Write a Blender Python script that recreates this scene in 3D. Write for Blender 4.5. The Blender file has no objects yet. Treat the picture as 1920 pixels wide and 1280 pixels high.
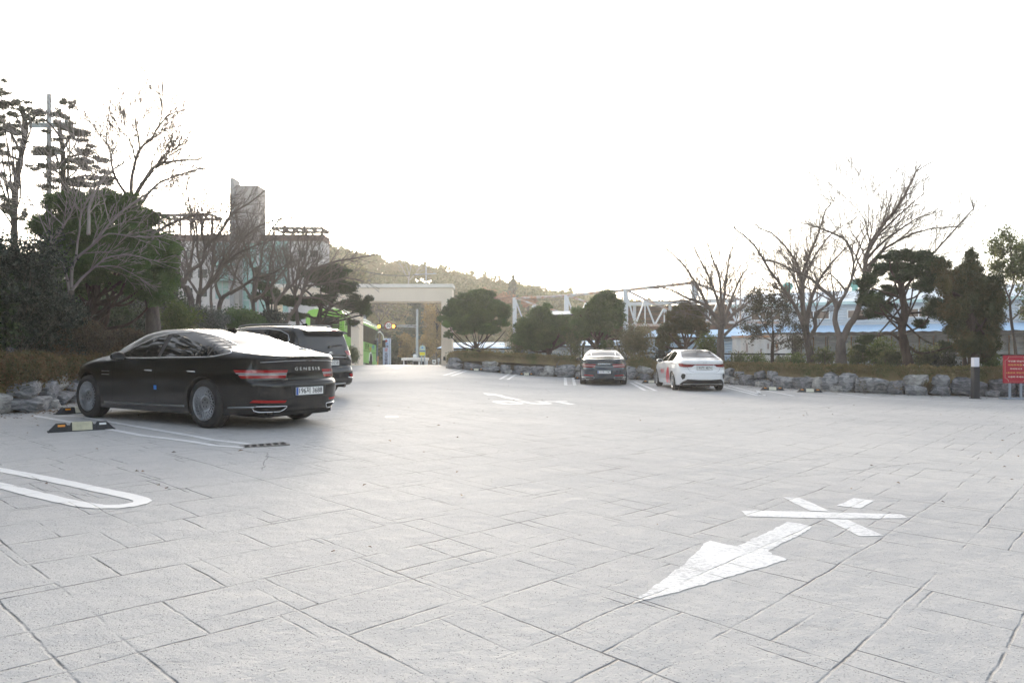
import bpy, bmesh, math, random
import numpy as np
from math import sin, cos, pi, radians, sqrt, atan2
from mathutils import Vector, Matrix, Euler
from mathutils.bvhtree import BVHTree
from mathutils import noise as mnoise

random.seed(7)
SC = bpy.context.scene
COL = SC.collection

# ------------------------------------------------------------------ camera
FPX, CZ, HY = 1333.0, 1.42, 655.0          # focal length in photo pixels, eye height, horizon row
cam_d = bpy.data.cameras.new('camera')
cam_d.sensor_width = 36.0
cam_d.lens = FPX / 1920 * 36.0
cam_d.shift_y = (HY - 640.0) / 1920.0
cam_d.clip_start, cam_d.clip_end = 0.05, 6000
cam = bpy.data.objects.new('camera', cam_d)
cam.location = (0, 0, CZ)
cam.rotation_euler = (radians(90), 0, 0)
COL.objects.link(cam)
SC.camera = cam

# ------------------------------------------------------------------ light
SUN_AZ, SUN_EL = radians(-14), radians(11)   # azimuth from +Y towards +X, low behind the trees on the left
world = bpy.data.worlds.new('World')
SC.world = world
world.use_nodes = True
wn, wl = world.node_tree.nodes, world.node_tree.links
wn.clear()
w_out = wn.new('ShaderNodeOutputWorld'); w_bg = wn.new('ShaderNodeBackground')
w_sky = wn.new('ShaderNodeTexSky'); w_hsv = wn.new('ShaderNodeHueSaturation')
w_sky.sky_type = 'NISHITA'; w_sky.sun_disc = False
w_sky.sun_elevation = SUN_EL; w_sky.sun_rotation = SUN_AZ
w_sky.air_density = 1.0; w_sky.dust_density = 3.0; w_sky.ozone_density = 1.0
w_hsv.inputs['Saturation'].default_value = 0.50
w_bg.inputs['Strength'].default_value = 0.15
wl.new(w_sky.outputs[0], w_hsv.inputs['Color']); wl.new(w_hsv.outputs[0], w_bg.inputs[0]); wl.new(w_bg.outputs[0], w_out.inputs[0])
sun_d = bpy.data.lights.new('sun', 'SUN'); sun_d.energy = 1.3; sun_d.angle = radians(11); sun_d.color = (1.0, 0.89, 0.74)
sun = bpy.data.objects.new('sun', sun_d); COL.objects.link(sun)
sdir = Vector((sin(SUN_AZ) * cos(SUN_EL), cos(SUN_AZ) * cos(SUN_EL), sin(SUN_EL)))
sun.rotation_euler = sdir.to_track_quat('Z', 'Y').to_euler()
SC.view_settings.view_transform = 'Standard'; SC.view_settings.look = 'None'
SC.view_settings.gamma = 1.0; SC.view_settings.use_curve_mapping = False
SC.view_settings.exposure = 1.92
SC.cycles.max_bounces = 6; SC.cycles.diffuse_bounces = 3; SC.cycles.glossy_bounces = 3
SC.cycles.transparent_max_bounces = 6

# ------------------------------------------------------------------ helpers
def tag(o, label=None, cat=None, group=None, kind=None):
    if label: o['label'] = label
    if cat: o['category'] = cat
    if group: o['group'] = group
    if kind: o['kind'] = kind
    return o

def thing(name, label, cat, loc=(0, 0, 0), rz=0.0, group=None, tilt=None):
    o = bpy.data.objects.new(name, None); COL.objects.link(o)
    o.empty_display_size = 0.2
    o.location = loc; o.rotation_euler = (tilt[0] if tilt else 0, tilt[1] if tilt else 0, rz)
    return tag(o, label, cat, group)

def kids(o):
    return [c for c in bpy.data.objects if c.parent is o]

def copy_tree(o, parent=None):
    c = o.copy(); COL.objects.link(c); c.parent = parent
    for ch in kids(o): copy_tree(ch, c)
    return c

def smooth01(t):
    t = min(1.0, max(0.0, t)); return t * t * (3 - 2 * t)

def gz(x, y):
    """height of the sloping lot: it climbs to the left and to the gate, then the road drops away"""
    left = 1 - smooth01((x + 4.5) / 8.5)
    z = 0.30 * left + 0.17 * smooth01((y - 28) / 13) * smooth01((0.5 - x) / 4.5)
    if y > 43.5:
        t = y - 43.5
        z -= 0.055 * t * smooth01(t / 5) if t < 40 else 0.055 * 40
        if t < 40: pass
    return z

def PX(px, py, Y):
    return Vector(((px - 960) / FPX * Y, Y, CZ + (HY - py) / FPX * Y))

def GP(px, py):
    """photo pixel -> point on the ground"""
    Y = 10.0
    for _ in range(60):
        X = (px - 960) / FPX * Y
        Yn = (CZ - gz(X, Y)) * FPX / max(py - HY, 1.0)
        Y = Y * 0.5 + Yn * 0.5
    X = (px - 960) / FPX * Y
    return Vector((X, Y, gz(X, Y)))

class MB:
    """collects shapes and links them as ONE mesh object"""
    def __init__(s): s.v = []; s.f = []; s.m = []; s.cur = 0
    def mat(s, i): s.cur = i; return s
    def add(s, vs, fs):
        b = len(s.v); s.v.extend([tuple(v) for v in vs])
        for f in fs: s.f.append(tuple(b + i for i in f)); s.m.append(s.cur)
        return s
    def box(s, c, d, rz=0.0, M=None, bev=0.0):
        x, y, z = d[0] / 2, d[1] / 2, d[2] / 2
        if bev > 0:
            bm = bmesh.new(); bmesh.ops.create_cube(bm, size=1.0)
            for v in bm.verts: v.co = Vector((v.co.x * d[0], v.co.y * d[1], v.co.z * d[2]))
            bmesh.ops.bevel(bm, geom=list(bm.edges), offset=bev, segments=2, affect='EDGES', profile=0.6)
            vs = [v.co.copy() for v in bm.verts]; bm.verts.index_update()
            fs = [[v.index for v in f.verts] for f in bm.faces]; bm.free()
        else:
            vs = [Vector(p) for p in ((-x,-y,-z),(x,-y,-z),(x,y,-z),(-x,y,-z),(-x,-y,z),(x,-y,z),(x,y,z),(-x,y,z))]
            fs = [(0,3,2,1),(4,5,6,7),(0,1,5,4),(1,2,6,5),(2,3,7,6),(3,0,4,7)]
        R = M if M is not None else Matrix.Rotation(rz, 3, 'Z')
        c = Vector(c)
        return s.add([R @ v + c for v in vs], fs)
    def bar(s, a, b, w, h=None):
        """rectangular bar from a to b"""
        a, b = Vector(a), Vector(b); h = h or w; d = b - a
        if d.length < 1e-6: return s
        z = d.normalized(); up = Vector((0,0,1)) if abs(z.z) < 0.95 else Vector((1,0,0))
        x = z.cross(up).normalized(); y = x.cross(z)
        vs = []
        for p in (a, b):
            for sx, sy in ((-1,-1),(1,-1),(1,1),(-1,1)): vs.append(p + x*sx*w/2 + y*sy*h/2)
        return s.add(vs, [(3,2,1,0),(4,5,6,7),(0,1,5,4),(1,2,6,5),(2,3,7,6),(3,0,4,7)])
    def tube(s, pts, r, n=8, cap=True, closed=False):
        pts = [Vector(p) for p in pts]; rs = r if hasattr(r, '__len__') else [r] * len(pts)
        rings = []; prev = None; N = len(pts)
        for i, p in enumerate(pts):
            if closed: t = pts[(i+1) % N] - pts[i-1]
            else: t = pts[min(i+1, N-1)] - pts[max(i-1, 0)]
            if t.length < 1e-9: t = Vector((0,0,1))
            t.normalize()
            if prev is None:
                u = t.cross(Vector((0,0,1)) if abs(t.z) < 0.9 else Vector((1,0,0))).normalized()
            else:
                u = prev - t * prev.dot(t)
                u = u.normalized() if u.length > 1e-6 else t.orthogonal().normalized()
            prev = u; w = t.cross(u)
            rings.append([p + (u*cos(2*pi*k/n) + w*sin(2*pi*k/n)) * rs[i] for k in range(n)])
        vs = [v for R in rings for v in R]; fs = []
        for i in range(N if closed else N - 1):
            j = (i + 1) % N
            for k in range(n): fs.append((i*n+k, i*n+(k+1)%n, j*n+(k+1)%n, j*n+k))
        if cap and not closed:
            fs.append(tuple(range(n))[::-1]); fs.append(tuple((N-1)*n + k for k in range(n)))
        return s.add(vs, fs)
    def lathe(s, prof, c=(0,0,0), n=24, axis='Z', closed=False):
        """prof: (radius, height) pairs"""
        vs = []; fs = []; c = Vector(c)
        for r, h in prof:
            for k in range(n):
                a = 2*pi*k/n
                if axis == 'Z': v = Vector((r*cos(a), r*sin(a), h))
                else: v = Vector((r*cos(a), h, r*sin(a)))
                vs.append(v + c)
        m = len(prof)
        for i in range(m if closed else m-1):
            j = (i+1) % m
            for k in range(n): fs.append((i*n+k, i*n+(k+1)%n, j*n+(k+1)%n, j*n+k))
        if not closed:
            if prof[0][0] > 1e-6: fs.append(tuple(range(n))[::-1])
            if prof[-1][0] > 1e-6: fs.append(tuple((m-1)*n+k for k in range(n)))
        return s.add(vs, fs)
    def prism(s, poly, d, M=None):
        """poly: 3D points of a flat outline, d: extrusion vector"""
        n = len(poly); d = Vector(d); vs = [Vector(p) for p in poly]; vs += [p + d for p in vs]
        return s.add(vs, [tuple(range(n))[::-1], tuple(range(n, 2*n))] + [(i, (i+1)%n, n+(i+1)%n, n+i) for i in range(n)])
    def build(s, name, mats, parent=None, smooth=False, world=False, sharp=None):
        me = bpy.data.meshes.new(name)
        off = Vector((0,0,0))
        if parent is not None and world: off = parent.location
        me.from_pydata([(v[0]-off[0], v[1]-off[1], v[2]-off[2]) for v in s.v], [], s.f)
        for m in (mats if isinstance(mats, (list, tuple)) else [mats]): me.materials.append(m)
        me.polygons.foreach_set('material_index', s.m)
        bm = bmesh.new(); bm.from_mesh(me)
        bmesh.ops.recalc_face_normals(bm, faces=bm.faces); bm.to_mesh(me); bm.free()
        if smooth: me.shade_smooth()
        if sharp is not None:
            me.shade_smooth(); me.set_sharp_from_angle(angle=radians(sharp))
        o = bpy.data.objects.new(name, me); COL.objects.link(o)
        if parent is not None: o.parent = parent
        return o

def np_mesh(name, V, F, mat, parent=None, smooth=False, world=True, midx=None):
    """fast mesh from numpy arrays, F is (n,3) or (n,4)"""
    me = bpy.data.meshes.new(name)
    V = np.asarray(V, dtype=np.float32)
    if parent is not None and world: V = V - np.array(parent.location, dtype=np.float32)
    n, k = F.shape
    me.vertices.add(len(V)); me.vertices.foreach_set('co', V.ravel())
    me.loops.add(n * k); me.loops.foreach_set('vertex_index', F.astype(np.int32).ravel())
    me.polygons.add(n)
    me.polygons.foreach_set('loop_start', np.arange(0, n*k, k, dtype=np.int32))
    me.polygons.foreach_set('loop_total', np.full(n, k, dtype=np.int32))
    for m in (mat if isinstance(mat, (list, tuple)) else [mat]): me.materials.append(m)
    if midx is not None: me.polygons.foreach_set('material_index', np.asarray(midx, dtype=np.int32))
    if smooth: me.polygons.foreach_set('use_smooth', np.ones(n, dtype=bool))
    me.update(calc_edges=True)
    o = bpy.data.objects.new(name, me); COL.objects.link(o)
    if parent is not None: o.parent = parent
    return o

# ------------------------------------------------------------------ materials
MATS = {}
def _bsdf(name):
    m = bpy.data.materials.new(name); m.use_nodes = True
    return m, m.node_tree.nodes, m.node_tree.links, m.node_tree.nodes['Principled BSDF']

def c4(c): return (c[0], c[1], c[2], 1.0)

def mat(name, col, rough=0.6, metal=0.0, var=0.0, vscale=4.0, bump=0.0, bscale=30.0, coat=0.0, col2=None, emit=None, estr=0.0, spec=None, stretch=None, bdist=0.01):
    if name in MATS: return MATS[name]
    m, n, l, b = _bsdf(name)
    b.inputs['Base Color'].default_value = c4(col)
    b.inputs['Roughness'].default_value = rough
    b.inputs['Metallic'].default_value = metal
    if spec is not None: b.inputs['Specular IOR Level'].default_value = spec
    if coat: b.inputs['Coat Weight'].default_value = coat; b.inputs['Coat Roughness'].default_value = 0.03
    if emit: b.inputs['Emission Color'].default_value = c4(emit); b.inputs['Emission Strength'].default_value = estr
    tc = n.new('ShaderNodeTexCoord')
    src = tc.outputs['Object']
    if stretch:
        mp = n.new('ShaderNodeMapping'); mp.inputs['Scale'].default_value = stretch
        l.new(src, mp.inputs['Vector']); src = mp.outputs[0]
    if var > 0 or col2:
        t = n.new('ShaderNodeTexNoise'); t.inputs['Scale'].default_value = vscale; t.inputs['Detail'].default_value = 6; t.inputs['Roughness'].default_value = 0.65
        l.new(src, t.inputs['Vector'])
        r = n.new('ShaderNodeValToRGB')
        if col2:
            r.color_ramp.elements[0].color = c4(col); r.color_ramp.elements[1].color = c4(col2)
            r.color_ramp.elements[0].position = 0.38; r.color_ramp.elements[1].position = 0.62
        else:
            r.color_ramp.elements[0].color = c4([x*(1-var) for x in col]); r.color_ramp.elements[1].color = c4([min(1, x*(1+var)) for x in col])
            r.color_ramp.elements[0].position = 0.3; r.color_ramp.elements[1].position = 0.7
        l.new(t.outputs['Fac'], r.inputs[0]); l.new(r.outputs[0], b.inputs['Base Color'])
    if bump > 0:
        t2 = n.new('ShaderNodeTexNoise'); t2.inputs['Scale'].default_value = bscale; t2.inputs['Detail'].default_value = 5
        bp = n.new('ShaderNodeBump'); bp.inputs['Strength'].default_value = bump; bp.inputs['Distance'].default_value = bdist
        l.new(src, t2.inputs['Vector']); l.new(t2.outputs['Fac'], bp.inputs['Height']); l.new(bp.outputs[0], b.inputs['Normal'])
    MATS[name] = m
    return m

def leafmat(name, cols, nscale=0.8, rough=0.55, trans=0.15):
    """leaves: one colour drawn per leaf, drifting in patches through the plant"""
    if name in MATS: return MATS[name]
    m, n, l, b = _bsdf(name)
    g = n.new('ShaderNodeNewGeometry'); tc = n.new('ShaderNodeTexCoord')
    t = n.new('ShaderNodeTexNoise'); t.inputs['Scale'].default_value = nscale; t.inputs['Detail'].default_value = 3
    l.new(tc.outputs['Object'], t.inputs['Vector'])
    a = n.new('ShaderNodeMath'); a.operation = 'MULTIPLY_ADD'; a.inputs[1].default_value = 0.55
    s2 = n.new('ShaderNodeMath'); s2.operation = 'MULTIPLY_ADD'; s2.inputs[1].default_value = 1.6; s2.inputs[2].default_value = -0.575
    l.new(t.outputs['Fac'], s2.inputs[0]); l.new(g.outputs['Random Per Island'], a.inputs[0]); l.new(s2.outputs[0], a.inputs[2])
    r = n.new('ShaderNodeValToRGB'); e = r.color_ramp.elements
    while len(e) < len(cols): e.new(0.5)
    for i, c in enumerate(cols): e[i].position = i / max(1, len(cols)-1); e[i].color = c4(c)
    l.new(a.outputs[0], r.inputs[0]); l.new(r.outputs[0], b.inputs['Base Color'])
    b.inputs['Roughness'].default_value = rough
    b.inputs['Specular IOR Level'].default_value = 0.35
    if trans > 0:
        tr = n.new('ShaderNodeBsdfTranslucent'); mx = n.new('ShaderNodeMixShader'); mx.inputs[0].default_value = trans
        l.new(r.outputs[0], tr.inputs['Color']); l.new(b.outputs[0], mx.inputs[1]); l.new(tr.outputs[0], mx.inputs[2])
        l.new(mx.outputs[0], n['Material Output'].inputs['Surface'])
    MATS[name] = m
    return m
# ------------------------------------------------------------------ ground, lot, road, hill
def node_kit(n, l):
    tc = n.new('ShaderNodeTexCoord')
    def noise(scale, detail=5, rough=0.6, vec=None):
        t = n.new('ShaderNodeTexNoise'); t.inputs['Scale'].default_value = scale; t.inputs['Detail'].default_value = detail; t.inputs['Roughness'].default_value = rough
        l.new(vec or tc.outputs['Object'], t.inputs['Vector']); return t
    def ramp(src, p0, p1, c0=0.0, c1=1.0):
        r = n.new('ShaderNodeMapRange'); r.interpolation_type = 'SMOOTHSTEP'
        r.inputs['From Min'].default_value = p0; r.inputs['From Max'].default_value = p1
        r.inputs['To Min'].default_value = c0; r.inputs['To Max'].default_value = c1
        l.new(src, r.inputs['Value']); return r.outputs[0]
    def mul(a, bb, op='MULTIPLY'):
        k = n.new('ShaderNodeMath'); k.operation = op
        for i, s in enumerate((a, bb)):
            if isinstance(s, (int, float)): k.inputs[i].default_value = s
            else: l.new(s, k.inputs[i])
        return k.outputs[0]
    return tc, noise, ramp, mul

def joint_field(n, l, kit):
    """0..1 mask of the stamped joints and hairline cracks: slabs at 48 degrees, wandering and partly worn away"""
    tc, noise, ramp, mul = kit
    w = noise(1.6, 4, 0.6); vm = n.new('ShaderNodeVectorMath'); vm.operation = 'SCALE'; vm.inputs['Scale'].default_value = 0.06
    sub = n.new('ShaderNodeVectorMath'); sub.operation = 'SUBTRACT'; sub.inputs[1].default_value = (0.5, 0.5, 0.5)
    l.new(w.outputs['Color'], sub.inputs[0]); l.new(sub.outputs[0], vm.inputs[0])
    add = n.new('ShaderNodeVectorMath'); l.new(tc.outputs['Object'], add.inputs[0]); l.new(vm.outputs[0], add.inputs[1])
    def bricks(rot, bw, rh, off, freq, mort, loc=(0, 0, 0), squash=1.0, sq=2):
        mp = n.new('ShaderNodeMapping'); mp.inputs['Rotation'].default_value = (0, 0, radians(rot)); mp.inputs['Location'].default_value = loc
        l.new(add.outputs[0], mp.inputs['Vector'])
        t = n.new('ShaderNodeTexBrick'); t.offset = off; t.offset_frequency = freq; t.squash = squash; t.squash_frequency = sq
        t.inputs['Scale'].default_value = 1.0; t.inputs['Brick Width'].default_value = bw; t.inputs['Row Height'].default_value = rh
        t.inputs['Mortar Size'].default_value = mort; t.inputs['Mortar Smooth'].default_value = 1.0; t.inputs['Bias'].default_value = 0
        l.new(mp.outputs[0], t.inputs['Vector']); return t.outputs['Fac']
    b1 = bricks(-48, 0.86, 0.50, 0.38, 2, 0.0105, squash=0.62, sq=3)
    b2 = bricks(42, 0.93, 0.71, 0.41, 3, 0.0105, loc=(0.37, 0.31, 0), squash=1.5, sq=2)
    k1 = ramp(noise(0.75, 5, 0.75).outputs['Fac'], 0.41, 0.55)
    k2 = ramp(noise(0.66, 5, 0.75, add.outputs[0]).outputs['Fac'], 0.47, 0.58, 1, 0)
    jj = mul(mul(b1, k1), mul(b2, k2), 'MAXIMUM')
    jj = mul(jj, ramp(noise(2.4, 4, 0.7).outputs['Fac'], 0.34, 0.62, 0.10, 1.0))
    vo = n.new('ShaderNodeTexVoronoi'); vo.feature = 'DISTANCE_TO_EDGE'; vo.inputs['Scale'].default_value = 0.30
    w2 = noise(4.0, 6, 0.75); vm2 = n.new('ShaderNodeVectorMath'); vm2.operation = 'MULTIPLY_ADD'; vm2.inputs[1].default_value = (0.2, 0.2, 0)
    l.new(w2.outputs['Color'], vm2.inputs[0]); l.new(tc.outputs['Object'], vm2.inputs[2]); l.new(vm2.outputs[0], vo.inputs['Vector'])
    ck = mul(ramp(vo.outputs['Distance'], 0.0004, 0.0018, 1, 0), ramp(noise(0.35, 2).outputs['Fac'], 0.52, 0.57))
    return mul(jj, mul(ck, 0.6), 'MAXIMUM'), add.outputs[0]

def stamped_concrete():
    """grey stamped concrete, mottled and pitted"""
    m, n, l, b = _bsdf('stamped_concrete'); kit = node_kit(n, l); tc, noise, ramp, mul = kit
    j, addv = joint_field(n, l, kit)
    big = ramp(noise(0.30, 6, 0.65).outputs['Fac'], 0.3, 0.7)
    mid = ramp(noise(3.5, 6, 0.7).outputs['Fac'], 0.3, 0.75)
    fine = ramp(noise(70, 3, 0.7).outputs['Fac'], 0.35, 0.65)
    sp = n.new('ShaderNodeTexVoronoi'); sp.inputs['Scale'].default_value = 80; l.new(tc.outputs['Object'], sp.inputs['Vector'])
    pit = mul(ramp(sp.outputs['Distance'], 0.12, 0.34, 1, 0), ramp(noise(45, 2).outputs['Fac'], 0.46, 0.56))
    sm = n.new('ShaderNodeMapping'); sm.inputs['Rotation'].default_value = (0, 0, radians(-48)); sm.inputs['Scale'].default_value = (1.0, 3.6, 1)
    l.new(tc.outputs['Object'], sm.inputs['Vector'])
    smear = mul(ramp(noise(2.0, 6, 0.78, sm.outputs[0]).outputs['Fac'], 0.58, 0.74), ramp(noise(0.8, 3).outputs['Fac'], 0.42, 0.6))
    mx = n.new('ShaderNodeMixRGB'); mx.inputs['Color1'].default_value = (0.375, 0.375, 0.38, 1); mx.inputs['Color2'].default_value = (0.52, 0.51, 0.495, 1)
    l.new(mul(mul(mul(big, 0.5), mul(mid, 0.3), 'ADD'), mul(fine, 0.2), 'ADD'), mx.inputs['Fac'])
    def darken(prev, fac, amt):
        d = n.new('ShaderNodeMixRGB'); d.blend_type = 'MULTIPLY'; d.inputs['Color2'].default_value = (amt, amt, amt*1.02, 1)
        l.new(prev, d.inputs['Color1']); l.new(fac, d.inputs['Fac']); return d.outputs[0]
    c = darken(mx.outputs[0], smear, 0.74)
    c = darken(c, pit, 0.30)
    c = darken(c, j, 0.34)
    spot = mul(ramp(noise(2.6, 6, 0.7).outputs['Fac'], 0.70, 0.76), ramp(noise(0.5, 2).outputs['Fac'], 0.50, 0.62)); c = darken(c, spot, 0.62)
    drip = ramp(noise(0.16, 4, 0.6).outputs['Fac'], 0.45, 0.68); c = darken(c, drip, 0.88)
    l.new(c, b.inputs['Base Color'])
    b.inputs['Roughness'].default_value = 0.80; b.inputs['Specular IOR Level'].default_value = 0.35
    h = mul(mul(mid, 0.005), mul(pit, -0.0016), 'ADD'); h = mul(h, mul(j, -0.009), 'ADD'); h = mul(h, mul(smear, -0.004), 'ADD')
    h = mul(h, mul(ramp(noise(1.1, 4, 0.6, addv).outputs['Fac'], 0.2, 0.8), 0.022), 'ADD'); h = mul(h, mul(fine, 0.0012), 'ADD')
    bp = n.new('ShaderNodeBump'); bp.inputs['Strength'].default_value = 1.0; bp.inputs['Distance'].default_value = 1.0
    l.new(h, bp.inputs['Height']); l.new(bp.outputs[0], b.inputs['Normal'])
    return m
M_LOT = stamped_concrete()
M_DIRT = mat('dirt', (0.13, 0.10, 0.075), 0.95, var=0.35, vscale=1.5, bump=0.6, bscale=12)
M_ASPH = mat('asphalt', (0.20, 0.20, 0.20), 0.9, var=0.18, vscale=1.2, bump=0.4, bscale=60)

def paint_mat(name, wear):
    """white road paint, worn through in flakes; the slab joints show through it"""
    m, n, l, b = _bsdf(name); kit = node_kit(n, l); tc, noise, ramp, mul = kit
    j, addv = joint_field(n, l, kit)
    mp = n.new('ShaderNodeMapping'); mp.inputs['Rotation'].default_value = (0, 0, radians(-48)); mp.inputs['Scale'].default_value = (1, 1.9, 1)
    l.new(tc.outputs['Object'], mp.inputs['Vector'])
    t = noise(26, 9, 0.8, mp.outputs[0]); big = noise(1.7, 3)
    k = mul(t.outputs['Fac'], mul(big.outputs['Fac'], 0.35), 'ADD')
    r = n.new('ShaderNodeValToRGB'); e = r.color_ramp.elements
    e[0].position = 0.45 + wear; e[0].color = (0.44, 0.44, 0.45, 1); e[1].position = 0.56 + wear; e[1].color = (0.70, 0.70, 0.70, 1)
    l.new(k, r.inputs[0])
    d = n.new('ShaderNodeMixRGB'); d.blend_type = 'MULTIPLY'; d.inputs['Color2'].default_value = (0.4, 0.4, 0.4, 1); l.new(r.outputs[0], d.inputs['Color1']); l.new(j, d.inputs['Fac'])
    l.new(d.outputs[0], b.inputs['Base Color']); b.inputs['Roughness'].default_value = 0.6
    h = mul(mul(t.outputs['Fac'], 0.003), mul(j, -0.008), 'ADD')
    bp = n.new('ShaderNodeBump'); bp.inputs['Strength'].default_value = 0.8; bp.inputs['Distance'].default_value = 1.0
    l.new(h, bp.inputs['Height']); l.new(bp.outputs[0], b.inputs['Normal'])
    return m
M_PAINT = paint_mat('road_paint', 0.05)
M_PAINTW = paint_mat('worn_road_paint', 0.12)

def sheet(name, xs, ys, zf, m, kind='structure'):
    nx, ny = len(xs), len(ys)
    V = np.array([(x, y, zf(x, y)) for y in ys for x in xs], dtype=np.float32)
    F = np.array([(j*nx+i, j*nx+i+1, (j+1)*nx+i+1, (j+1)*nx+i) for j in range(ny-1) for i in range(nx-1)])
    o = np_mesh(name, V, F, m, smooth=True)
    o['kind'] = kind
    return o
far_x = [-420, -250, -120, -80, -50, -30] + list(np.arange(-24, 26, 2.0)) + [30, 50, 80, 120, 250, 420]
far_y = [-120, -80, -30, -10] + list(np.arange(-6, 100, 2.0)) + [110, 130, 160, 220, 400, 600]
sheet('ground', far_x, far_y, lambda x, y: gz(x, y) - 0.05, M_DIRT)
sheet('parking_lot', list(np.arange(-14, 20.1, 0.5)), list(np.arange(-6, 44.1, 0.5)), gz, M_LOT)
sheet('road', list(np.arange(-20, 30.1, 1)), list(np.arange(44.0, 100.1, 1)), lambda x, y: gz(x, y) - 0.004, M_ASPH)

# ---- painted markings: flat sheets 5 mm above the lot
def marking(name, polys, label, cat='road marking', group=None, m=None, step=0.25, thick=0.004):
    """polys: outlines on the ground as lists of (x, y)"""
    bm = bmesh.new()
    for poly in polys:
        vs = [bm.verts.new((p[0], p[1], 0)) for p in poly]
        bm.faces.new(vs)
    xs = [v.co.x for v in bm.verts]; ys = [v.co.y for v in bm.verts]
    for ax, lo, hi in ((0, min(xs), max(xs)), (1, min(ys), max(ys))):
        k = lo + step
        while k < hi:
            no = (1,0,0) if ax == 0 else (0,1,0); co = (k,0,0) if ax == 0 else (0,k,0)
            bmesh.ops.bisect_plane(bm, geom=list(bm.verts)+list(bm.edges)+list(bm.faces), plane_co=co, plane_no=no)
            k += step
    for v in bm.verts: v.co.z = gz(v.co.x, v.co.y) + thick
    bmesh.ops.recalc_face_normals(bm, faces=bm.faces)
    for f in bm.faces:
        f.normal_update()
        if f.normal.z < 0: f.normal_flip()
    me = bpy.data.meshes.new(name); bm.to_mesh(me); bm.free(); me.materials.append(m or M_PAINT)
    o = bpy.data.objects.new(name, me); COL.objects.link(o)
    return tag(o, label, cat, group)

def gpoly(pts): return [tuple(GP(*p)[:2]) for p in pts]
def wobble(poly, amp=0.006, step=0.07, seed=1):
    rnd = random.Random(seed); out = []
    for i, p in enumerate(poly):
        q = poly[(i+1) % len(poly)]; L = math.hypot(q[0]-p[0], q[1]-p[1]); k = max(1, int(L/step))
        for j in range(k):
            t = j/k; out.append((p[0]+(q[0]-p[0])*t + rnd.uniform(-amp, amp), p[1]+(q[1]-p[1])*t + rnd.uniform(-amp, amp)))
    return out

def stroke(pts, w):
    """band of width w along ground points"""
    P = [Vector((p[0], p[1])) for p in pts]; L = []; R = []
    for i, p in enumerate(P):
        t = (P[min(i+1, len(P)-1)] - P[max(i-1, 0)]).normalized(); nn = Vector((-t.y, t.x))
        L.append(p + nn*w/2); R.append(p - nn*w/2)
    return [tuple(v) for v in L] + [tuple(v) for v in reversed(R)]

# big worn arrow and the letter-like mark on the right
marking('road_arrow', [wobble(gpoly([(1187,1131),(1214,1107),(1245,1085),(1284,1056),(1323,1017),(1333,1014),(1382,1024.5),(1410,1011),(1440,997),(1476,978.5),(1499,981),(1523,987.5),(1499,1003),(1464,1019),(1440,1033),(1450,1040),(1476,1048.5),(1440,1060),(1390,1075),(1300,1101),(1240,1117)]), 0.009, 0.04, 3)],
        'large worn white arrow painted on the concrete in the right foreground', m=M_PAINTW, thick=0.003)
mk = [gpoly([(1390,958),(1417,957),(1511,959),(1690,964),(1704,971.5),(1558,972),(1401,968)]),
      gpoly([(1468,932),(1498,932.7),(1530,946),(1556,959),(1518,957),(1495,946)]),
      gpoly([(1545,972.5),(1590,974),(1625,990),(1656,1004),(1612,1005.5),(1580,989)]),
      gpoly([(1569,948),(1601,933.5),(1640,938.5),(1613,953)])]
marking('crossed_stroke_marking', [wobble(p, 0.005, 0.06, 5+i) for i, p in enumerate(mk)],
        'white crossed strokes painted on the concrete beyond the large worn arrow', m=M_PAINTW, thick=0.0035)
# OUT lettering and the thin arrow above it, far out on the lot
def ring(outer, inner):
    return outer + [outer[0]] + [inner[0]] + inner[::-1]
outp = []
sO = lambda a: [(880 + x/8.727, 725 + y/8.727) for x, y in a]
outp.append(gpoly(sO([(220,100),(420,118),(545,140),(560,152),(740,190),(880,215),(770,218),(590,186),(470,152),(400,136),(290,138)])))
marking('thin_road_arrow', outp, 'thin white arrow painted on the lot just beyond the letters OUT')
O_out = sO([(360,242),(420,234),(560,232),(700,236),(820,254),(900,274),(850,284),(700,288),(560,284),(470,272)])
O_in = sO([(495,247),(620,246),(700,252),(800,266),(760,273),(640,274),(560,266)])
letters = [gpoly(O_out[:5] + [O_in[3], O_in[2], O_in[1], O_in[0]]),
           gpoly([O_out[0], O_in[0], O_in[6], O_in[5], O_in[4], O_in[3], O_out[4]][::1] + O_out[5:]) ]
letters.append(gpoly(sO([(780,234),(900,236),(1000,256),(1110,270),(1210,266),(1180,256),(1050,236),(1170,236),(1290,256),(1365,276),(1300,286),(1150,288),(1010,280),(900,258)])))
letters.append(gpoly(sO([(1225,234),(1590,234),(1620,246),(1490,247),(1745,286),(1630,290),(1400,248),(1240,244)])))
marking('out_lettering', letters, 'white letters OUT painted on the lot in front of the far cars', 'road lettering')
# stall lines (each a narrow U of two bars)
def ubar(name, a1, a2, b1, b2, w, label, grp='narrow double lines between parking stalls', arc=True, closed=True):
    A1, A2, B1, B2 = [GP(*p).xy for p in (a1, a2, b1, b2)]
    polys = [stroke([A1, A2], w), stroke([B1, B2], w)]
    if closed: polys.append(stroke([A2, B2], w))
    return marking(name, [wobble(p, 0.003, 0.12, int(a1[0])) for p in polys], label, group=grp, m=M_PAINT)
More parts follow.
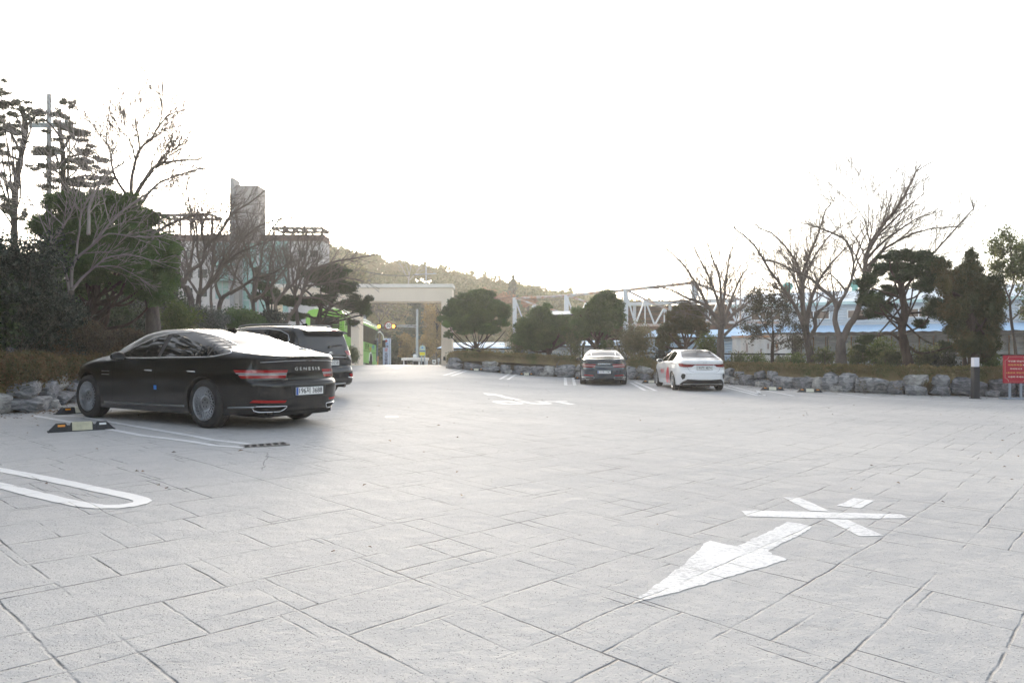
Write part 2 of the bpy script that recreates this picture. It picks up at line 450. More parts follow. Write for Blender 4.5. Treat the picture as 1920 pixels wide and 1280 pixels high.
# near left U with a rounded end
U = [GP(*p).xy for p in ((-190,850),(-60,870),(0,881),(60,892),(120,904),(180,917),(225,926.5),(250,932),(264,936),(268,939.5),(262,943),(245,947),(222,949.5),(190,950),(150,945.5),(110,937),(60,925),(0,910),(-90,892),(-190,872))]
marking('stall_line', [wobble(stroke(U, 0.125), 0.005, 0.06, 2)],
        'double stall line with a rounded end in the near left foreground', group='narrow double lines between parking stalls')
A = [GP(*p).xy for p in ((105,779),(150,781),(240,797),(330,812),(400,825),(468,832.5))]
B = [GP(*p).xy for p in ((62,779),(120,789),(200,804),(270,817),(360,828),(400,835),(455,839))]
marking('stall_line', [wobble(stroke(A, 0.10), 0.004, 0.08, 6), wobble(stroke(B, 0.10), 0.004, 0.08, 8)],
        'double stall line ending at the drain grate beside the near black sedan', group='narrow double lines between parking stalls')
z5 = lambda x, y: (900 + x/5.333, 520 + y/5.333)
z4 = lambda x, y: (620 + x/5.647, 500 + y/5.647)
z6 = lambda x, y: (1200 + x/5.333, 520 + y/5.333)
ubar('stall_line', z4(1370,1100), z4(1195,1151), z4(1440,1102), z4(1280,1155), 0.13, 'double stall line nearest the gate below the rounded bush', closed=False)
ubar('stall_line', z5(320,950), z5(200,1018), z5(380,958), z5(275,1022), 0.13, 'slanting double stall line beside the white topped bollard light left of the middle')
ubar('stall_line', z5(850,990), z5(858,1078), z5(928,995), z5(948,1078), 0.13, 'straight double stall line just left of the far dark sedan')
ubar('stall_line', z5(1505,1050), z5(1650,1130), z5(1550,1045), z5(1760,1133), 0.13, 'double stall line between the far dark sedan and the white sedan')
ubar('stall_line', (1352,724), (1420,741), (1366,723), (1436,741.5), 0.12, 'double stall line just right of the white sedan', closed=False)
ubar('stall_line', (1420,732), (1428,741.6), (1436,732), (1488,742), 0.11, 'fainter stall line in front of the first kerb stop right of the white sedan', closed=False)
ubar('stall_line', (1530,736), (1570,737.5), (1570,737.5), (1636,746), 0.10, 'thin single stall line below the light round boulder', closed=False)
e1 = [GP(*p).xy for p in ((1500,738.5),(1640,746.0),(1740,750.5),(1920,757.5),(2050,763))]
marking('edge_line', [wobble(stroke(e1, 0.07), 0.004, 0.1, 3)], 'thin pale line along the foot of the right boulder wall')
marking('gate_arrow', [gpoly([(722,684.6),(772,684.6),(768,686),(748,686.4),(752,689.5),(744,691.5),(736,689.4),(741,686.4),(724,686)])], 'white arrow painted on the crest of the drive in the gateway')
marking('short_dash', [gpoly([(722,780.5),(746,780.5),(747,782.3),(723,782.3)])], 'short pale dash painted on the empty middle of the lot')
# ------------------------------------------------------------------ vegetation generators
M_BARK = mat('grey_bark', (0.115, 0.095, 0.085), 0.9, var=0.35, vscale=9, bump=0.9, bscale=22, stretch=(1, 1, 0.35), bdist=0.03)
M_BARKR = mat('red_brown_bark', (0.060, 0.040, 0.032), 0.92, var=0.4, vscale=8, bump=1.0, bscale=16, stretch=(1.5, 1.5, 0.25), bdist=0.04)
M_BARKD = mat('dark_bark', (0.05, 0.04, 0.035), 0.92, var=0.4, vscale=8, bump=0.9, bscale=18, stretch=(1, 1, 0.35), bdist=0.03)
M_TWIG = mat('twig_bark', (0.15, 0.12, 0.105), 0.85, var=0.25, vscale=3)
L_JUN = leafmat('juniper_needles', [(0.037,0.076,0.031), (0.076,0.139,0.044), (0.136,0.212,0.061)], 1.1, trans=0.25)
L_JUND = leafmat('dark_juniper_needles', [(0.020,0.037,0.018), (0.040,0.069,0.027), (0.075,0.106,0.037)], 1.0, trans=0.2)
L_JUNB = leafmat('browning_juniper_needles', [(0.034,0.057,0.022), (0.074,0.084,0.030), (0.169,0.108,0.047)], 1.3, trans=0.2)
L_PINE = leafmat('pine_needles', [(0.045,0.055,0.04), (0.07,0.085,0.055), (0.10,0.11,0.07)], 0.8)
L_BROAD = leafmat('dark_broad_leaves', [(0.018,0.028,0.020), (0.035,0.050,0.036), (0.075,0.095,0.075)], 1.2, rough=0.32)
L_BRIGHT = leafmat('yellow_green_leaves', [(0.060,0.090,0.024), (0.108,0.156,0.042), (0.204,0.240,0.072)], 1.4, trans=0.3)
L_SPARSE = leafmat('olive_leaves', [(0.078,0.098,0.052), (0.143,0.169,0.078), (0.260,0.260,0.117)], 1.8, trans=0.3)
L_BROWNG = leafmat('dry_olive_leaves', [(0.091,0.078,0.046), (0.169,0.156,0.078), (0.247,0.208,0.117)], 1.3, trans=0.3)
L_HEDGE = leafmat('hedge_leaves', [(0.085,0.101,0.034), (0.171,0.171,0.062), (0.264,0.194,0.101), (0.326,0.264,0.124)], 1.0, trans=0.3)
L_AZAL = leafmat('azalea_leaves', [(0.054,0.048,0.026), (0.120,0.114,0.042), (0.180,0.102,0.054), (0.192,0.156,0.060)], 1.6, trans=0.2)
L_AZALD = leafmat('dark_azalea_leaves', [(0.045,0.036,0.028), (0.110,0.080,0.050), (0.180,0.100,0.050)], 1.6, trans=0.05)
L_GOLD = leafmat('golden_leaves', [(0.208,0.169,0.065), (0.390,0.273,0.104), (0.546,0.364,0.130)], 0.9, trans=0.4)
L_RUST = leafmat('rust_leaves', [(0.221,0.111,0.058), (0.364,0.169,0.091), (0.442,0.247,0.130)], 0.6, trans=0.4)
L_FOREST = leafmat('forest_foliage', [(0.119,0.145,0.060), (0.204,0.212,0.085), (0.323,0.289,0.136), (0.391,0.289,0.153)], 0.06, trans=0.45)
L_CONIF = leafmat('blue_green_needles', [(0.046,0.072,0.052), (0.091,0.124,0.085), (0.156,0.189,0.130)], 0.5, trans=0.3)

def leaf_arrays(C, N, size, rng, flat=0.5, aspect=0.5):
    """C: centres, N: preferred normals, flat: how strongly leaves face N"""
    n = len(C)
    r = rng.normal(size=(n, 3)); r /= np.linalg.norm(r, axis=1)[:, None]
    nn = N * flat + r * (1 - flat); nn /= np.linalg.norm(nn, axis=1)[:, None] + 1e-9
    t = np.cross(nn, rng.normal(size=(n, 3))); t /= np.linalg.norm(t, axis=1)[:, None] + 1e-9
    b = np.cross(nn, t)
    s = size * (0.6 + 0.8 * rng.random(n))[:, None]
    fold = nn * s * 0.18
    V = np.stack([C - t*s*0.5, C - b*s*0.5*aspect + fold, C + t*s*0.5, C + b*s*0.5*aspect + fold], 1).reshape(-1, 3)
    F = np.arange(n*4).reshape(n, 4)
    return V, F

def blob_leaves(blobs, size, rng, flat=0.45, shell=0.55, aspect=0.5, lump=0.25, droop=0.0, fuzz=0.03):
    """blobs: (centre, (rx,ry,rz), count); leaves fill the outer part of each lumpy ellipsoid"""
    Cs, Ns = [], []
    for c, r, n in blobs:
        n = int(n); d = rng.normal(size=(n, 3)); d /= np.linalg.norm(d, axis=1)[:, None]
        ph = rng.random(6) * 6.28
        lum = 1 + lump * (np.sin(d[:,0]*5+ph[0]) * np.sin(d[:,1]*5+ph[1]) + 0.7*np.sin(d[:,2]*7+ph[2]+d[:,0]*4) + 0.5*np.sin(d[:,1]*11+ph[3]) * np.sin(d[:,2]*10+ph[4]))
        rad = (shell + (1 - shell) * rng.random(n) ** 0.6) * lum + rng.normal(size=n) * fuzz
        P = d * rad[:, None] * np.array(r)
        Cs.append(P + np.array(c)); nr = P / np.array(r) ** 2; nr /= np.linalg.norm(nr, axis=1)[:, None] + 1e-9
        nr[:, 2] -= droop
        Ns.append(nr)
    return leaf_arrays(np.concatenate(Cs), np.concatenate(Ns), size, rng, flat, aspect)

def tubes_np(lines, sides=5):
    """lines: list of (points, radii); one joined array of quads"""
    Vs, Fs, b = [], [], 0
    for pts, rad in lines:
        P = np.asarray(pts, dtype=np.float64); R = np.asarray(rad, dtype=np.float64); n = len(P)
        if n < 2: continue
        k = sides if R[0] > 0.02 else (4 if R[0] > 0.008 else 3)
        if R[0] > 0.09: k = 10
        T = np.gradient(P, axis=0); T /= np.linalg.norm(T, axis=1)[:, None] + 1e-9
        ref = np.array([0.31, 0.95, 0.05]) if abs(T[0][2]) > 0.6 else np.array([0.05, 0.1, 0.99])
        U = np.cross(T, ref); U /= np.linalg.norm(U, axis=1)[:, None] + 1e-9
        W = np.cross(T, U)
        a = np.arange(k) * 2 * np.pi / k
        V = P[:, None, :] + (U[:, None, :] * np.cos(a)[None, :, None] + W[:, None, :] * np.sin(a)[None, :, None]) * R[:, None, None]
        Vs.append(V.reshape(-1, 3))
        i = np.arange(n-1)[:, None] * k; j = np.arange(k)[None, :]; jn = (j + 1) % k
        Fs.append(np.stack([i+j, i+jn, i+k+jn, i+k+j], -1).reshape(-1, 4) + b)
        b += n * k
    return np.concatenate(Vs), np.concatenate(Fs)

def spline(pts, step):
    """Catmull-Rom through 3D points (numpy) with about the given step"""
    P = [np.array(p, dtype=float) for p in pts]; P = [2*P[0]-P[1]] + P + [2*P[-1]-P[-2]]
    out = []
    for i in range(1, len(P)-2):
        n = max(2, int(np.linalg.norm(P[i+1]-P[i]) / step))
        for j in range(n):
            t = j / n; a, b, c, d = P[i-1], P[i], P[i+1], P[i+2]
            out.append(0.5*((2*b) + (-a+c)*t + (2*a-5*b+4*c-d)*t*t + (-a+3*b-3*c+d)*t**3))
    out.append(P[-2]); return np.array(out)

def grow(lines, start, d, L, r, lvl, rng, up=0.12, minr=0.0035, spread=0.6, seg=0.16, dens=1.0, tips=None):
    """one wandering branch with side branches"""
    n = max(3, int(L / seg)); p = start.copy(); pts = [p.copy()]; rad = [r]
    d = d / np.linalg.norm(d); wob = rng.normal(size=3) * 0.12
    for i in range(n):
        d = d + wob * 0.25 + rng.normal(size=3) * 0.05 + np.array([0, 0, up * 0.10]); d /= np.linalg.norm(d)
        if rng.random() < 0.2: wob = rng.normal(size=3) * 0.14
        p = p + d * (L / n); pts.append(p.copy()); rad.append(max(minr, r * (1 - 0.80 * (i+1)/n)))
    lines.append((pts, rad))
    if tips is not None: tips.append(p.copy())
    if lvl <= 0: return
    m = max(2, int(L / (0.30 if lvl > 1 else 0.22) * dens))
    side = rng.random() * 6.28
    for k in range(m):
        t = 0.22 + 0.75 * (k + rng.random()*0.6) / m
        i = min(n-1, int(t * n)); q = pts[i]; dd = np.array(pts[i+1]) - np.array(pts[i]); dd /= np.linalg.norm(dd)
        side += 2.4 + rng.normal() * 0.5
        u = np.cross(dd, [0.1, 0.2, 0.97]); u /= np.linalg.norm(u) + 1e-9; v = np.cross(dd, u)
        a = spread * (0.7 + 0.6 * rng.random())
        nd = dd * cos(a) + (u * cos(side) + v * sin(side)) * sin(a); nd[2] += 0.10 + up
        grow(lines, np.array(q), nd, L * (0.62 - 0.34 * t) * (0.7 + 0.6*rng.random()), max(minr, rad[i] * 0.55), lvl - 1, rng, up, minr, spread, seg * 0.85, dens, tips)

def guided_limb(lines, P, r0, r1, rng, lvl, Lsub, up, spread, dens, minr, tips=None, sub_from=0.25):
    n = len(P); rad = r0 + (r1 - r0) * (np.linspace(0, 1, n) ** 0.8)
    P = P + np.cumsum(rng.normal(size=P.shape) * 0.006, axis=0)
    lines.append((P, rad))
    L = np.linalg.norm(np.diff(P, axis=0), axis=1).sum(); m = max(2, int(L / 0.34 * dens)); side = rng.random() * 6.28
    for k in range(m):
        t = sub_from + (0.97 - sub_from) * (k + rng.random() * 0.5) / m; i = min(n-2, int(t*(n-1)))
        dd = P[i+1] - P[i]; dd /= np.linalg.norm(dd) + 1e-9
        side += 2.4 + rng.normal() * 0.4
        u = np.cross(dd, [0.1, 0.2, 0.97]); u /= np.linalg.norm(u) + 1e-9; v = np.cross(dd, u)
        a = spread * (0.7 + 0.6 * rng.random())
        nd = dd * cos(a) + (u*cos(side) + v*sin(side)) * sin(a); nd[2] += up
        grow(lines, P[i], nd, Lsub * (1.1 - 0.6*t) * (0.6 + 0.8*rng.random()), max(minr, rad[i] * 0.45), lvl, rng, up, minr, spread, dens=dens, tips=tips)
    # the limb runs out in a fan of twigs
    for k in range(3):
        dd = P[-1] - P[-3]; dd /= np.linalg.norm(dd); dd = dd + rng.normal(size=3) * 0.35
        grow(lines, P[-1], dd, Lsub * 0.5, max(minr, r1*0.8), max(0, lvl-1), rng, up, minr, spread, dens=dens*0.55, tips=tips)

def bare_tree(name, label, Y, trunk, limbs, r0, rlimb, seed, lvl=2, Lsub=1.3, up=0.10, spread=0.6, dens=1.0, minr=0.005, bark=None, group=None, cat='tree', depth=1.6, leaves=None, twig=None):
    """trunk / limbs: photo outlines turned into world curves round depth Y; each limb gets its own depth"""
    rng = np.random.default_rng(seed)
    base = PX(trunk[0][0], trunk[0][1], Y)
    root = thing(name, label, cat, base, group=group)
    T = spline([PX(x, y, Y) for x, y in trunk], 0.15)
    n = len(T); rt = r0 * (1 - 0.42 * np.linspace(0, 1, n)); rt[:max(2, n//8)] *= np.linspace(1.35, 1.0, max(2, n//8))
    rt *= 1 + 0.06*np.sin(np.arange(n)*1.3)
    T[0][2] -= 0.25
    V, F = tubes_np([(T, rt)], 10)
    np_mesh('trunk', V, F, bark or M_BARK, root, smooth=True)
    lines = []; tips = []; known = []                    # known: (photo x, photo y, depth, radius) along limbs already grown
    for li, limb in enumerate(limbs):
        dy = (rng.random() - 0.5) * 2 * depth
        x0, y0 = limb[0]; Y0 = Y; k = rlimb * (0.8 + 0.4 * rng.random())
        near = [q for q in known if math.hypot(q[0]-x0, q[1]-y0) < 11]
        trk = min(math.hypot(a-x0, b-y0) for a, b in [((trunk[-1][0]*t + trunk[-2][0]*(1-t)), (trunk[-1][1]*t + trunk[-2][1]*(1-t))) for t in (0, 0.25, 0.5, 0.75, 1.0)] + list(trunk))
        if near and trk > 9:
            q = min(near, key=lambda q: math.hypot(q[0]-x0, q[1]-y0)); x0, y0, Y0 = q[0], q[1], q[2]; k = max(minr*1.6, q[3] * 0.80)
        pts = []; m = len(limb)
        for i, (x, y) in enumerate([(x0, y0)] + list(limb[1:])):
            t = i / max(1, m-1); pts.append(PX(x, y, Y0 + dy * t ** 1.1))
        S = spline(pts, 0.14)
        for i, P in enumerate(S):
            kk = k + (max(minr, k*0.18) - k) * (i/(len(S)-1))**0.8
            known.append((960 + P[0]/P[1]*FPX, HY - (P[2]-CZ)/P[1]*FPX, P[1], kk))
        guided_limb(lines, S, k, max(minr*1.3, k * 0.24), rng, lvl, Lsub, up, spread, dens, minr, tips)
    V, F = tubes_np(lines, 6)
    crown = np_mesh('branches', V, F, twig or M_TWIG, root, smooth=True)
    if leaves:
        lm, cnt, size, sc = leaves
        tp = np.array(tips); idx = rng.integers(0, len(tp), cnt)
        C = tp[idx] + rng.normal(size=(cnt, 3)) * sc
        V, F = leaf_arrays(C, rng.normal(size=(cnt, 3)), size, rng, 0.1, 0.6)
        np_mesh('leaves', V, F, lm, root)
    return root

def pad_tree(name, label, Y, trunk, limbs, pads, r0, seed, leaf, lsize, dens=420, bark=None, group=None, rl=0.06, flat=0.55, core=True, dspread=1.0, cat='tree', depth_k=0.8, lump=0.28, aspect=0.22, sub=True, pk=1.06, center=True, far=0.92):
    """conifer with foliage in rounded clouds. pads: (px, py, rx_px, ry_px[, dY]) ellipses in the photo, given real depth"""
    rng = np.random.default_rng(seed); s = FPX / Y
    base = PX(trunk[0][0], trunk[0][1], Y); root = thing(name, label, cat, base, group=group)
    T = spline([PX(x, y, Y) for x, y in trunk], 0.12); T[0][2] -= 0.25
    n = len(T); rt = r0 * (1 - 0.45*np.linspace(0, 1, n)) * (1 + 0.09*np.sin(np.arange(n)*1.1 + seed)); rt[:3] *= 1.25
    lines = [(T, rt)]
    V, F = tubes_np(lines, 10); np_mesh('trunk', V, F, bark or M_BARKR, root, smooth=True)
    lines = []
    blobs = []; cores = []
    for p in pads:
        px, py, rx, ry = p[:4]; rx *= pk; ry *= pk; dY = p[4] if len(p) > 4 else (rng.random() - 0.5) * 2 * dspread
        c = PX(px, py, Y + dY); R = (rx / s, rx / s * depth_k, ry / s)
        c = np.array(c)
        if sub:
            k = max(7, int(rx * ry / (s*s) * 42)) if sub is True else sub
            if center: blobs.append((c, np.array(R) * 0.70, (R[0]*R[2] + R[0]*R[1]) * 3.0 * dens))
            for q in range(k):
                d = rng.normal(size=3); d /= np.linalg.norm(d); rr = 0.20 + 0.28*rng.random()
                cc = c + d * np.array(R) * (far - 0.28 * rng.random())
                r3 = np.array(R) * rr * np.array([1.1, 1.1, 0.9]); area = (r3[0]*r3[1] + r3[0]*r3[2]) * 6.3
                blobs.append((cc, r3, area * dens))
                cores.append((cc, r3 * 0.5))
            cores.append((c, np.array(R) * 0.60))
        else:
            area = (R[0]*R[2]*2 + R[0]*R[1]) * 4.2
            blobs.append((c, R, area * dens)); cores.append((c, np.array(R) * 0.7))
        # a limb from the trunk into the pad
        i = int((0.45 + 0.5 * rng.random()) * (n-1)); a = T[i]; mid = (a + c) / 2 + np.array([0, 0, -0.12 * abs(c[0]-a[0])]) + rng.normal(size=3)*0.08
        S = spline([a, mid, c], 0.12); lines.append((S, rl * np.linspace(1, 0.4, len(S))))
    for limb in limbs:
        S = spline([PX(x, y, Y) for x, y in limb], 0.10); lines.append((S, rl * 1.5 * np.linspace(1, 0.45, len(S))))
    V, F = tubes_np(lines, 6); np_mesh('limbs', V, F, bark or M_BARKR, root, smooth=True)
    V, F = blob_leaves(blobs, lsize*1.45, rng, flat*0.62, 0.62, aspect, lump, 0.0, 0.10)
    if core:
        ico = bmesh.new(); bmesh.ops.create_icosphere(ico, subdivisions=2, radius=1.0)
        iv = np.array([v.co[:] for v in ico.verts]); fi = np.array([[v.index for v in f.verts] for f in ico.faces]); ico.free()
        fi = np.concatenate([fi, fi[:, 2:3]], 1)
        CV, CF, b = [], [], 0
        for c, r in cores:
            w = 1 + rng.normal(size=(len(iv), 1)) * 0.07
            CV.append(iv * r * w + c); CF.append(fi + b); b += len(iv)
        # triangles stay separate from the quads
        cme_V = np.concatenate(CV); cF = np.concatenate(CF)[:, :3]
        Ft = np.concatenate([F[:, [0, 1, 2]], F[:, [0, 2, 3]]])
        np_mesh('foliage', np.concatenate([V, cme_V]), np.concatenate([Ft, cF + len(V)]), leaf, root)
    else:
        np_mesh('foliage', V, F, leaf, root)
    return root

def shrub(name, label, c, R, leaf, cnt, lsize, seed, group=None, stems=7, shell=0.15, flat=0.2, lump=0.3, aspect=0.55, cat='shrub', zb=None, bark=None):
    """leafy shrub: stems fanning out of the ground and leaves through its volume. c = centre of the foliage"""
    rng = np.random.default_rng(seed); c = np.array(c, dtype=float); R = np.array(R, dtype=float)
    zb = c[2] - R[2] if zb is None else zb
    root = thing(name, label, cat, (c[0], c[1], zb), group=group)
    lines = []
    for k in range(stems):
        a = rng.random()*6.28; q = rng.random()
        st = np.array([c[0] + cos(a)*0.12*R[0], c[1] + sin(a)*0.12*R[1], zb - 0.1])
        en = c + np.array([cos(a)*R[0]*0.75*q, sin(a)*R[1]*0.75*q, R[2]*(0.3+0.5*rng.random())])
        d = en - st; grow(lines, st, d, np.linalg.norm(d), 0.018 + 0.012*rng.random(), 1 if cnt < 6000 else 1, rng, 0.05, 0.004, 0.6, 0.2, 0.8)
    V, F = tubes_np(lines, 4); np_mesh('stems', V, F, bark or M_TWIG, root, smooth=True)
    V, F = blob_leaves([(c, R, cnt)], lsize, rng, flat, shell, aspect, lump)
    np_mesh('foliage', V, F, leaf, root)
    return root

def path_pts(path, step):
    out = []; 
    for (a, b) in zip(path[:-1], path[1:]):
        a = Vector(a); b = Vector(b); L = (b-a).length; n = max(1, int(L/step))
        for i in range(n): out.append((a + (b-a)*(i/n), (b-a).normalized()))
    out.append((Vector(path[-1]), (Vector(path[-1])-Vector(path[-2])).normalized()))
    return out

def hedge(name, label, path, off, width, zf, hf, leaf, lsize, per_m2, seed, cat='hedge', round_top=0.3):
    """clipped hedge following a ground path; off = inward offset of its middle from the path; zf/hf: base level and height along it"""
    rng = np.random.default_rng(seed)
    pts = path_pts(path, 0.15); N = len(pts)
    base = pts[0][0]; root = thing(name, label, cat, (base.x, base.y, zf(0)))
    ctr = []; nrm = []
    for p, d in pts:
        nn = Vector((-d.y, d.x)); ctr.append((p.x + nn.x*off, p.y + nn.y*off)); nrm.append((nn.x, nn.y))
    ctr = np.array(ctr); nrm = np.array(nrm); tt = np.linspace(0, 1, N)
    zs = np.array([zf(t) for t in tt]); hs = np.array([hf(t) for t in tt])
    L = np.linalg.norm(np.diff(ctr, axis=0), axis=1).sum(); area = L * (width + 2*hs.mean())
    n = int(area * per_m2)
    i = rng.integers(0, N, n); 
    a = rng.random(n) * pi                                   # position over the cross-section, 0 = front foot, pi = back foot
    lo = i + rng.random(n); u = np.clip(lo, 0, N-1)
    cx = np.interp(u, np.arange(N), ctr[:,0]); cy = np.interp(u, np.arange(N), ctr[:,1])
    z0 = np.interp(u, np.arange(N), zs); h = np.interp(u, np.arange(N), hs)
    nx = nrm[i,0]; ny = nrm[i,1]
    ca, sa = np.cos(a), np.sin(a); e = 0.42
    sx = np.sign(ca) * np.abs(ca)**e; sz = np.abs(sa)**e
    lum = 1 + 0.07*np.sin(u*0.9 + 2*np.sin(u*0.23)) + 0.05*np.sin(u*2.3+1) + rng.normal(size=n)*0.035
    rad = lum * (0.86 + 0.16*rng.random(n))
    P = np.stack([cx - nx*sx*width/2*rad, cy - ny*sx*width/2*rad, z0 + h*sz*rad], 1)
    Nn = np.stack([-nx*sx, -ny*sx, sz], 1)
    V, F = leaf_arrays(P, Nn, lsize, rng, 0.35, 0.5)
    # solid twiggy heart
    mb = []; fb = []; K = 7
    for j in range(0, N):
        for k in range(K):
            aa = pi*k/(K-1); cc, ss = cos(aa), sin(aa); qx = math.copysign(abs(cc)**e, cc); qz = abs(ss)**e
            w = 0.84 + 0.04*sin(j*0.7+k)
            mb.append((ctr[j][0]-nrm[j][0]*qx*width/2*w, ctr[j][1]-nrm[j][1]*qx*width/2*w, zs[j]-0.05+hs[j]*qz*w))
    for j in range(N-1):
        for k in range(K-1): fb.append((j*K+k, j*K+k+1, (j+1)*K+k+1)); fb.append((j*K+k, (j+1)*K+k+1, (j+1)*K+k))
    Ft = np.concatenate([F[:, [0,1,2]], F[:, [0,2,3]]]); nv = len(V)
    np_mesh('foliage', np.concatenate([V, np.array(mb)]), np.concatenate([Ft, np.array(fb)+nv]), leaf, root)
    return root

# ------------------------------------------------------------------ boulders
M_ROCK = []
for k, (a, b2) in enumerate((((0.12,0.125,0.135),(0.40,0.40,0.41)), ((0.20,0.195,0.19),(0.52,0.51,0.49)), ((0.08,0.085,0.095),(0.29,0.29,0.305)))):
    m, n, l, b = _bsdf('boulder_stone_%s' % ('grey', 'pale', 'slate')[k])
    tc = n.new('ShaderNodeTexCoord')
    mp = n.new('ShaderNodeMapping'); mp.inputs['Scale'].default_value = (1, 1, 3.2); mp.inputs['Rotation'].default_value = (0.5, 0.3, 0)
    l.new(tc.outputs['Object'], mp.inputs['Vector'])
    t = n.new('ShaderNodeTexNoise'); t.inputs['Scale'].default_value = 3.2; t.inputs['Detail'].default_value = 10; t.inputs['Roughness'].default_value = 0.72; t.inputs['Distortion'].default_value = 1.2
    l.new(mp.outputs[0], t.inputs['Vector'])
    r = n.new('ShaderNodeValToRGB'); r.color_ramp.elements[0].color = c4(a); r.color_ramp.elements[1].color = c4(b2)
    r.color_ramp.elements[0].position = 0.42; r.color_ramp.elements[1].position = 0.62
    v = r.color_ramp.elements.new(0.70); v.color = (0.58,0.57,0.55,1)
    l.new(t.outputs['Fac'], r.inputs[0]); l.new(r.outputs[0], b.inputs['Base Color'])
    t2 = n.new('ShaderNodeTexNoise'); t2.inputs['Scale'].default_value = 14; t2.inputs['Detail'].default_value = 8
    l.new(mp.outputs[0], t2.inputs['Vector'])
    bp = n.new('ShaderNodeBump'); bp.inputs['Strength'].default_value = 0.9; bp.inputs['Distance'].default_value = 0.03
    l.new(t2.outputs['Fac'], bp.inputs['Height']); l.new(bp.outputs[0], b.inputs['Normal']); b.inputs['Roughness'].default_value = 0.85
    M_ROCK.append(m)

def boulder(parent, c, d, rz, seed, m):
    """faceted weathered rock: hull of scattered points, subdivided and roughened"""
    rnd = random.Random(seed); bm = bmesh.new()
    for k in range(30):
        v = Vector((rnd.gauss(0,1), rnd.gauss(0,1), rnd.gauss(0,1))).normalized()
        e = 0.42
        p = Vector((math.copysign(abs(v.x)**e, v.x), math.copysign(abs(v.y)**e, v.y), math.copysign(abs(v.z)**e, v.z)))
        bm.verts.new((p.x*d[0]/2*rnd.uniform(.80,1.06), p.y*d[1]/2*rnd.uniform(.80,1.06), p.z*d[2]/2*rnd.uniform(.80,1.06)))
    r = bmesh.ops.convex_hull(bm, input=bm.verts)
    bmesh.ops.delete(bm, geom=[g for g in r['geom_interior'] if isinstance(g, bmesh.types.BMVert)], context='VERTS')
    bmesh.ops.bevel(bm, geom=list(bm.edges), offset=min(d)*0.03, segments=1, affect='EDGES')
    bmesh.ops.triangulate(bm, faces=bm.faces)
    bmesh.ops.subdivide_edges(bm, edges=bm.edges, cuts=2, use_grid_fill=True)
    sc = max(d)
    for v in bm.verts:
        q = v.co * (3.0 / sc) + Vector((seed*3.1, 0, 0))
        nn = mnoise.fractal(q*1.4, 0.9, 2.0, 4); v.co += v.co.normalized() * nn * sc * 0.045
    me = bpy.data.meshes.new('boulder'); bm.to_mesh(me); bm.free(); me.materials.append(m); me.shade_smooth()
    me.set_sharp_from_angle(angle=radians(38))
    o = bpy.data.objects.new('boulder', me); COL.objects.link(o)
    o.parent = parent; o.location = Vector(c) - parent.location; o.rotation_euler = (rnd.uniform(-.12,.12), rnd.uniform(-.15,.15), rz)
    return o
# ------------------------------------------------------------------ boulder walls and planting beds
def run_wall(name, label, path, top, seed, wmin=0.5, wmax=1.15):
    """a low wall of loose boulders: path on the ground, top(t) = its height above the lot"""
    rnd = random.Random(seed); p0 = Vector(path[0]); root = thing(name, label, 'wall', (p0.x, p0.y, gz(p0.x, p0.y)))
    segs = [(Vector(a), Vector(b)) for a, b in zip(path[:-1], path[1:])]; tot = sum((b-a).length for a, b in segs)
    def at(s):
        for a, b in segs:
            L = (b-a).length
            if s <= L: return a + (b-a)*(s/L), (b-a).normalized()
            s -= L
        return segs[-1][1], (segs[-1][1]-segs[-1][0]).normalized()
    s = 0.0; k = 0
    while s < tot:
        w = rnd.uniform(wmin, wmax); h = top(s/tot) * rnd.uniform(0.72, 1.15)
        p, d = at(s + w/2); nn = Vector((-d.y, d.x)); rz = atan2(d.y, d.x)
        m = M_ROCK[rnd.choice((0, 0, 1, 2, 2))]
        z = gz(p.x, p.y); jit = rnd.uniform(-0.05, 0.07)
        c = p + nn*(0.22 + jit)
        if rnd.random() < 0.42 and w > 0.6:                     # two courses
            h1 = h*rnd.uniform(0.42, 0.6)
            boulder(root, (c.x, c.y, z + h1/2 - 0.02), (w*1.0, 0.62, h1*1.12), rz, seed*100+k, m); k += 1
            c2 = c + nn*0.10 + d*rnd.uniform(-.1, .1)
            boulder(root, (c2.x, c2.y, z + h1 + (h-h1)/2 - 0.02), (w*rnd.uniform(.8, 1.05), 0.5, (h-h1)*1.2), rz, seed*100+k, M_ROCK[rnd.choice((0, 1, 2))]); k += 1
        else:
            boulder(root, (c.x, c.y, z + h/2 - 0.03), (w*1.04, 0.6, h*1.1), rz + rnd.uniform(-.1, .1), seed*100+k, m); k += 1
        if rnd.random() < 0.3:                                  # a small stone at the foot
            c3 = p + nn*(-0.04) + d*(w*0.5)
            boulder(root, (c3.x, c3.y, z + 0.09), (0.42, 0.3, 0.22), rz, seed*100+k, M_ROCK[rnd.choice((0, 1))]); k += 1
        s += w*0.93
    return root

RW = [(-3.95, 44.0), (-3.45, 41.0), (-3.35, 37.6), (0.0, 36.9), (3.6, 35.6), (6.3, 32.6), (8.8, 29.7), (9.75, 26.6), (10.65, 24.4), (11.65, 22.9), (12.45, 22.1), (13.5, 21.6), (14.9, 21.2), (17.0, 20.6), (20.0, 19.8)]
rtop = lambda t: 0.60 - 0.02*t
run_wall('boulder_wall', 'low wall of grey boulders along the right side of the lot under the clipped hedge', RW, rtop, 11)
LW = [(-13.0, 46.0), (-12.4, 36.0), (-11.6, 27.0), (-10.6, 21.0), (-9.5, 16.2), (-8.95, 13.9), (-8.55, 12.9), (-8.95, 11.9), (-9.6, 9.0), (-9.8, 4.0)]
LWr = LW[::-1]
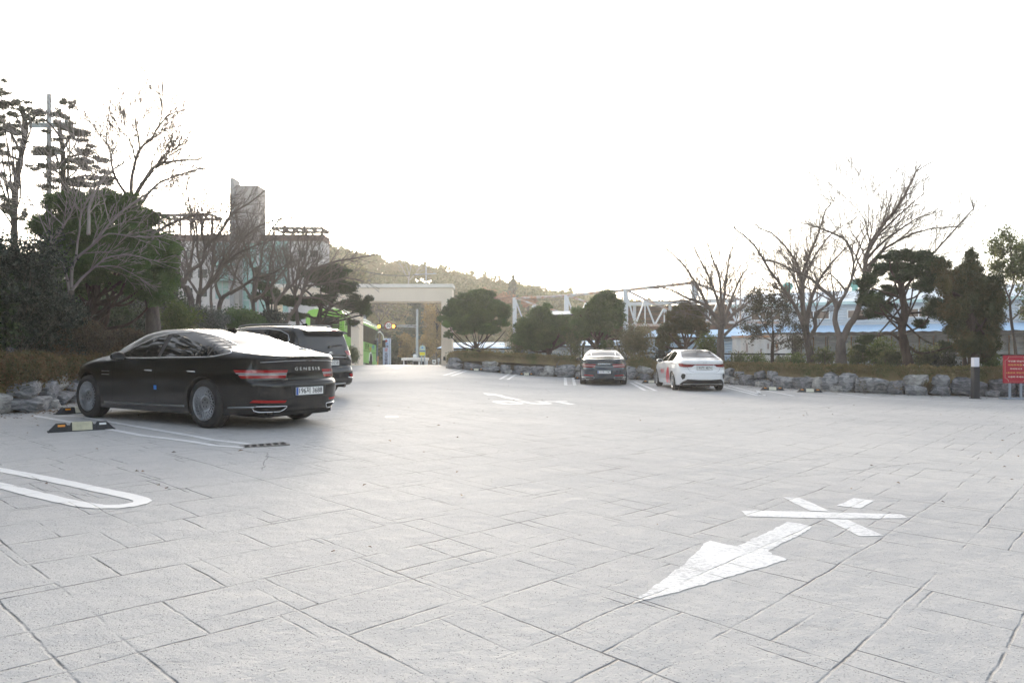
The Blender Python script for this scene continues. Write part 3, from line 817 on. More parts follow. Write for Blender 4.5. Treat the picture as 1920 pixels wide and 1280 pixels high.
# left wall: the planting is on the left, so the path runs towards the camera
run_wall('boulder_wall', 'row of large weathered boulders at the left edge in front of the nearest black sedan', [(-12.4,36.0),(-11.6,27.0),(-10.6,21.0),(-9.5,16.2),(-8.95,13.9),(-8.55,12.9),(-8.95,11.9),(-9.6,9.0)][::-1], lambda t: 0.62, 23, 0.7, 1.3)

def bed(name, path, side, depth, h, m):
    """soil sheet behind a boulder wall: rises from just behind the stones"""
    pts = path_pts(path, 0.5); V = []; F = []; offs = [0.25, 0.45, 0.8, 1.5, 3, 6, depth]; K = len(offs)
    for (p, d) in pts:
        nn = Vector((-d.y, d.x)) * side
        for i, o in enumerate(offs):
            q = p + nn*o; hh = h(o, p); V.append((q.x, q.y, gz(p.x, p.y) + hh))
    for j in range(len(pts)-1):
        for i in range(K-1): F.append((j*K+i, j*K+i+1, (j+1)*K+i+1, (j+1)*K+i))
    o = np_mesh(name, np.array(V), np.array(F), m, smooth=True); o['kind'] = 'structure'; return o
bed('planting_bed', RW, 1, 6.5, lambda o, p: (-0.1 if o < 0.3 else 0.47 + 0.03*sin(p.x*1.3)) if o < 6.2 else 0.0, M_DIRT)
bed('planting_bank', [(-12.4,36.0),(-11.6,27.0),(-10.6,21.0),(-9.5,16.2),(-8.95,13.9),(-8.55,12.9),(-8.95,11.9),(-9.6,9.0),(-9.8,2.0)][::-1], 1, 26, lambda o, p: -0.1 if o < 0.3 else 0.42 + 0.10*min(o, 6), M_DIRT)

# ------------------------------------------------------------------ hedges
hedge('clipped_hedge', 'long low clipped hedge of dry green leaves on top of the right boulder wall', [p for p in RW[1:]], 0.62, 0.85, lambda t: 0.44 + (0.42 if t < 0.14 else 0.42*max(0, 1-(t-0.14)/0.25)), lambda t: 0.45, L_HEDGE, 0.060, 950, 31)
SC_REGISTER = []
# ------------------------------------------------------------------ planting on the right
def zb_px(Y, z=0.5): return HY + (CZ - z) / Y * FPX
JG = 'rounded junipers behind the right hedge'
pad_tree('juniper_tree', 'broad mushroom shaped juniper nearest the gateway on the right', 39.5, [(898,zb_px(39.5)),(897,668),(893,650),(890,640)],
    [[(894,652),(870,644),(850,625),(842,610)], [(895,650),(912,634),(935,618)], [(894,650),(905,625),(900,600)], [(896,660),(925,645),(948,620)], [(893,655),(865,650),(848,634)]],
    [(868,572,24,18),(903,563,28,17),(925,580,24,20),(941,600,14,17),(852,588,22,20),(885,598,34,20),(838,607,15,13),(915,612,24,13),(870,616,20,10),(841,627,8,7)], 0.20, 101, L_JUN, 0.085, 760, group=None, dspread=0.8, rl=0.03, center=False, far=1.0)
pad_tree('juniper_tree', 'lumpy juniper with a short single trunk left of the far dark sedan', 38.3, [(1031,zb_px(38.3)),(1029,670),(1026,655)],
    [[(1027,660),(1000,648),(980,640)], [(1028,658),(1050,648),(1066,635)], [(1027,656),(1022,630),(1012,600)]],
    [(1012,588,22,15),(998,612,25,17),(1030,612,25,18),(978,634,20,11),(1010,640,28,13),(1046,637,26,12),(1058,612,18,17),(1026,575,10,7),(975,612,10,10),(1066,600,12,12)], 0.15, 102, L_JUN, 0.078, 800, dspread=0.7)
pad_tree('juniper_tree', 'tall dense juniper directly behind the far dark sedan', 37.2, [(1117,zb_px(37.2)),(1118,670),(1118,650),(1122,630)],
    [[(1117,690),(1098,678),(1093,660),(1096,640)], [(1119,660),(1140,645),(1155,630)], [(1119,655),(1105,635),(1098,615)], [(1121,690),(1150,665),(1165,660)]],
    [(1142,566,25,19),(1115,588,27,21),(1092,610,22,22),(1147,597,24,23),(1160,580,11,18),(1084,584,11,11),(1120,622,28,16),(1155,622,16,12),(1074,604,10,12),(1138,645,15,9)], 0.20, 103, L_JUN, 0.078, 850, dspread=0.7)
pad_tree('juniper_tree', 'rounded juniper with a browning left side behind the white sedan', 33.2, [(1283,zb_px(33.2)),(1284,670),(1285,650),(1288,635)],
    [[(1285,655),(1268,642),(1255,625)], [(1286,650),(1300,640),(1318,628)], [(1284,665),(1262,655),(1248,650)]],
    [(1290,581,24,14),(1268,597,22,17),(1308,603,20,14),(1284,612,30,14),(1248,618,17,18),(1240,645,12,18),(1316,622,15,10),(1262,632,16,12)], 0.12, 104, L_JUNB, 0.070, 900, dspread=0.6)
pad_tree('old_juniper_tree', 'gnarled old juniper with a twisted brown trunk left of the tall dark cypress', 23.6, [(1706,zb_px(23.6)),(1702,675),(1694,640),(1691,610),(1696,585),(1692,555),(1690,530)],
    [[(1693,640),(1665,624),(1628,634)], [(1700,648),(1728,662),(1775,652),(1790,645)], [(1693,590),(1725,586),(1755,592)], [(1693,560),(1660,548),(1635,540)], [(1692,545),(1712,520),(1722,490)], [(1691,540),(1672,510),(1668,488)], [(1694,600),(1665,592),(1640,585)]],
    [(1680,480,27,11),(1715,480,26,11),(1745,498,20,17),(1655,502,18,13),(1630,527,18,14),(1622,560,17,18),(1650,582,26,16),(1672,545,22,10),(1708,512,30,13),(1738,535,20,18),(1752,575,18,24),(1620,634,14,8),(1613,652,9,7),(1690,500,28,12),(1640,560,16,14),(1725,606,15,9),(1785,652,22,12)], 0.17, 105, L_JUND, 0.062, 800, rl=0.035, dspread=0.7, bark=M_BARKR, pk=1.22)
pad_tree('cypress_tree', 'tall dark egg shaped cypress behind the right hand bollard light', 22.4, [(1826,zb_px(22.4)),(1824,680),(1820,620),(1820,540)],
    [[(1815,705),(1808,670),(1805,630)], [(1824,690),(1835,660),(1845,620)]],
    [(1822,478,9,13),(1822,502,20,17),(1798,520,22,24),(1845,535,24,26),(1775,535,14,28),(1820,560,30,30),(1858,580,20,34),(1790,590,24,32),(1835,615,28,30),(1855,640,17,22),(1815,640,22,26),(1838,668,16,18),(1765,500,14,17)], 0.16, 106, L_JUNB, 0.060, 900, rl=0.05, dspread=0.5, depth_k=0.9, flat=0.45, pk=1.18)

bare_tree('bare_tree', 'bare spreading tree with one thick dark trunk just right of the white sedan', 31.2, [(1352,zb_px(31.2)),(1351,665),(1351,635),(1353,608)],
    [[(1350,612),(1334,585),(1312,545),(1292,510),(1268,485),(1243,462)], [(1349,606),(1325,575),(1290,560),(1262,545),(1240,538)], [(1352,606),(1345,560),(1330,520),(1312,482),(1298,452)],
     [(1353,606),(1352,555),(1350,520),(1336,482),(1322,440)], [(1355,606),(1358,560),(1364,510),(1372,470),(1380,452)], [(1357,610),(1378,586),(1402,568),(1430,548)], [(1357,630),(1382,605),(1408,592),(1432,578)],
     [(1350,615),(1322,592),(1300,575),(1282,562)], [(1356,606),(1372,560),(1388,520),(1402,500)]], 0.20, 0.085, 201, lvl=2, Lsub=1.5, up=0.10, dens=1.35, spread=0.6, minr=0.006, depth=1.8)
bare_tree('bare_tree', 'bare leaning tree with a forked trunk left of the tallest bare tree', 27.3, [(1523,zb_px(27.3)),(1519,668),(1514,636),(1511,610)],
    [[(1513,640),(1497,588),(1465,538),(1442,507),(1424,475),(1403,448),(1380,430)], [(1512,615),(1503,560),(1499,505),(1480,470),(1450,440),(1425,428)], [(1511,610),(1502,530),(1514,485),(1533,440),(1546,398)],
     [(1512,612),(1522,560),(1540,520),(1562,492),(1582,470)], [(1504,570),(1508,520),(1530,472),(1560,432),(1598,408)], [(1500,560),(1490,520),(1470,498),(1440,486)], [(1514,640),(1528,615),(1530,590),(1548,575),(1570,560)]], 0.17, 0.095, 202, lvl=2, Lsub=1.6, up=0.10, dens=1.25, spread=0.55, minr=0.006, depth=1.5)
bare_tree('bare_tree', 'tallest bare tree with two stems rising from one trunk above the right hedge', 25.0, [(1578,zb_px(25)),(1577,675),(1576,650),(1577,635)],
    [[(1575,640),(1566,600),(1567,567),(1540,542),(1512,518),(1480,503),(1452,490)], [(1567,572),(1588,548),(1600,515),(1601,485),(1590,455),(1560,436),(1495,417)], [(1601,490),(1617,450),(1628,425),(1626,375),(1621,345),(1610,325)],
     [(1578,640),(1590,612),(1606,588),(1619,535),(1630,464),(1658,418),(1688,379),(1718,320)], [(1630,470),(1652,435),(1690,400),(1731,366)], [(1626,490),(1660,450),(1717,410),(1745,402)], [(1622,520),(1650,475),(1700,445),(1750,428),(1790,425)],
     [(1629,426),(1610,395),(1585,368),(1558,345),(1540,325)], [(1625,380),(1640,355),(1665,335)], [(1600,515),(1612,480),(1640,452),(1680,440)], [(1603,600),(1640,590),(1668,560),(1704,517),(1757,464),(1790,428),(1824,393)], [(1590,545),(1560,515),(1530,500)], [(1600,480),(1580,440),(1575,400),(1560,370)]],
    0.23, 0.115, 203, lvl=2, Lsub=1.75, up=0.10, dens=1.15, spread=0.52, minr=0.006, depth=1.3)
bare_tree('small_leafy_tree', 'small dark twiggy tree with sparse leaves right of the thick dark bare trunk', 28.2, [(1449,zb_px(28.2)),(1448,670),(1449,640),(1450,620)],
    [[(1450,630),(1448,600),(1446,575),(1448,552)], [(1450,640),(1435,615),(1420,590),(1412,570)], [(1450,635),(1468,612),(1480,590),(1485,570)], [(1449,640),(1425,630),(1405,618)], [(1450,645),(1475,640),(1500,625)], [(1449,600),(1430,575),(1425,555)], [(1449,600),(1465,575),(1470,556)], [(1448,660),(1470,652),(1485,645)]],
    0.085, 0.032, 204, lvl=2, Lsub=0.75, up=0.05, dens=1.1, bark=M_BARKR, depth=0.8, leaves=(leafmat('grey_green_leaves', [(0.05,0.05,0.035),(0.09,0.085,0.055),(0.14,0.13,0.09)], 1.5), 7500, 0.075, 0.10))
bare_tree('small_leafy_tree', 'thin tree with small olive leaves at the right edge behind the red sign', 23.0, [(1908,zb_px(23)),(1903,650),(1896,600),(1893,560)],
    [[(1894,565),(1880,530),(1868,500),(1862,470)], [(1893,560),(1900,520),(1895,480),(1890,455)], [(1894,570),(1915,540),(1930,500),(1940,470)], [(1896,600),(1915,585),(1940,575)], [(1893,550),(1915,500),(1918,470)], [(1896,610),(1880,590),(1872,560)]],
    0.06, 0.035, 205, lvl=2, Lsub=0.7, up=0.06, dens=1.1, depth=0.7, leaves=(L_SPARSE, 6500, 0.085, 0.10))

def rshrub(px, py, rx, ry, Y, leaf, cnt, lsz, seed, label, name='shrub', group=None, **k):
    s = Y / FPX; c = PX(px, py, Y); return shrub(name, label, c, (rx*s, rx*s*0.85, ry*s), leaf, cnt, lsz, seed, group=group, zb=gz(c.x, Y) + 0.42, **k)
rshrub(975, 645, 27, 32, 39, L_SPARSE, 3600, 0.085, 301, 'loose pale leaved shrub between the first two rounded junipers', shell=0.05)
rshrub(1078, 640, 22, 32, 37, L_SPARSE, 2600, 0.085, 302, 'thin leafy shrub between the second and third rounded junipers', shell=0.05)
rshrub(1188, 640, 42, 34, 35.8, L_BROWNG, 9500, 0.080, 303, 'big loose dry brown shrub between the far dark sedan and the white sedan', shell=0.1)
rshrub(1205, 682, 40, 22, 34.8, L_HEDGE, 5200, 0.070, 304, 'low bushy growth at the foot of the big dry brown shrub', shell=0.1)
rshrub(1325, 652, 25, 26, 32, L_BRIGHT, 3400, 0.080, 305, 'fresh green leafy shrub behind the right shoulder of the white sedan', shell=0.1)
rshrub(1245, 672, 24, 22, 33.8, L_BROAD, 2600, 0.075, 306, 'dark leafy shrub just left of the white sedan', shell=0.1)
YG = [(915,664,26,14,40,L_HEDGE),(950,668,22,12,39,L_SPARSE),(1000,668,24,14,38.5,L_SPARSE),(1052,672,20,13,37.5,L_SPARSE),(1078,676,18,12,37,L_HEDGE),(1165,678,20,15,36.2,L_SPARSE),(1385,674,20,16,30.5,L_SPARSE),(1420,676,24,15,29.5,L_BRIGHT),(1465,677,16,13,29,L_SPARSE),(1492,676,22,15,28,L_BRIGHT),(1545,670,24,22,27,L_SPARSE),(1608,668,24,26,26,L_SPARSE),(1650,662,28,32,25.5,L_BRIGHT),(1672,672,26,24,24.6,L_SPARSE),(1738,672,30,24,24,L_SPARSE),(1775,680,26,20,23.4,L_BROAD),(1858,682,20,18,22.6,L_BRIGHT)]
desc = ['low dry bush under the mushroom shaped juniper','sparse low bush under the loose pale leaved shrub','leafy low bush left of the short single trunk','sparse low bush right of the short single trunk','low dry bush left of the far dark sedan','low leafy bush right of the far dark sedan','sparse low bush right of the thick dark trunk','yellow green low bush left of the small dark twiggy tree','small bush right of the small dark twiggy tree','yellow green bush left of the forked bare trunk','tall sparse bush between the two biggest bare trunks','tall sparse bush right of the two stemmed bare trunk','bright leafy bush left of the gnarled old juniper','sparse bush at the foot of the gnarled old juniper','twiggy bush right of the gnarled old juniper','dark low bush left of the tall cypress','glossy green bush right of the tall cypress']
for i, (px, py, rx, ry, Y, lf) in enumerate(YG):
    rshrub(px, py, rx, ry, Y, lf, int(rx*ry*3.4), 0.075, 320+i, desc[i], group='low bushes behind the right hedge', shell=0.05, stems=6)
rshrub(848, 673, 11.5, 13, 38.5, L_HEDGE, 2600, 0.05, 341, 'small round clipped bush at the gate end of the right hedge', name='round_bush', shell=0.7, stems=3, lump=0.05)
def cycad():
    Y = 38.8; c = PX(880, 672, Y); r = thing('cycad', 'spiky palm like plant under the mushroom shaped juniper', 'plant', (c.x, Y, 0.75)); rng = np.random.default_rng(9); L = []
    V, F, b = [], [], 0
    for k in range(34):
        a = rng.random()*6.28; h = rng.uniform(0.5, 1.0); pts = []
        for t in np.linspace(0, 1, 7): pts.append((c.x + cos(a)*t*0.75, Y + sin(a)*t*0.75, 0.95 + h*0.55*sin(t*2.2)))
        P = np.array(pts); w = 0.05*np.sin(np.linspace(0.3, pi, 7)); side = np.array([-sin(a), cos(a), 0])
        V.append(np.stack([P - side*w[:, None], P + side*w[:, None]], 1).reshape(-1, 3))
        for i in range(6): F.append((b+2*i, b+2*i+1, b+2*i+3, b+2*i+2))
        b += 14
    np_mesh('fronds', np.concatenate(V), np.array(F), L_BRIGHT, r)
    mb = MB(); mb.tube([(0,0,-0.3),(0,0,0.25)], 0.10, 8); mb.build('trunk', M_BARKD, r)
cycad()

# ------------------------------------------------------------------ planting on the left
LWF = [(-9.8, 4.0), (-9.6, 9.0), (-8.95, 11.9), (-8.55, 12.9), (-8.95, 13.9), (-9.5, 16.2), (-10.6, 21.0), (-11.6, 27.0), (-12.4, 36.0)]
hedge('azalea_hedge', 'low spreading azalea hedge of green and brown leaves above the left boulders', LWF[1:7], 0.78, 1.45, lambda t: 0.62, lambda t: 0.66 + 0.06*sin(t*20), L_AZAL, 0.050, 2300, 41)
hedge('azalea_hedge', 'brown green hedge running from behind the tall dark car to the gateway', LWF[6:], 0.75, 1.2, lambda t: 0.62, lambda t: 0.55, L_AZALD, 0.07, 700, 42)
def lmound(px, py, rx, ry, Y, leaf, cnt, lsz, seed, label, name='shrub', ztop=None, **k):
    s = Y / FPX; c = PX(px, py, Y); return shrub(name, label, c, (rx*s, rx*s*0.9, ry*s), leaf, cnt, lsz, seed, zb=0.75, **k)
lmound(130, 640, 75, 48, 17.0, L_AZALD, 30000, 0.045, 401, 'large brown azalea mound at the left behind the front hedge', name='azalea_bush', shell=0.7, lump=0.10)
lmound(225, 655, 70, 40, 20.0, L_AZALD, 26000, 0.05, 402, 'reddish brown azalea mound sloping down behind the bonnet of the nearest sedan', name='azalea_bush', shell=0.7, lump=0.10)
lmound(300, 672, 55, 30, 22.5, L_AZAL, 12000, 0.055, 403, 'low azalea mound behind the windscreen of the nearest sedan', name='azalea_bush', shell=0.7, lump=0.10)
lmound(20, 545, 95, 95, 15.6, L_BROAD, 26000, 0.075, 404, 'big dark glossy leaved evergreen shrub filling the left edge', name='evergreen_shrub', shell=0.35, lump=0.35, stems=9, flat=0.3)
lmound(95, 610, 58, 60, 16.4, L_BROAD, 11000, 0.072, 405, 'dark glossy leaved bush right of the big evergreen shrub', name='evergreen_shrub', shell=0.25, lump=0.35, flat=0.3)
lmound(335, 600, 34, 36, 23.0, L_BRIGHT, 7000, 0.065, 406, 'fresh yellow green bush right of the thick grey trunk', shell=0.2, lump=0.3)
lmound(388, 605, 40, 30, 25.0, leafmat('silvery_leaves', [(0.05,0.06,0.05),(0.10,0.12,0.10),(0.20,0.22,0.20)], 1.4, rough=0.3), 7000, 0.075, 407, 'silvery dark leaved bush above the roof of the nearest sedan', shell=0.2)
lmound(450, 600, 42, 26, 27.0, L_JUN, 6500, 0.075, 408, 'mid green bush under the bare multi stemmed trees', shell=0.2)
lmound(505, 603, 32, 24, 28.5, L_BROAD, 4200, 0.08, 409, 'dark leafy bush just left of the leaning bare trunks', shell=0.2)
for i, (px, py, rx, ry, Y) in enumerate(((30,600,75,70,21),(110,590,65,65,24),(190,600,60,55,26),(250,600,60,55,28),(320,590,50,45,31),(-70,590,90,90,20),(-60,600,90,80,15))):
    lmound(px, py, rx, ry, Y, L_BROAD if i % 2 else L_JUND, 6500, 0.10, 420+i, ['dark evergreen thicket behind the big glossy shrub','dark thicket left of the red brown juniper trunk','deep green thicket behind the red brown juniper trunk','deep green thicket left of the thick grey trunk','dark thicket behind the yellow green bush','dark thicket at the far left edge of the bank','dark leafy bush at the near left edge'][i], name='thicket_shrub', shell=0.3, flat=0.2, stems=12)
lmound(662, 664, 13, 17, 40.0, L_SPARSE, 1500, 0.07, 430, 'small thin bush at the foot of the left gate pillar', shell=0.1)

pad_tree('juniper_tree', 'large dense round juniper above the bonnet of the nearest sedan', 19.0, [(188,zb_px(19, 0.9)),(184,680),(180,640),(174,600),(178,560),(182,530)],
    [[(184,640),(200,600),(204,570),(200,550)], [(182,570),(210,560),(232,548)], [(178,560),(150,530),(120,500)]],
    [(150,392,42,24),(205,386,38,24),(250,422,38,28),(108,432,34,32),(180,440,50,32),(290,462,30,28),(302,512,24,30),(250,490,38,28),(268,546,36,20),(150,500,48,24),(105,485,28,28),(200,478,30,16),(300,552,20,15),(155,545,38,14),(225,535,25,14),(230,450,36,26)], 0.17, 111, leafmat('deep_juniper_needles', [(0.040,0.080,0.022), (0.080,0.150,0.040), (0.14,0.23,0.06)], 1.2), 0.060, 1000, rl=0.05, dspread=0.9, bark=M_BARKR, pk=1.30)
pad_tree('juniper_tree', 'wide flat layered dark juniper in front of the left side of the gateway', 34.0, [(604,zb_px(34, 0.7)),(602,660),(598,620),(600,590),(604,560)],
    [[(600,600),(570,590),(545,580)], [(600,610),(640,600),(680,590)], [(601,590),(630,570),(660,560)], [(602,580),(580,550),(560,540)], [(599,620),(630,625),(655,625)]],
    [(560,562,26,11),(600,518,30,16),(636,536,30,16),(603,560,30,11),(662,570,26,15),(556,594,20,8),(660,606,14,6),(684,580,12,16),(640,508,22,12),(585,620,20,7),(690,560,8,10)], 0.14, 112, L_JUND, 0.075, 620, rl=0.05, dspread=1.0, bark=M_BARKD)
pad_tree('pine_tree', 'small dark pine between the bare trees and the gateway', 36.0, [(505,zb_px(36, 0.7)),(506,620),(503,570),(500,540)],
    [[(503,570),(490,555),(480,550)], [(502,560),(515,548),(525,545)]], [(492,535,16,9),(512,548,18,9),(485,555,14,7),(505,520,12,8),(520,565,14,7),(482,515,8,12)], 0.10, 113, L_JUND, 0.10, 1100, core=False, bark=M_BARKD, dspread=0.5)
pad_tree('pine_tree', 'tall open pine at the far left edge above the big evergreen shrub', 28.0, [(30,zb_px(28, 1.0)),(28,560),(27,450),(28,370),(40,290),(48,240),(40,200)],
    [[(40,290),(20,250),(0,240)], [(45,250),(30,220),(10,212)], [(36,300),(10,290),(-15,285)], [(44,240),(60,225),(70,215)]],
    [(15,186,24,6),(42,212,18,6),(0,158,7,10),(8,242,24,9),(22,268,18,7),(-15,200,20,9),(-5,292,24,11),(18,228,18,6),(-25,240,20,10),(60,222,10,5),(2,340,20,10),(-10,380,20,12),(30,400,14,9)], 0.16, 114, L_PINE, 0.12, 520, core=False, bark=M_BARKD, dspread=1.2, flat=0.15, rl=0.04, pk=1.1, lump=0.5, center=False, far=1.35)
pad_tree('pine_tree', 'broad open pine behind the utility pole at the left', 29.5, [(140,zb_px(29.5, 1.0)),(138,560),(130,450),(120,370),(118,290),(112,240)],
    [[(120,300),(150,290),(185,300)], [(118,280),(135,255),(160,250)], [(120,340),(160,330),(205,335)], [(116,260),(95,235),(80,222)], [(120,330),(85,310),(65,305)]],
    [(85,218,18,7),(115,205,14,9),(126,252,26,8),(106,290,24,10),(160,288,28,10),(182,318,28,10),(112,225,14,7),(150,255,14,7),(205,345,22,9),(140,330,28,10),(80,320,22,9),(225,365,12,7),(165,355,22,9),(110,360,22,9),(130,196,9,7)], 0.15, 115, L_PINE, 0.12, 520, core=False, bark=M_BARKD, dspread=1.2, flat=0.15, rl=0.04, pk=1.1, lump=0.5, center=False, far=1.35)

LT = dict(minr=0.006)
bare_tree('bare_tree', 'bare tree with a thick smooth grey trunk rising behind the roof of the nearest sedan', 19.6, [(288,zb_px(19.6, 0.9)),(288,640),(286,590),(282,540),(266,460),(246,378)],
    [[(247,380),(250,325),(262,282),(284,262),(300,236),(326,214),(362,206)], [(262,284),(256,240),(250,215),(240,180)], [(284,264),(300,226),(302,192),(286,165),(266,138)], [(248,378),(270,340),(292,312),(332,304),(388,296)], [(284,318),(308,290),(330,262),(352,250)],
     [(246,378),(216,330),(206,282),(190,256),(168,228)], [(252,400),(290,350),(330,330),(375,318)], [(205,290),(222,262),(230,240)], [(262,300),(245,270),(215,230)], [(268,460),(300,430),(350,405),(410,395)]],
    0.21, 0.060, 211, lvl=2, Lsub=1.5, up=0.14, dens=1.7, depth=1.2, **LT)
bare_tree('bare_tree', 'pale barked bare tree spreading its twigs in front of the large round juniper', 16.6, [(131,zb_px(16.6, 0.9)),(131,620),(133,575),(134,545)],
    [[(134,545),(152,522),(176,500),(206,481),(250,478),(292,488)], [(134,540),(140,492),(174,460),(208,422),(248,385),(300,352),(345,330)], [(133,560),(120,500),(96,462),(120,424),(140,380),(150,330),(165,290)], [(176,460),(205,440),(262,446),(318,440),(360,400)], [(140,492),(150,430),(152,400),(180,350),(215,318)],
     [(96,462),(70,400),(40,350),(12,300)], [(130,405),(100,350),(85,300),(60,262)], [(208,422),(196,380),(185,330),(165,300),(128,262)], [(176,500),(220,500),(262,520)], [(120,424),(70,380),(30,370),(-10,372)], [(165,440),(170,380),(200,330),(240,300)], [(150,400),(110,330),(70,280),(20,240)], [(185,345),(150,290),(120,240),(90,215)]],
    0.10, 0.040, 212, lvl=2, Lsub=1.1, up=0.10, dens=1.15, depth=1.1, twig=mat('pale_twig_bark', (0.30,0.265,0.25), 0.8, var=0.2, vscale=3), **LT)
bare_tree('bare_tree', 'bare multi stemmed tree with a heavy limb leaning right over the nearest sedan', 25.0, [(362,zb_px(25, 0.9)),(361,600),(358,560),(350,537)],
    [[(350,540),(330,530),(322,510),(316,490)], [(345,532),(354,510),(380,490),(385,464),(412,436),(431,404),(468,380),(500,355)], [(358,560),(340,530),(334,510),(328,480)], [(354,508),(360,470),(362,430),(350,390),(335,350)], [(384,468),(380,430),(395,395),(420,370)], [(354,510),(345,470),(330,440),(315,420)]],
    0.15, 0.085, 213, lvl=2, Lsub=1.3, up=0.14, dens=1.5, depth=1.2, **LT)
bare_tree('bare_tree', 'dark bare tree with many upright stems in front of the teal glazing', 27.0, [(374,zb_px(27, 0.9)),(373,600),(372,565),(374,552)],
    [[(374,555),(376,510),(368,470),(366,430),(352,385),(345,350)], [(376,552),(402,522),(430,476),(470,430),(505,412),(540,408)], [(376,550),(392,530),(399,505),(402,460),(410,420),(440,380)], [(374,555),(358,530),(345,508),(335,480),(325,450)], [(378,552),(408,510),(440,480),(480,462),(520,450)], [(400,500),(420,470),(450,440),(476,400)]],
    0.15, 0.075, 214, lvl=2, Lsub=1.3, up=0.15, dens=1.5, depth=1.5, **LT)
bare_tree('bare_tree', 'crooked bare tree left of the slab tower column', 28.5, [(410,zb_px(28.5, 0.9)),(409,600),(415,562),(432,548)],
    [[(432,548),(440,520),(436,500),(420,470)], [(432,550),(455,535),(478,520),(510,512),(545,492)], [(398,590),(397,550),(399,520),(405,480),(400,430)], [(415,562),(405,530),(412,500),(430,470),(455,440)], [(440,525),(448,490),(470,450),(492,410)]],
    0.13, 0.07, 215, lvl=2, Lsub=1.3, up=0.15, dens=1.5, depth=1.5, **LT)
bare_tree('bare_tree', 'bare forked tree right of the slab tower column', 29.5, [(477,zb_px(29.5, 0.9)),(476,605),(475,575),(474,560)],
    [[(474,570),(468,555),(450,528),(430,507),(415,480)], [(475,560),(478,520),(474,500),(465,474),(450,430),(440,390)], [(477,560),(497,548),(505,520),(510,480),(520,440)], [(476,560),(490,500),(500,450),(530,410),(560,380)], [(478,565),(515,530),(545,490),(560,450)]],
    0.13, 0.07, 216, lvl=2, Lsub=1.35, up=0.15, dens=1.5, depth=1.5, **LT)
bare_tree('bare_tree', 'twin leaning bare trunks above the roof of the tall dark car', 31.0, [(530,zb_px(31, 0.9)),(528,640),(525,612),(522,602)],
    [[(524,606),(517,572),(537,545),(555,527),(570,495),(578,455),(570,420)], [(530,615),(545,590),(560,570),(572,537),(592,505),(640,488),(700,478)], [(540,540),(540,500),(530,460),(535,420)], [(555,527),(590,490),(600,455),(620,430)], [(570,540),(610,530),(650,520),(690,530)], [(517,575),(508,540),(512,500),(500,460)], [(566,555),(600,560),(640,580),(665,600)], [(570,500),(560,460),(548,410),(552,380)], [(590,505),(600,470),(590,440)]],
    0.15, 0.085, 217, lvl=2, Lsub=1.25, up=0.12, dens=1.5, depth=1.4, **LT)
bare_tree('bare_tree', 'dense twiggy bare tree in front of the right end of the clad building', 33.0, [(560,zb_px(33, 0.9)),(559,620),(556,580),(553,550)],
    [[(553,552),(548,500),(545,460),(555,420)], [(553,552),(575,500),(590,460),(612,430)], [(553,555),(530,510),(515,470),(500,440)], [(555,560),(590,530),(625,505),(660,490)], [(553,550),(560,490),(575,440),(580,400)]],
    0.11, 0.06, 218, lvl=2, Lsub=1.25, up=0.14, dens=1.4, depth=1.4, **LT)
bare_tree('bare_tree', 'pale bare tree showing white against the hillside above the gateway', 88.0, [(765,560),(766,530),(767,515)],
    [[(767,525),(755,505),(748,490)], [(767,520),(770,500),(775,480)], [(767,515),(762,495),(760,478)], [(768,525),(785,505),(792,492)]], 0.12, 0.07, 219, lvl=2, Lsub=1.6, up=0.25, dens=0.7, depth=0.8, minr=0.012, bark=mat('pale_bark', (0.40,0.37,0.33), 0.8), twig=mat('pale_bark', (0.40,0.37,0.33), 0.8))
bare_tree('bare_tree', 'pale leafless tree seen through the gateway left of the speed sign', 82.0, [(712,640),(712,610),(711,595)],
    [[(711,600),(700,580),(695,568)], [(711,598),(713,580),(716,568)], [(711,605),(725,585),(735,572)], [(711,600),(705,580),(708,566)]], 0.12, 0.07, 220, lvl=2, Lsub=1.5, up=0.25, dens=0.8, depth=0.8, minr=0.012)

# leaf litter along the walls
def litter():
    rng = np.random.default_rng(77); C = []
    for path, sg, n in ((RW[2:14], -1, 900), (LWF[1:6], -1, 420)):
        pts = path_pts(path, 0.3)
        for _ in range(n):
            p, d = pts[rng.integers(0, len(pts))]; nn = Vector((-d.y, d.x)) * sg; o = abs(rng.normal())*0.55 + 0.02
            q = p + nn*o + d*rng.uniform(-.15, .15); C.append((q.x, q.y, gz(q.x, q.y) + 0.012))
    c0 = GP(133, 773)
    for _ in range(260): x, y = c0.x + rng.normal()*0.25, c0.y + rng.normal()*0.10; C.append((x, y, gz(x, y) + 0.012 + 0.02*rng.random()))
    for _ in range(160): x, y = rng.uniform(-7, 10), rng.uniform(4, 32); C.append((x, y, gz(x, y) + 0.010))
    C = np.array(C); N = np.tile([0, 0, 1.0], (len(C), 1)); V, F = leaf_arrays(C, N, 0.045, rng, 0.75, 0.6)
    o = np_mesh('fallen_leaves', V, F, leafmat('dry_leaves', [(0.09,0.05,0.03),(0.17,0.10,0.05),(0.24,0.17,0.08)], 3, trans=0)); tag(o, 'dry fallen leaves scattered along the feet of the boulder walls', 'leaf litter', kind='stuff')
litter()
def undergrowth():
    """dry weeds hanging between the boulders"""
    rng = np.random.default_rng(78); blobs = []
    for path, n in ((RW[1:13], 70), (LWF[1:7], 16)):
        pts = path_pts(path, 0.3)
        for _ in range(n):
            p, d = pts[rng.integers(0, len(pts))]; nn = Vector((-d.y, d.x)); q = p + nn*rng.uniform(0.02, 0.35); h = rng.uniform(0.12, 0.5)
            blobs.append(((q.x, q.y, gz(q.x, q.y) + h), (rng.uniform(.12,.35), 0.16, rng.uniform(.08,.18)), 150))
    V, F = blob_leaves(blobs, 0.055, rng, 0.3, 0.1, 0.35, 0.3); o = np_mesh('weeds', V, F, L_AZAL); tag(o, 'dry weeds and trailing leaves growing between the boulders', 'weeds', kind='stuff')
undergrowth()

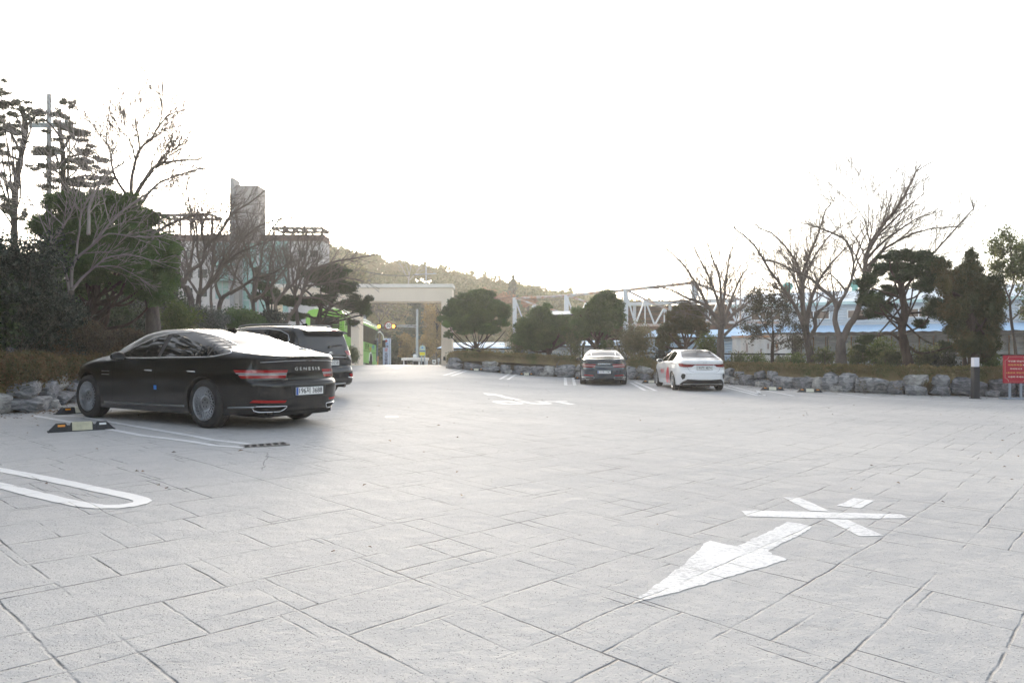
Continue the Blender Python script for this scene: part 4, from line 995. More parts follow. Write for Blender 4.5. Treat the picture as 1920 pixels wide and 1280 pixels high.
def added_tree_belt():
    """unseen evergreen belts added so the car paint and glass mirror dark foliage"""
    rng = np.random.default_rng(91); blobs = []
    for (x0, x1, y0, y1, n, h) in ((-20, -11.5, -10, 10.5, 70, 12.0), (-24, -14.2, 8, 16.5, 60, 13.5), (20, 27, 0, 16, 34, 6.0), (-12, 18, -26, -18, 44, 7.0)):
        for _ in range(n):
            x, y = rng.uniform(x0, x1), rng.uniform(y0, y1); hh = rng.uniform(0.5, 1.0)*h
            for q in range(3): blobs.append(((x + rng.normal()*0.5, y + rng.normal()*0.5, 0.6 + hh*(0.25+0.28*q)), (1.5, 1.5, hh*0.2), 260))
    V, F = blob_leaves(blobs, 0.34, rng, 0.3, 0.3, 0.55, 0.3); o = np_mesh('added_tree_belt', V, F, L_BROAD); tag(o, 'dark evergreen belts added beyond the frame for the cars to mirror', 'woodland', kind='stuff')
added_tree_belt()
# ------------------------------------------------------------------ cars
def S(xs, ys):
    """smooth monotone interpolation through the points"""
    xs = np.array(xs, float); ys = np.array(ys, float); h = np.diff(xs); dl = np.diff(ys)/h
    m = np.zeros(len(xs)); m[0] = dl[0]; m[-1] = dl[-1]
    for i in range(1, len(xs)-1):
        m[i] = 0 if dl[i-1]*dl[i] <= 0 else 2*dl[i-1]*dl[i]/(dl[i-1]+dl[i])
    def f(x):
        x = np.clip(x, xs[0], xs[-1]); i = np.clip(np.searchsorted(xs, x) - 1, 0, len(h)-1); t = (x - xs[i])/h[i]
        return (2*t**3-3*t**2+1)*ys[i] + (t**3-2*t**2+t)*h[i]*m[i] + (-2*t**3+3*t**2)*ys[i+1] + (t**3-t**2)*h[i]*m[i+1]
    return f

def car_shell(P, paint, parent):
    xr, xf = P['xr'], P['xf']; A = (xf - xr)/2; mid = (xf + xr)/2; n = P.get('n', 5)
    T, zb, W, sec = S(*P['T']), S(*P['belt']), S(*P['W']), S(*P['sec'])
    dr, df = S(*P['rear']), S(*P['front']); zlo = S(*P['floor'])
    # outline in plan, evenly spaced
    th = np.linspace(0, pi, 4000); cx = np.sign(np.cos(th))*np.abs(np.cos(th))**(2/n); sy = np.abs(np.sin(th))**(2/n)
    ar = np.concatenate([[0], np.cumsum(np.hypot(np.diff(cx)*A, np.diff(sy)*0.93))])
    M = P.get('M', 180); u = np.linspace(0, ar[-1], M); XN = np.interp(u, ar, cx); YN = np.interp(u, ar, sy)
    NL, NT = 28, 30; rows = NL + 1 + NT
    V = np.zeros((rows + 1, M, 3))
    cf, cr = P.get('cf', 0.18), P.get('cr', 0.22); xm = P.get('xm', 1.3)
    ins, fr = P.get('inset', 0.58), P.get('cant', 0.86)
    def Tz(x, y):
        y = abs(y); c = cf if x > xm else -cr
        return float(T(x + c*y*y))
    for j in range(M):
        xn, yn = XN[j], YN[j]; x0 = mid + A*xn
        wr = smooth01((-xn - 0.72)/0.25); wf = smooth01((xn - 0.72)/0.25)
        Wx = float(W(x0)); b0 = float(zlo(x0)); zt = float(zb(x0))
        V[0, j] = (x0 + wr*float(dr(b0)) + wf*float(df(b0)), 0, b0)
        for i in range(NL + 1):
            z = b0 + (zt - b0) * i/NL
            V[1+i, j] = (x0 + wr*float(dr(z)) + wf*float(df(z)), Wx*yn*float(sec(z)), z)
        p0 = V[1+NL, j].copy(); x = p0[0]; y0 = p0[1]
        tc = max(float(T(x0)), zt + 0.004)
        y1 = max(y0*0.3, y0 - ins*(tc - zt)*min(1, y0/0.5)); h1 = max(0.003, Tz(x0, y1) - zt)
        crown = P.get('crown', 0.05)
        poly = [(y0, zt), ((y0+y1)/2 + 0.012*min(1, h1*4), zt + h1*fr*0.5), (y1, zt + h1*fr)]
        for q in (0.9, 0.75, 0.5, 0.25, 0.0):
            yy = y1*q; zc = max(Tz(x0, yy), zt + 0.003) - crown*min(1.0, h1*3)*(yy/0.7)**2
            poly.append((yy, max(zc, zt + h1*fr*0.98) if q > 0.5 else zc))
        pl = np.array(poly)
        for _ in range(3):                                    # Chaikin keeps the ends
            q = [pl[0]]
            for a, c in zip(pl[:-1], pl[1:]): q += [a*0.75 + c*0.25, a*0.25 + c*0.75]
            q.append(pl[-1]); pl = np.array(q)
        al = np.concatenate([[0], np.cumsum(np.linalg.norm(np.diff(pl, axis=0), axis=1) + 1e-6)]); uu = np.linspace(0, al[-1], NT + 1)[1:]
        yy = np.interp(uu, al, pl[:,0]); zz = np.interp(uu, al, pl[:,1])
        for i in range(NT): V[2+NL+i, j] = (x, yy[i], zz[i])
    V[-1, :, 1] = 0
    V = V[:rows+1]
    R = rows + 1
    vs = V.reshape(-1, 3).tolist(); fs = []
    for i in range(R-1):
        for j in range(M-1): fs.append((i*M+j, i*M+j+1, (i+1)*M+j+1, (i+1)*M+j))
    nv = len(vs); vs2 = [(v[0], -v[1], v[2]) for v in vs]; fs2 = [tuple(nv + k for k in f[::-1]) for f in fs]
    bm = bmesh.new(); bv = [bm.verts.new(v) for v in vs + vs2]
    for f in fs + fs2:
        try: bm.faces.new([bv[k] for k in f])
        except ValueError: pass
    bmesh.ops.remove_doubles(bm, verts=bm.verts, dist=0.0006)
    bmesh.ops.dissolve_degenerate(bm, edges=bm.edges, dist=0.0003)
    bmesh.ops.recalc_face_normals(bm, faces=bm.faces)
    me = bpy.data.meshes.new('body'); bm.to_mesh(me); bm.free()
    o = bpy.data.objects.new('body', me); COL.objects.link(o)
    # wheel arches
    cb = bmesh.new()
    for wx in (0, P['wb']):
        for sgn in (1, -1):
            bmesh.ops.create_cone(cb, cap_ends=True, segments=56, radius1=P['ra'], radius2=P['ra'], depth=0.5,
                matrix=Matrix.Translation((wx, sgn*(P['tw']+0.05), P['rw'] + 0.005)) @ Matrix.Rotation(radians(90), 4, 'X'))
    cme = bpy.data.meshes.new('cut'); cb.to_mesh(cme); cb.free(); co = bpy.data.objects.new('cut', cme); COL.objects.link(co)
    md = o.modifiers.new('b', 'BOOLEAN'); md.object = co; md.operation = 'DIFFERENCE'; md.solver = 'EXACT'
    dg = bpy.context.evaluated_depsgraph_get(); nm = bpy.data.meshes.new_from_object(o.evaluated_get(dg))
    bpy.data.objects.remove(co); bpy.data.meshes.remove(cme)
    o.modifiers.clear(); old = o.data; o.data = nm; bpy.data.meshes.remove(old); nm.name = 'body'
    nm.materials.clear(); nm.materials.append(paint); nm.materials.append(M_WELL)
    for p in nm.polygons:
        c = p.center; p.material_index = 0
        for wx in (0, P['wb']):
            if math.hypot(c.x-wx, c.z-P['rw']-0.005) < P['ra']*1.003 and abs(c.y) < float(W(wx))*1.01 and abs(c.y) > 0.4: p.material_index = 1
        if c.z < float(zlo(c.x)) + 0.01 and abs(p.normal.z) > 0.8: p.material_index = 1
    nm.shade_smooth(); nm.set_sharp_from_angle(angle=radians(P.get('sharp', 32)))
    o.parent = parent
    bm = bmesh.new(); bm.from_mesh(nm); bvh = BVHTree.FromBMesh(bm); bm.free()
    return o, bvh

AX = {'side': (Vector((0,1,0)), lambda a, b: Vector((a, 3, b))), 'side-': (Vector((0,-1,0)), lambda a, b: Vector((a, -3, b))),
      'rear': (Vector((-1,0,0)), lambda a, b: Vector((-5, a, b))), 'front': (Vector((1,0,0)), lambda a, b: Vector((8, a, b))), 'top': (Vector((0,0,1)), lambda a, b: Vector((a, b, 4)))}

def decal_bm(bvh, poly, view, off, grid=0.035):
    """a flat outline laid onto the body skin, seen along one axis"""
    bm = bmesh.new(); vs = [bm.verts.new((p[0], p[1], 0)) for p in poly]; bm.faces.new(vs)
    for ax in (0, 1):
        lo = min(v.co[ax] for v in bm.verts); hi = max(v.co[ax] for v in bm.verts); k = lo + grid
        while k < hi - 1e-4:
            no = (1,0,0) if ax == 0 else (0,1,0); co = (k,0,0) if ax == 0 else (0,k,0)
            bmesh.ops.bisect_plane(bm, geom=list(bm.verts)+list(bm.edges)+list(bm.faces), plane_co=co, plane_no=no); k += grid
    bmesh.ops.triangulate(bm, faces=[f for f in bm.faces if len(f.verts) > 4])
    d, src = AX[view]; bad = []
    last = None
    for v in bm.verts:
        o = src(v.co.x, v.co.y); hit, nrm, _, _ = bvh.ray_cast(o, -d)
        if hit is None: bad.append(v); continue
        if nrm.dot(d) < 0: nrm = -nrm
        v.co = hit + nrm * off
    if bad: bmesh.ops.delete(bm, geom=bad, context='VERTS')
    for f in bm.faces:
        f.normal_update()
        if f.normal.dot(d) < 0: f.normal_flip()
    return bm

def decal(bvh, poly, view, off, name, m, parent, grid=0.035):
    polys = poly if isinstance(poly[0][0], (tuple, list)) else [poly]
    res = bmesh.new()
    me = bpy.data.meshes.new(name)
    for p in polys:
        bm = decal_bm(bvh, p, view, off, grid); t = bpy.data.meshes.new('t'); bm.to_mesh(t); bm.free(); res.from_mesh(t); bpy.data.meshes.remove(t)
    res.to_mesh(me); res.free(); me.materials.append(m); me.shade_smooth()
    o = bpy.data.objects.new(name, me); COL.objects.link(o); o.parent = parent
    return o

def proj(bvh, pts, view, off, step=0.04, closed=False):
    d, src = AX[view]; P = [Vector(p) for p in pts]; out = []
    rng = range(len(P)) if closed else range(len(P)-1)
    for i in rng:
        a, b = P[i], P[(i+1) % len(P)]; n = max(1, int((b-a).length/step))
        for k in range(n): out.append(a.lerp(b, k/n))
    if not closed: out.append(P[-1])
    res = []
    for q in out:
        hit, nrm, _, _ = bvh.ray_cast(src(q.x, q.y), -d)
        if hit is None: continue
        if nrm.dot(d) < 0: nrm = -nrm
        res.append(hit + nrm*off)
    return res

def band(pts, w):
    return stroke(pts, w)

def trim(bvh, pts, view, r, name, m, parent, off=0.0, closed=False, n=6):
    q = proj(bvh, pts, view, off, 0.03, closed)
    if len(q) < 3: return None
    mb = MB(); mb.tube(q, r, n, closed=closed); return mb.build(name, m, parent, smooth=True)

def mirror_y(poly): return [(-a, b) for a, b in poly]

def text_mesh(s, size, name, m, parent=None, M=None, depth=0.001, sx=1.0, bold=0.0, align='CENTER', space=1.0):
    """lettering as a mesh of its own; text plane is local XY, facing +Z, placed by matrix M"""
    cu = bpy.data.curves.new('txt', 'FONT'); cu.body = s; cu.size = size; cu.align_x = align; cu.align_y = 'CENTER'; cu.extrude = depth; cu.space_character = space
    cu.resolution_u = 3; cu.offset = bold
    ob = bpy.data.objects.new('txt', cu); COL.objects.link(ob)
    dg = bpy.context.evaluated_depsgraph_get(); me = bpy.data.meshes.new_from_object(ob.evaluated_get(dg))
    bpy.data.objects.remove(ob); bpy.data.curves.remove(cu)
    me.transform(Matrix.Diagonal((sx, 1, 1, 1)))
    if M is not None: me.transform(M)
    me.name = name; me.materials.clear(); me.materials.append(m)
    o = bpy.data.objects.new(name, me); COL.objects.link(o)
    if parent is not None: o.parent = parent
    return o

def frame(o, xdir, ydir):
    """matrix with text x along xdir and text y along ydir"""
    x = Vector(xdir).normalized(); y = Vector(ydir).normalized(); z = x.cross(y)
    return Matrix(((x.x, y.x, z.x, o[0]), (x.y, y.y, z.y, o[1]), (x.z, y.z, z.z, o[2]), (0,0,0,1)))

M_WELL = mat('wheel_well_plastic', (0.012, 0.012, 0.013), 0.85)
M_TYRE = mat('tyre_rubber', (0.022, 0.022, 0.023), 0.78, var=0.3, vscale=20, bump=0.3, bscale=90)
M_BLACK = mat('black_paint', (0.0012, 0.0016, 0.0026), 0.3, coat=0.9, spec=0.2)
M_NAVY = mat('dark_blue_paint', (0.020, 0.036, 0.058), 0.2, metal=0.3, coat=1.0)
M_CHARC = mat('graphite_paint', (0.012, 0.014, 0.018), 0.2, metal=0.3, coat=1.0)
M_WHITE = mat('white_paint', (0.80, 0.81, 0.82), 0.25, coat=1.0)
M_GLASS = mat('tinted_glass', (0.003, 0.0035, 0.004), 0.03, spec=0.45)
M_GLASSR = mat('rear_window_glass', (0.01, 0.012, 0.015), 0.04, spec=1.0)
M_CHROME = mat('chrome', (0.75, 0.76, 0.78), 0.12, metal=1.0)
M_SATIN = mat('satin_silver', (0.42, 0.43, 0.45), 0.35, metal=1.0)
M_RIM = mat('grey_alloy', (0.36, 0.37, 0.39), 0.35, metal=0.85)
M_DISC = mat('brake_iron', (0.012, 0.012, 0.012), 0.7)
M_RIMS = mat('silver_alloy', (0.62, 0.63, 0.64), 0.32, metal=0.8)
M_BLKPL = mat('black_plastic', (0.014, 0.015, 0.017), 0.55)
M_SEAM = mat('panel_gap', (0.002, 0.002, 0.002), 0.9)
M_SEAMW = mat('panel_gap_on_white', (0.16, 0.16, 0.17), 0.9)
M_LAMP = mat('red_lamp_lens', (0.30, 0.004, 0.008), 0.12, coat=1.0)
M_LAMPD = mat('dark_red_lens', (0.16, 0.004, 0.008), 0.12, coat=1.0)
M_CLEAR = mat('clear_lamp_lens', (0.42, 0.38, 0.40), 0.15, coat=1.0)
M_AMBER = mat('amber_reflector', (0.75, 0.28, 0.02), 0.3)
M_PLATE = mat('plate_white', (0.78, 0.79, 0.78), 0.4)
M_PLBLUE = mat('plate_blue', (0.03, 0.10, 0.38), 0.4)
M_INK = mat('black_ink', (0.012, 0.012, 0.014), 0.6)
M_REFL = mat('red_reflector', (0.36, 0.008, 0.008), 0.25)

def wheel(parent, x, y, P, style, rimm):
    """one wheel standing on z = 0; outer face towards +y (or -y)"""
    r, w, rr = P['rw'], P['tyw'], P['rim']; s = 1 if y > 0 else -1
    wt = bpy.data.objects.new('wheel', None); COL.objects.link(wt); wt.parent = parent; wt.location = (x, y, r); wt.empty_display_size = 0.1
    if s < 0: wt.rotation_euler = (0, 0, pi)
    mb = MB(); h = w/2; sh = 0.028
    prof = [(rr*0.97, -h*0.9), (rr*1.02, -h*0.98), ((rr+r)/2, -h*1.02), (r-sh, -h*0.96), (r-0.008, -h*0.80), (r, -h*0.60)]
    for g in (-0.38, -0.02, 0.34):
        prof += [(r, h*(g-0.05)), (r-0.007, h*(g-0.03)), (r-0.007, h*(g+0.03)), (r, h*(g+0.05))]
    prof += [(r, h*0.60), (r-0.008, h*0.80), (r-sh, h*0.96), ((rr+r)/2, h*1.02), (rr*1.02, h*0.98), (rr*0.97, h*0.9)]
    mb.lathe(prof, n=56, axis='Y', closed=True); mb.build('tyre', M_TYRE, wt, sharp=35)
    mb = MB()
    # barrel and lip
    mb.lathe([(rr*0.99, -h*0.9), (rr*0.9, -h*0.8), (rr*0.88, h*0.5), (rr*0.93, h*0.86), (rr*0.99, h*0.94), (rr*1.0, h*0.90)], n=48, axis='Y', closed=True)
    yf = h*0.80
    if style == 'mesh':
        mb.lathe([(0.0, yf*0.92), (0.085, yf*0.94), (0.098, yf*0.90), (0.098, yf*0.7), (0.0, yf*0.7)], n=32, axis='Y')
        k = 24
        for i in range(k):
            for sg in (1, -1):
                a0 = 2*pi*i/k; a1 = a0 + sg*2*pi/k*1.5
                pts = []
                for t in (0, 0.5, 1.0):
                    a = a0 + (a1 - a0)*t; q = 0.092 + (rr*0.95 - 0.092)*t; pts.append((q*cos(a), yf*(0.88 + 0.10*t), q*sin(a)))
                mb.tube(pts, 0.0050, 4)
        mb.lathe([(rr*0.605, yf*0.95), (rr*0.62, yf*0.985), (rr*0.635, yf*0.95)], n=40, axis='Y', closed=True)
        for i in range(5):
            a = 2*pi*i/5 + 0.3; mb.mat(1).tube([(0.052*cos(a), yf*0.90, 0.052*sin(a)), (0.052*cos(a), yf*0.955, 0.052*sin(a))], 0.011, 8); mb.mat(0)
    else:
        k = 5 if style == 'five' else 10
        mb.lathe([(0.0, yf*0.95), (0.05, yf*0.97), (0.065, yf*0.90), (0.065, yf*0.6), (0.0, yf*0.6)], n=24, axis='Y')
        for i in range(k):
            a = 2*pi*i/k
            for sg in ((1, -1) if k == 5 else (0,)):
                a0 = a + sg*0.10; a1 = a + sg*0.24
                mb.bar((0.05*cos(a0), yf*0.90, 0.05*sin(a0)), (rr*0.95*cos(a1), yf*0.97, rr*0.95*sin(a1)), 0.028 if k == 5 else 0.03, 0.03)
    mb.build('rim', [rimm, M_INK], wt, sharp=30)
    mb = MB(); mb.lathe([(0.0, 0.0), (rr*0.66, 0.0), (rr*0.66, -0.02), (0.0, -0.02)], n=32, axis='Y'); mb.mat(1).lathe([(0.0, -0.03), (rr*0.88, -0.03), (rr*0.88, -0.06), (0, -0.06)], n=24, axis='Y')
    mb.build('brake_disc', [M_DISC, M_WELL], wt)
    return wt

def plate(parent, s, x, z, w=0.52, h=0.11, blue=True, tilt=0.0, han=None, y=0.0):
    """number plate on the tail, facing -x"""
    mb = MB(); M = Matrix.Rotation(tilt, 3, 'Y')
    mb.mat(1).box((x+0.004, y, z), (0.006, w+0.014, h+0.014), M=M)
    mb.mat(0).box((x, y, z), (0.006, w, h), M=M)
    if blue: mb.mat(2).box((x-0.0012, y+w/2-0.025, z), (0.006, 0.042, h*0.96), M=M)
    p = mb.build('number_plate', [M_PLATE, M_BLKPL, M_PLBLUE], parent)
    F = frame((x-0.0045, y + (-0.018 if blue else 0), z), (0,-1,0), (-sin(tilt), 0, cos(tilt)))
    t = text_mesh(s, h*0.98, 'plate_lettering', M_INK, p, F, 0.0006, sx=0.80 if len(s) > 6 else 0.9, bold=0.0008)
    # fit the writing to the plate
    xs = [v.co.y for v in t.data.vertices]; k = (w*(0.84 if blue else 0.9)) / (max(xs)-min(xs)); cy = (max(xs)+min(xs))/2
    tgt = y + (-0.020 if blue else 0)
    for v in t.data.vertices: v.co.y = tgt + (v.co.y - cy)*k
    return p

def mirrors(root, bvh, x, z, y, m, glass=True):
    for s in (1, -1):
        mb = MB()
        prof = []
        bm = bmesh.new(); bmesh.ops.create_uvsphere(bm, u_segments=18, v_segments=10, radius=1.0)
        vs = []
        for v in bm.verts:
            q = v.co; X = q.x*0.085; X = max(X, -0.035)
            vs.append((x + X, y*s + s*(q.y*s*0.115 + 0.0), z + q.z*0.072 + 0.0))
        fs = [[v.index for v in f.verts] for f in bm.faces]; bm.free()
        mb.mat(0).add(vs, fs)
        mb.bar((x+0.02, s*(y-0.10), z-0.03), (x+0.03, s*(y-0.20), z-0.06), 0.05, 0.035)
        o = mb.build('side_mirror', [m], root, sharp=40)
        mb = MB(); ang = [2*pi*k/18 for k in range(18)]
        mb.prism([(x-0.0365, y*s + 0.098*cos(a), z + 0.060*sin(a)) for a in ang], (-0.003, 0, 0)); mb.build('mirror_glass', M_CHROME if not glass else M_GLASSR, o)

def door_handles(root, bvh, xs, z, m):
    for s, view in ((1, 'side'), (-1, 'side-')):
        for x in xs:
            q = proj(bvh, [(x-0.10, z), (x+0.10, z+0.004)], view, 0.016, 0.02)
            if len(q) < 3: continue
            mb = MB(); mb.tube(q, [0.005] + [0.011]*(len(q)-2) + [0.005], 6); mb.build('door_handle', m, root, smooth=True)

def seams(root, bvh, lines, m, w=0.009, views=('side','side-'), name='panel_gap'):
    polys = []
    for view in views:
        for ln in lines: decal(bvh, band(ln, w), view, 0.0012, name, m, root, 0.06)

def glasshouse(root, bvh, dlo, splits, chrome, cr=0.008, frame_m=None, grid=0.04):
    """dlo: outline of the side glazing (x, z); splits: x intervals of the separate panes"""
    for view in ('side', 'side-'):
        decal(bvh, dlo, view, 0.0025, 'window_surround', frame_m or M_BLKPL, root, grid)
        for (x0, x1, sk) in splits:
            pane = clip_poly(dlo, x0, x1, sk, 0.022)
            if len(pane) > 2: decal(bvh, pane, view, 0.0055, 'side_window', M_GLASS, root, grid)
        if chrome is not None: trim(bvh, dlo, view, cr, 'window_trim', chrome, root, 0.004, closed=True)

def clip_poly(poly, x0, x1, sk, inset):
    """part of the outline between two (slanted) lines, shrunk a little"""
    bm = bmesh.new(); f = bm.faces.new([bm.verts.new((p[0], p[1], 0)) for p in poly])
    zc = sum(p[1] for p in poly)/len(poly)
    for xc, sg in ((x0, -1), (x1, 1)):
        n = Vector((1, sk, 0)).normalized() * sg
        bmesh.ops.bisect_plane(bm, geom=list(bm.verts)+list(bm.edges)+list(bm.faces), plane_co=(xc, zc, 0), plane_no=n, clear_outer=True)
    if not bm.faces: bm.free(); return []
    f = max(bm.faces, key=lambda f: f.calc_area())
    r = bmesh.ops.inset_region(bm, faces=[f], thickness=inset, use_even_offset=True)
    pts = [(v.co.x, v.co.y) for v in f.verts]; bm.free()
    return pts

# ---- sleek fastback sedan (two in the photo)
FB = dict(xr=-1.12, xf=3.87, wb=3.01, rw=0.352, ra=0.385, tw=0.86, tyw=0.245, rim=0.248, n=5, M=190,
    T=([-1.12,-1.02,-0.9,-0.6,-0.3,0.1,0.5,0.9,1.3,1.6,2.0,2.35,2.72,3.1,3.5,3.75,3.87],
       [1.035,1.052,1.068,1.108,1.168,1.300,1.398,1.450,1.466,1.462,1.402,1.262,1.060,0.985,0.895,0.80,0.71]),
    belt=([-1.12,-0.9,-0.5,0,1,2,2.7,3.2,3.6,3.87],[0.985,0.995,1.010,1.005,0.965,0.935,0.905,0.86,0.78,0.64]),
    W=([-1.12,-0.8,-0.4,0,0.6,1.5,2.5,3.01,3.5,3.87],[0.865,0.915,0.950,0.965,0.950,0.940,0.950,0.955,0.915,0.82]),
    sec=([0.15,0.22,0.30,0.42,0.55,0.68,0.78,0.86,0.92,1.02],[0.93,0.962,0.972,0.985,0.994,1.0,0.998,0.978,0.958,0.925]),
    rear=([0.15,0.24,0.34,0.46,0.60,0.66,0.70,0.80,0.90,0.96,1.02],[0.20,0.09,0.03,0.0,0.0,0.015,0.075,0.085,0.070,0.045,0.0]),
    front=([0.15,0.25,0.4,0.6,0.8],[-0.12,-0.03,0,0,-0.05]),
    floor=([-1.12,-0.8,-0.45,0.45,1.5,2.6,3.5,3.87],[0.26,0.22,0.20,0.185,0.185,0.185,0.20,0.22]),
    inset=0.60, cant=0.84, cf=0.20, cr=0.16, crown=0.05)
FB_DLO = [(2.33,0.985),(2.12,1.085),(1.88,1.195),(1.62,1.292),(1.35,1.352),(1.05,1.382),(0.72,1.382),(0.42,1.345),(0.12,1.275),(-0.16,1.185),(-0.40,1.095),(-0.425,1.078),(-0.36,1.060),(-0.14,1.022),(0.05,1.012),(0.9,0.998),(1.6,0.985)]

def fastback(label, loc, rz, paint, plate_s, tilt=None, badge='G80', sticker=False, loz=(0,0)):
    root = thing('parked_car', label, 'car', loc, rz, tilt=tilt)
    body, bvh = car_shell(FB, paint, root)
    glasshouse(root, bvh, FB_DLO, [(1.24, 9, -0.22), (0.02, 1.14, -0.16), (-9, -0.03, -0.05)], M_CHROME, 0.0085)
    trim(bvh, [(-0.84,0.325),(-0.46,0.312)], 'side', 0.013, 'lower_trim', M_SATIN, root, 0.002); trim(bvh, [(-0.84,0.325),(-0.46,0.312)], 'side-', 0.013, 'lower_trim', M_SATIN, root, 0.002)
    for view in ('side','side-'):
        trim(bvh, [(0.45,0.300),(2.52,0.275)], view, 0.014, 'lower_trim', M_SATIN, root, 0.002)
        decal(bvh, [band([(2.34,0.775),(2.56,0.775)], 0.016), band([(2.34,0.725),(2.56,0.725)], 0.016)], view, 0.004, 'fender_vent', M_SATIN, root)
    seams(root, bvh, [[(2.26,0.94),(2.24,0.6),(2.30,0.32)], [(1.16,1.0),(1.14,0.6),(1.16,0.32)], [(0.06,1.02),(0.02,0.86),(0.14,0.72),(0.44,0.55),(0.46,0.34)]], M_SEAM)
    fl = [(-0.30 + 0.115*cos(a), 0.905 + 0.085*sin(a)) for a in [2*pi*k/20 for k in range(21)]]
    seams(root, bvh, [fl], M_SEAM, 0.006, ('side',), 'fuel_flap_gap')
    # rear glass, windscreen
    rw = [(-0.44,-0.60),(-0.49,-0.3),(-0.50,0),(-0.49,0.3),(-0.44,0.60),(-0.30,0.63),(0.10,0.575),(0.38,0.525),(0.44,0.46),(0.47,0.2),(0.475,0),(0.47,-0.2),(0.44,-0.46),(0.38,-0.525),(0.10,-0.575),(-0.30,-0.63)]
    decal(bvh, rw, 'top', 0.003, 'rear_window', M_GLASSR, root)
    ws = [(2.02,-0.48),(2.06,0),(2.02,0.48),(1.97,0.54),(2.35,0.66),(2.58,0.70),(2.70,0.4),(2.73,0),(2.70,-0.4),(2.58,-0.70),(2.35,-0.66),(1.97,-0.54)]
    decal(bvh, ws, 'top', 0.003, 'windscreen', M_GLASSR, root)
    # boot lid gap lines
    decal(bvh, [band([(0.74,0.955),(0.72,0.80),(0.64,0.665),(0.45,0.655),(0,0.652),(-0.45,0.655),(-0.64,0.665),(-0.72,0.80),(-0.74,0.955)], 0.008)], 'rear', 0.0012, 'boot_gap', M_SEAM, root)
    decal(bvh, [band([(-0.52,-0.66),(-0.80,-0.74),(-1.02,-0.76)], 0.007), band([(-0.52,0.66),(-0.80,0.74),(-1.02,0.76)], 0.007), band([(-0.53,-0.62),(-0.56,0),(-0.53,0.62)], 0.006)], 'top', 0.0012, 'boot_gap', M_SEAM, root)
    # lip trim
    trim(bvh, [(-0.68,0.945),(-0.4,0.966),(0,0.972),(0.4,0.966),(0.68,0.945)], 'rear', 0.0055, 'boot_trim', M_SATIN, root, 0.003)
    mb = MB(); mb.prism([(-1.128,0.045,0.973),(-1.128,-0.045,0.973),(-1.128,-0.012,0.958),(-1.128,0,0.948),(-1.128,0.012,0.958)], (0.03,0,0)); mb.build('badge', M_CHROME, root)
    for s in (1, -1):
        f = (lambda p: p) if s > 0 else mirror_y
        lampm = [f([(0.32,0.838),(0.79,0.838),(0.79,0.796),(0.34,0.796)]), f([(0.35,0.762),(0.79,0.762),(0.79,0.722),(0.37,0.722)])]
        o = decal(bvh, lampm, 'rear', 0.006, 'tail_lamp', M_LAMP, root)
        decal(bvh, [f([(0.34,0.795),(0.79,0.795),(0.79,0.783),(0.34,0.783)]), f([(0.35,0.775),(0.79,0.775),(0.79,0.763),(0.35,0.763)])], 'rear', 0.0075, 'lamp_strip', M_CLEAR, o)
        v = 'side' if s > 0 else 'side-'
        decal(bvh, [[(-0.80,0.838),(-0.56,0.838),(-0.60,0.798),(-0.80,0.796)], [(-0.80,0.762),(-0.64,0.762),(-0.68,0.724),(-0.80,0.722)]], v, 0.006, 'tail_lamp', M_LAMP, root)
        o = decal(bvh, [[(-0.80,0.796),(-0.60,0.798),(-0.61,0.786),(-0.80,0.784)], [(-0.80,0.775),(-0.64,0.775),(-0.65,0.763),(-0.80,0.763)]], v, 0.0075, 'lamp_strip', M_CLEAR, root)
        decal(bvh, [f([(0.40,0.412),(0.76,0.425),(0.78,0.388),(0.42,0.380)])], 'rear', 0.006, 'reflector', M_REFL, root)
        # exhaust finisher
        pts = [f([(0.38,0.332),(0.72,0.335),(0.755,0.322),(0.73,0.272),(0.68,0.256),(0.45,0.256),(0.40,0.285),(0.372,0.318)])][0]
        decal(bvh, pts, 'rear', 0.004, 'exhaust_opening', M_SEAM, root)
        trim(bvh, pts, 'rear', 0.0085, 'exhaust_trim', M_CHROME, root, 0.006, closed=True)
        decal(bvh, [(3.45,0.70),(3.62,0.68),(3.80,0.64),(3.80,0.60),(3.45,0.65)], v, 0.005, 'headlight', M_CLEAR, root)
        decal(bvh, f([(0.45,0.70),(0.80,0.72),(0.80,0.66),(0.45,0.64)]), 'front', 0.005, 'headlight', M_CLEAR, root)
    decal(bvh, [(0.34,0.612),(-0.34,0.612),(-0.30,0.455),(0.30,0.455)], 'rear', 0.002, 'plate_recess', M_BLKPL, root)
    decal(bvh, [(0.36,0.245),(-0.36,0.245),(-0.30,0.205),(0.30,0.205)], 'rear', 0.003, 'rear_valance', M_BLKPL, root)
    decal(bvh, [(0.30,0.62),(-0.30,0.62),(-0.42,0.30),(0.42,0.30)], 'front', 0.003, 'grille', M_BLKPL, root)
    plate(root, plate_s, -1.132, 0.532)
    text_mesh('GENESIS', 0.062, 'lettering', M_CHROME, root, frame((-1.083, 0.0, 0.848), (0,-1,0), (0.12,0,1)), 0.002, sx=1.45, space=1.55)
    text_mesh(badge, 0.048, 'lettering', M_CHROME, root, frame((-1.083, 0.42 if badge == 'G80' else 0.42, 0.700), (0,-1,0), (0.05,0,1)), 0.002, sx=1.3)
    mb = MB()  # shark fin
    mb.add([(0.72,0.035,1.440),(0.72,-0.035,1.440),(0.50,-0.022,1.392),(0.50,0.022,1.392),(0.53,0.004,1.462),(0.53,-0.004,1.462),(0.50,0.004,1.45),(0.50,-0.004,1.45)],
           [(0,4,5,1),(0,3,6,4),(1,5,7,2),(2,7,6,3),(4,6,7,5),(0,1,2,3)])
    mb.build('antenna_fin', paint, root)
    mirrors(root, bvh, 2.02, 1.010, 1.00, paint)
    door_handles(root, bvh, (1.30, 0.24), 0.80, M_CHROME)
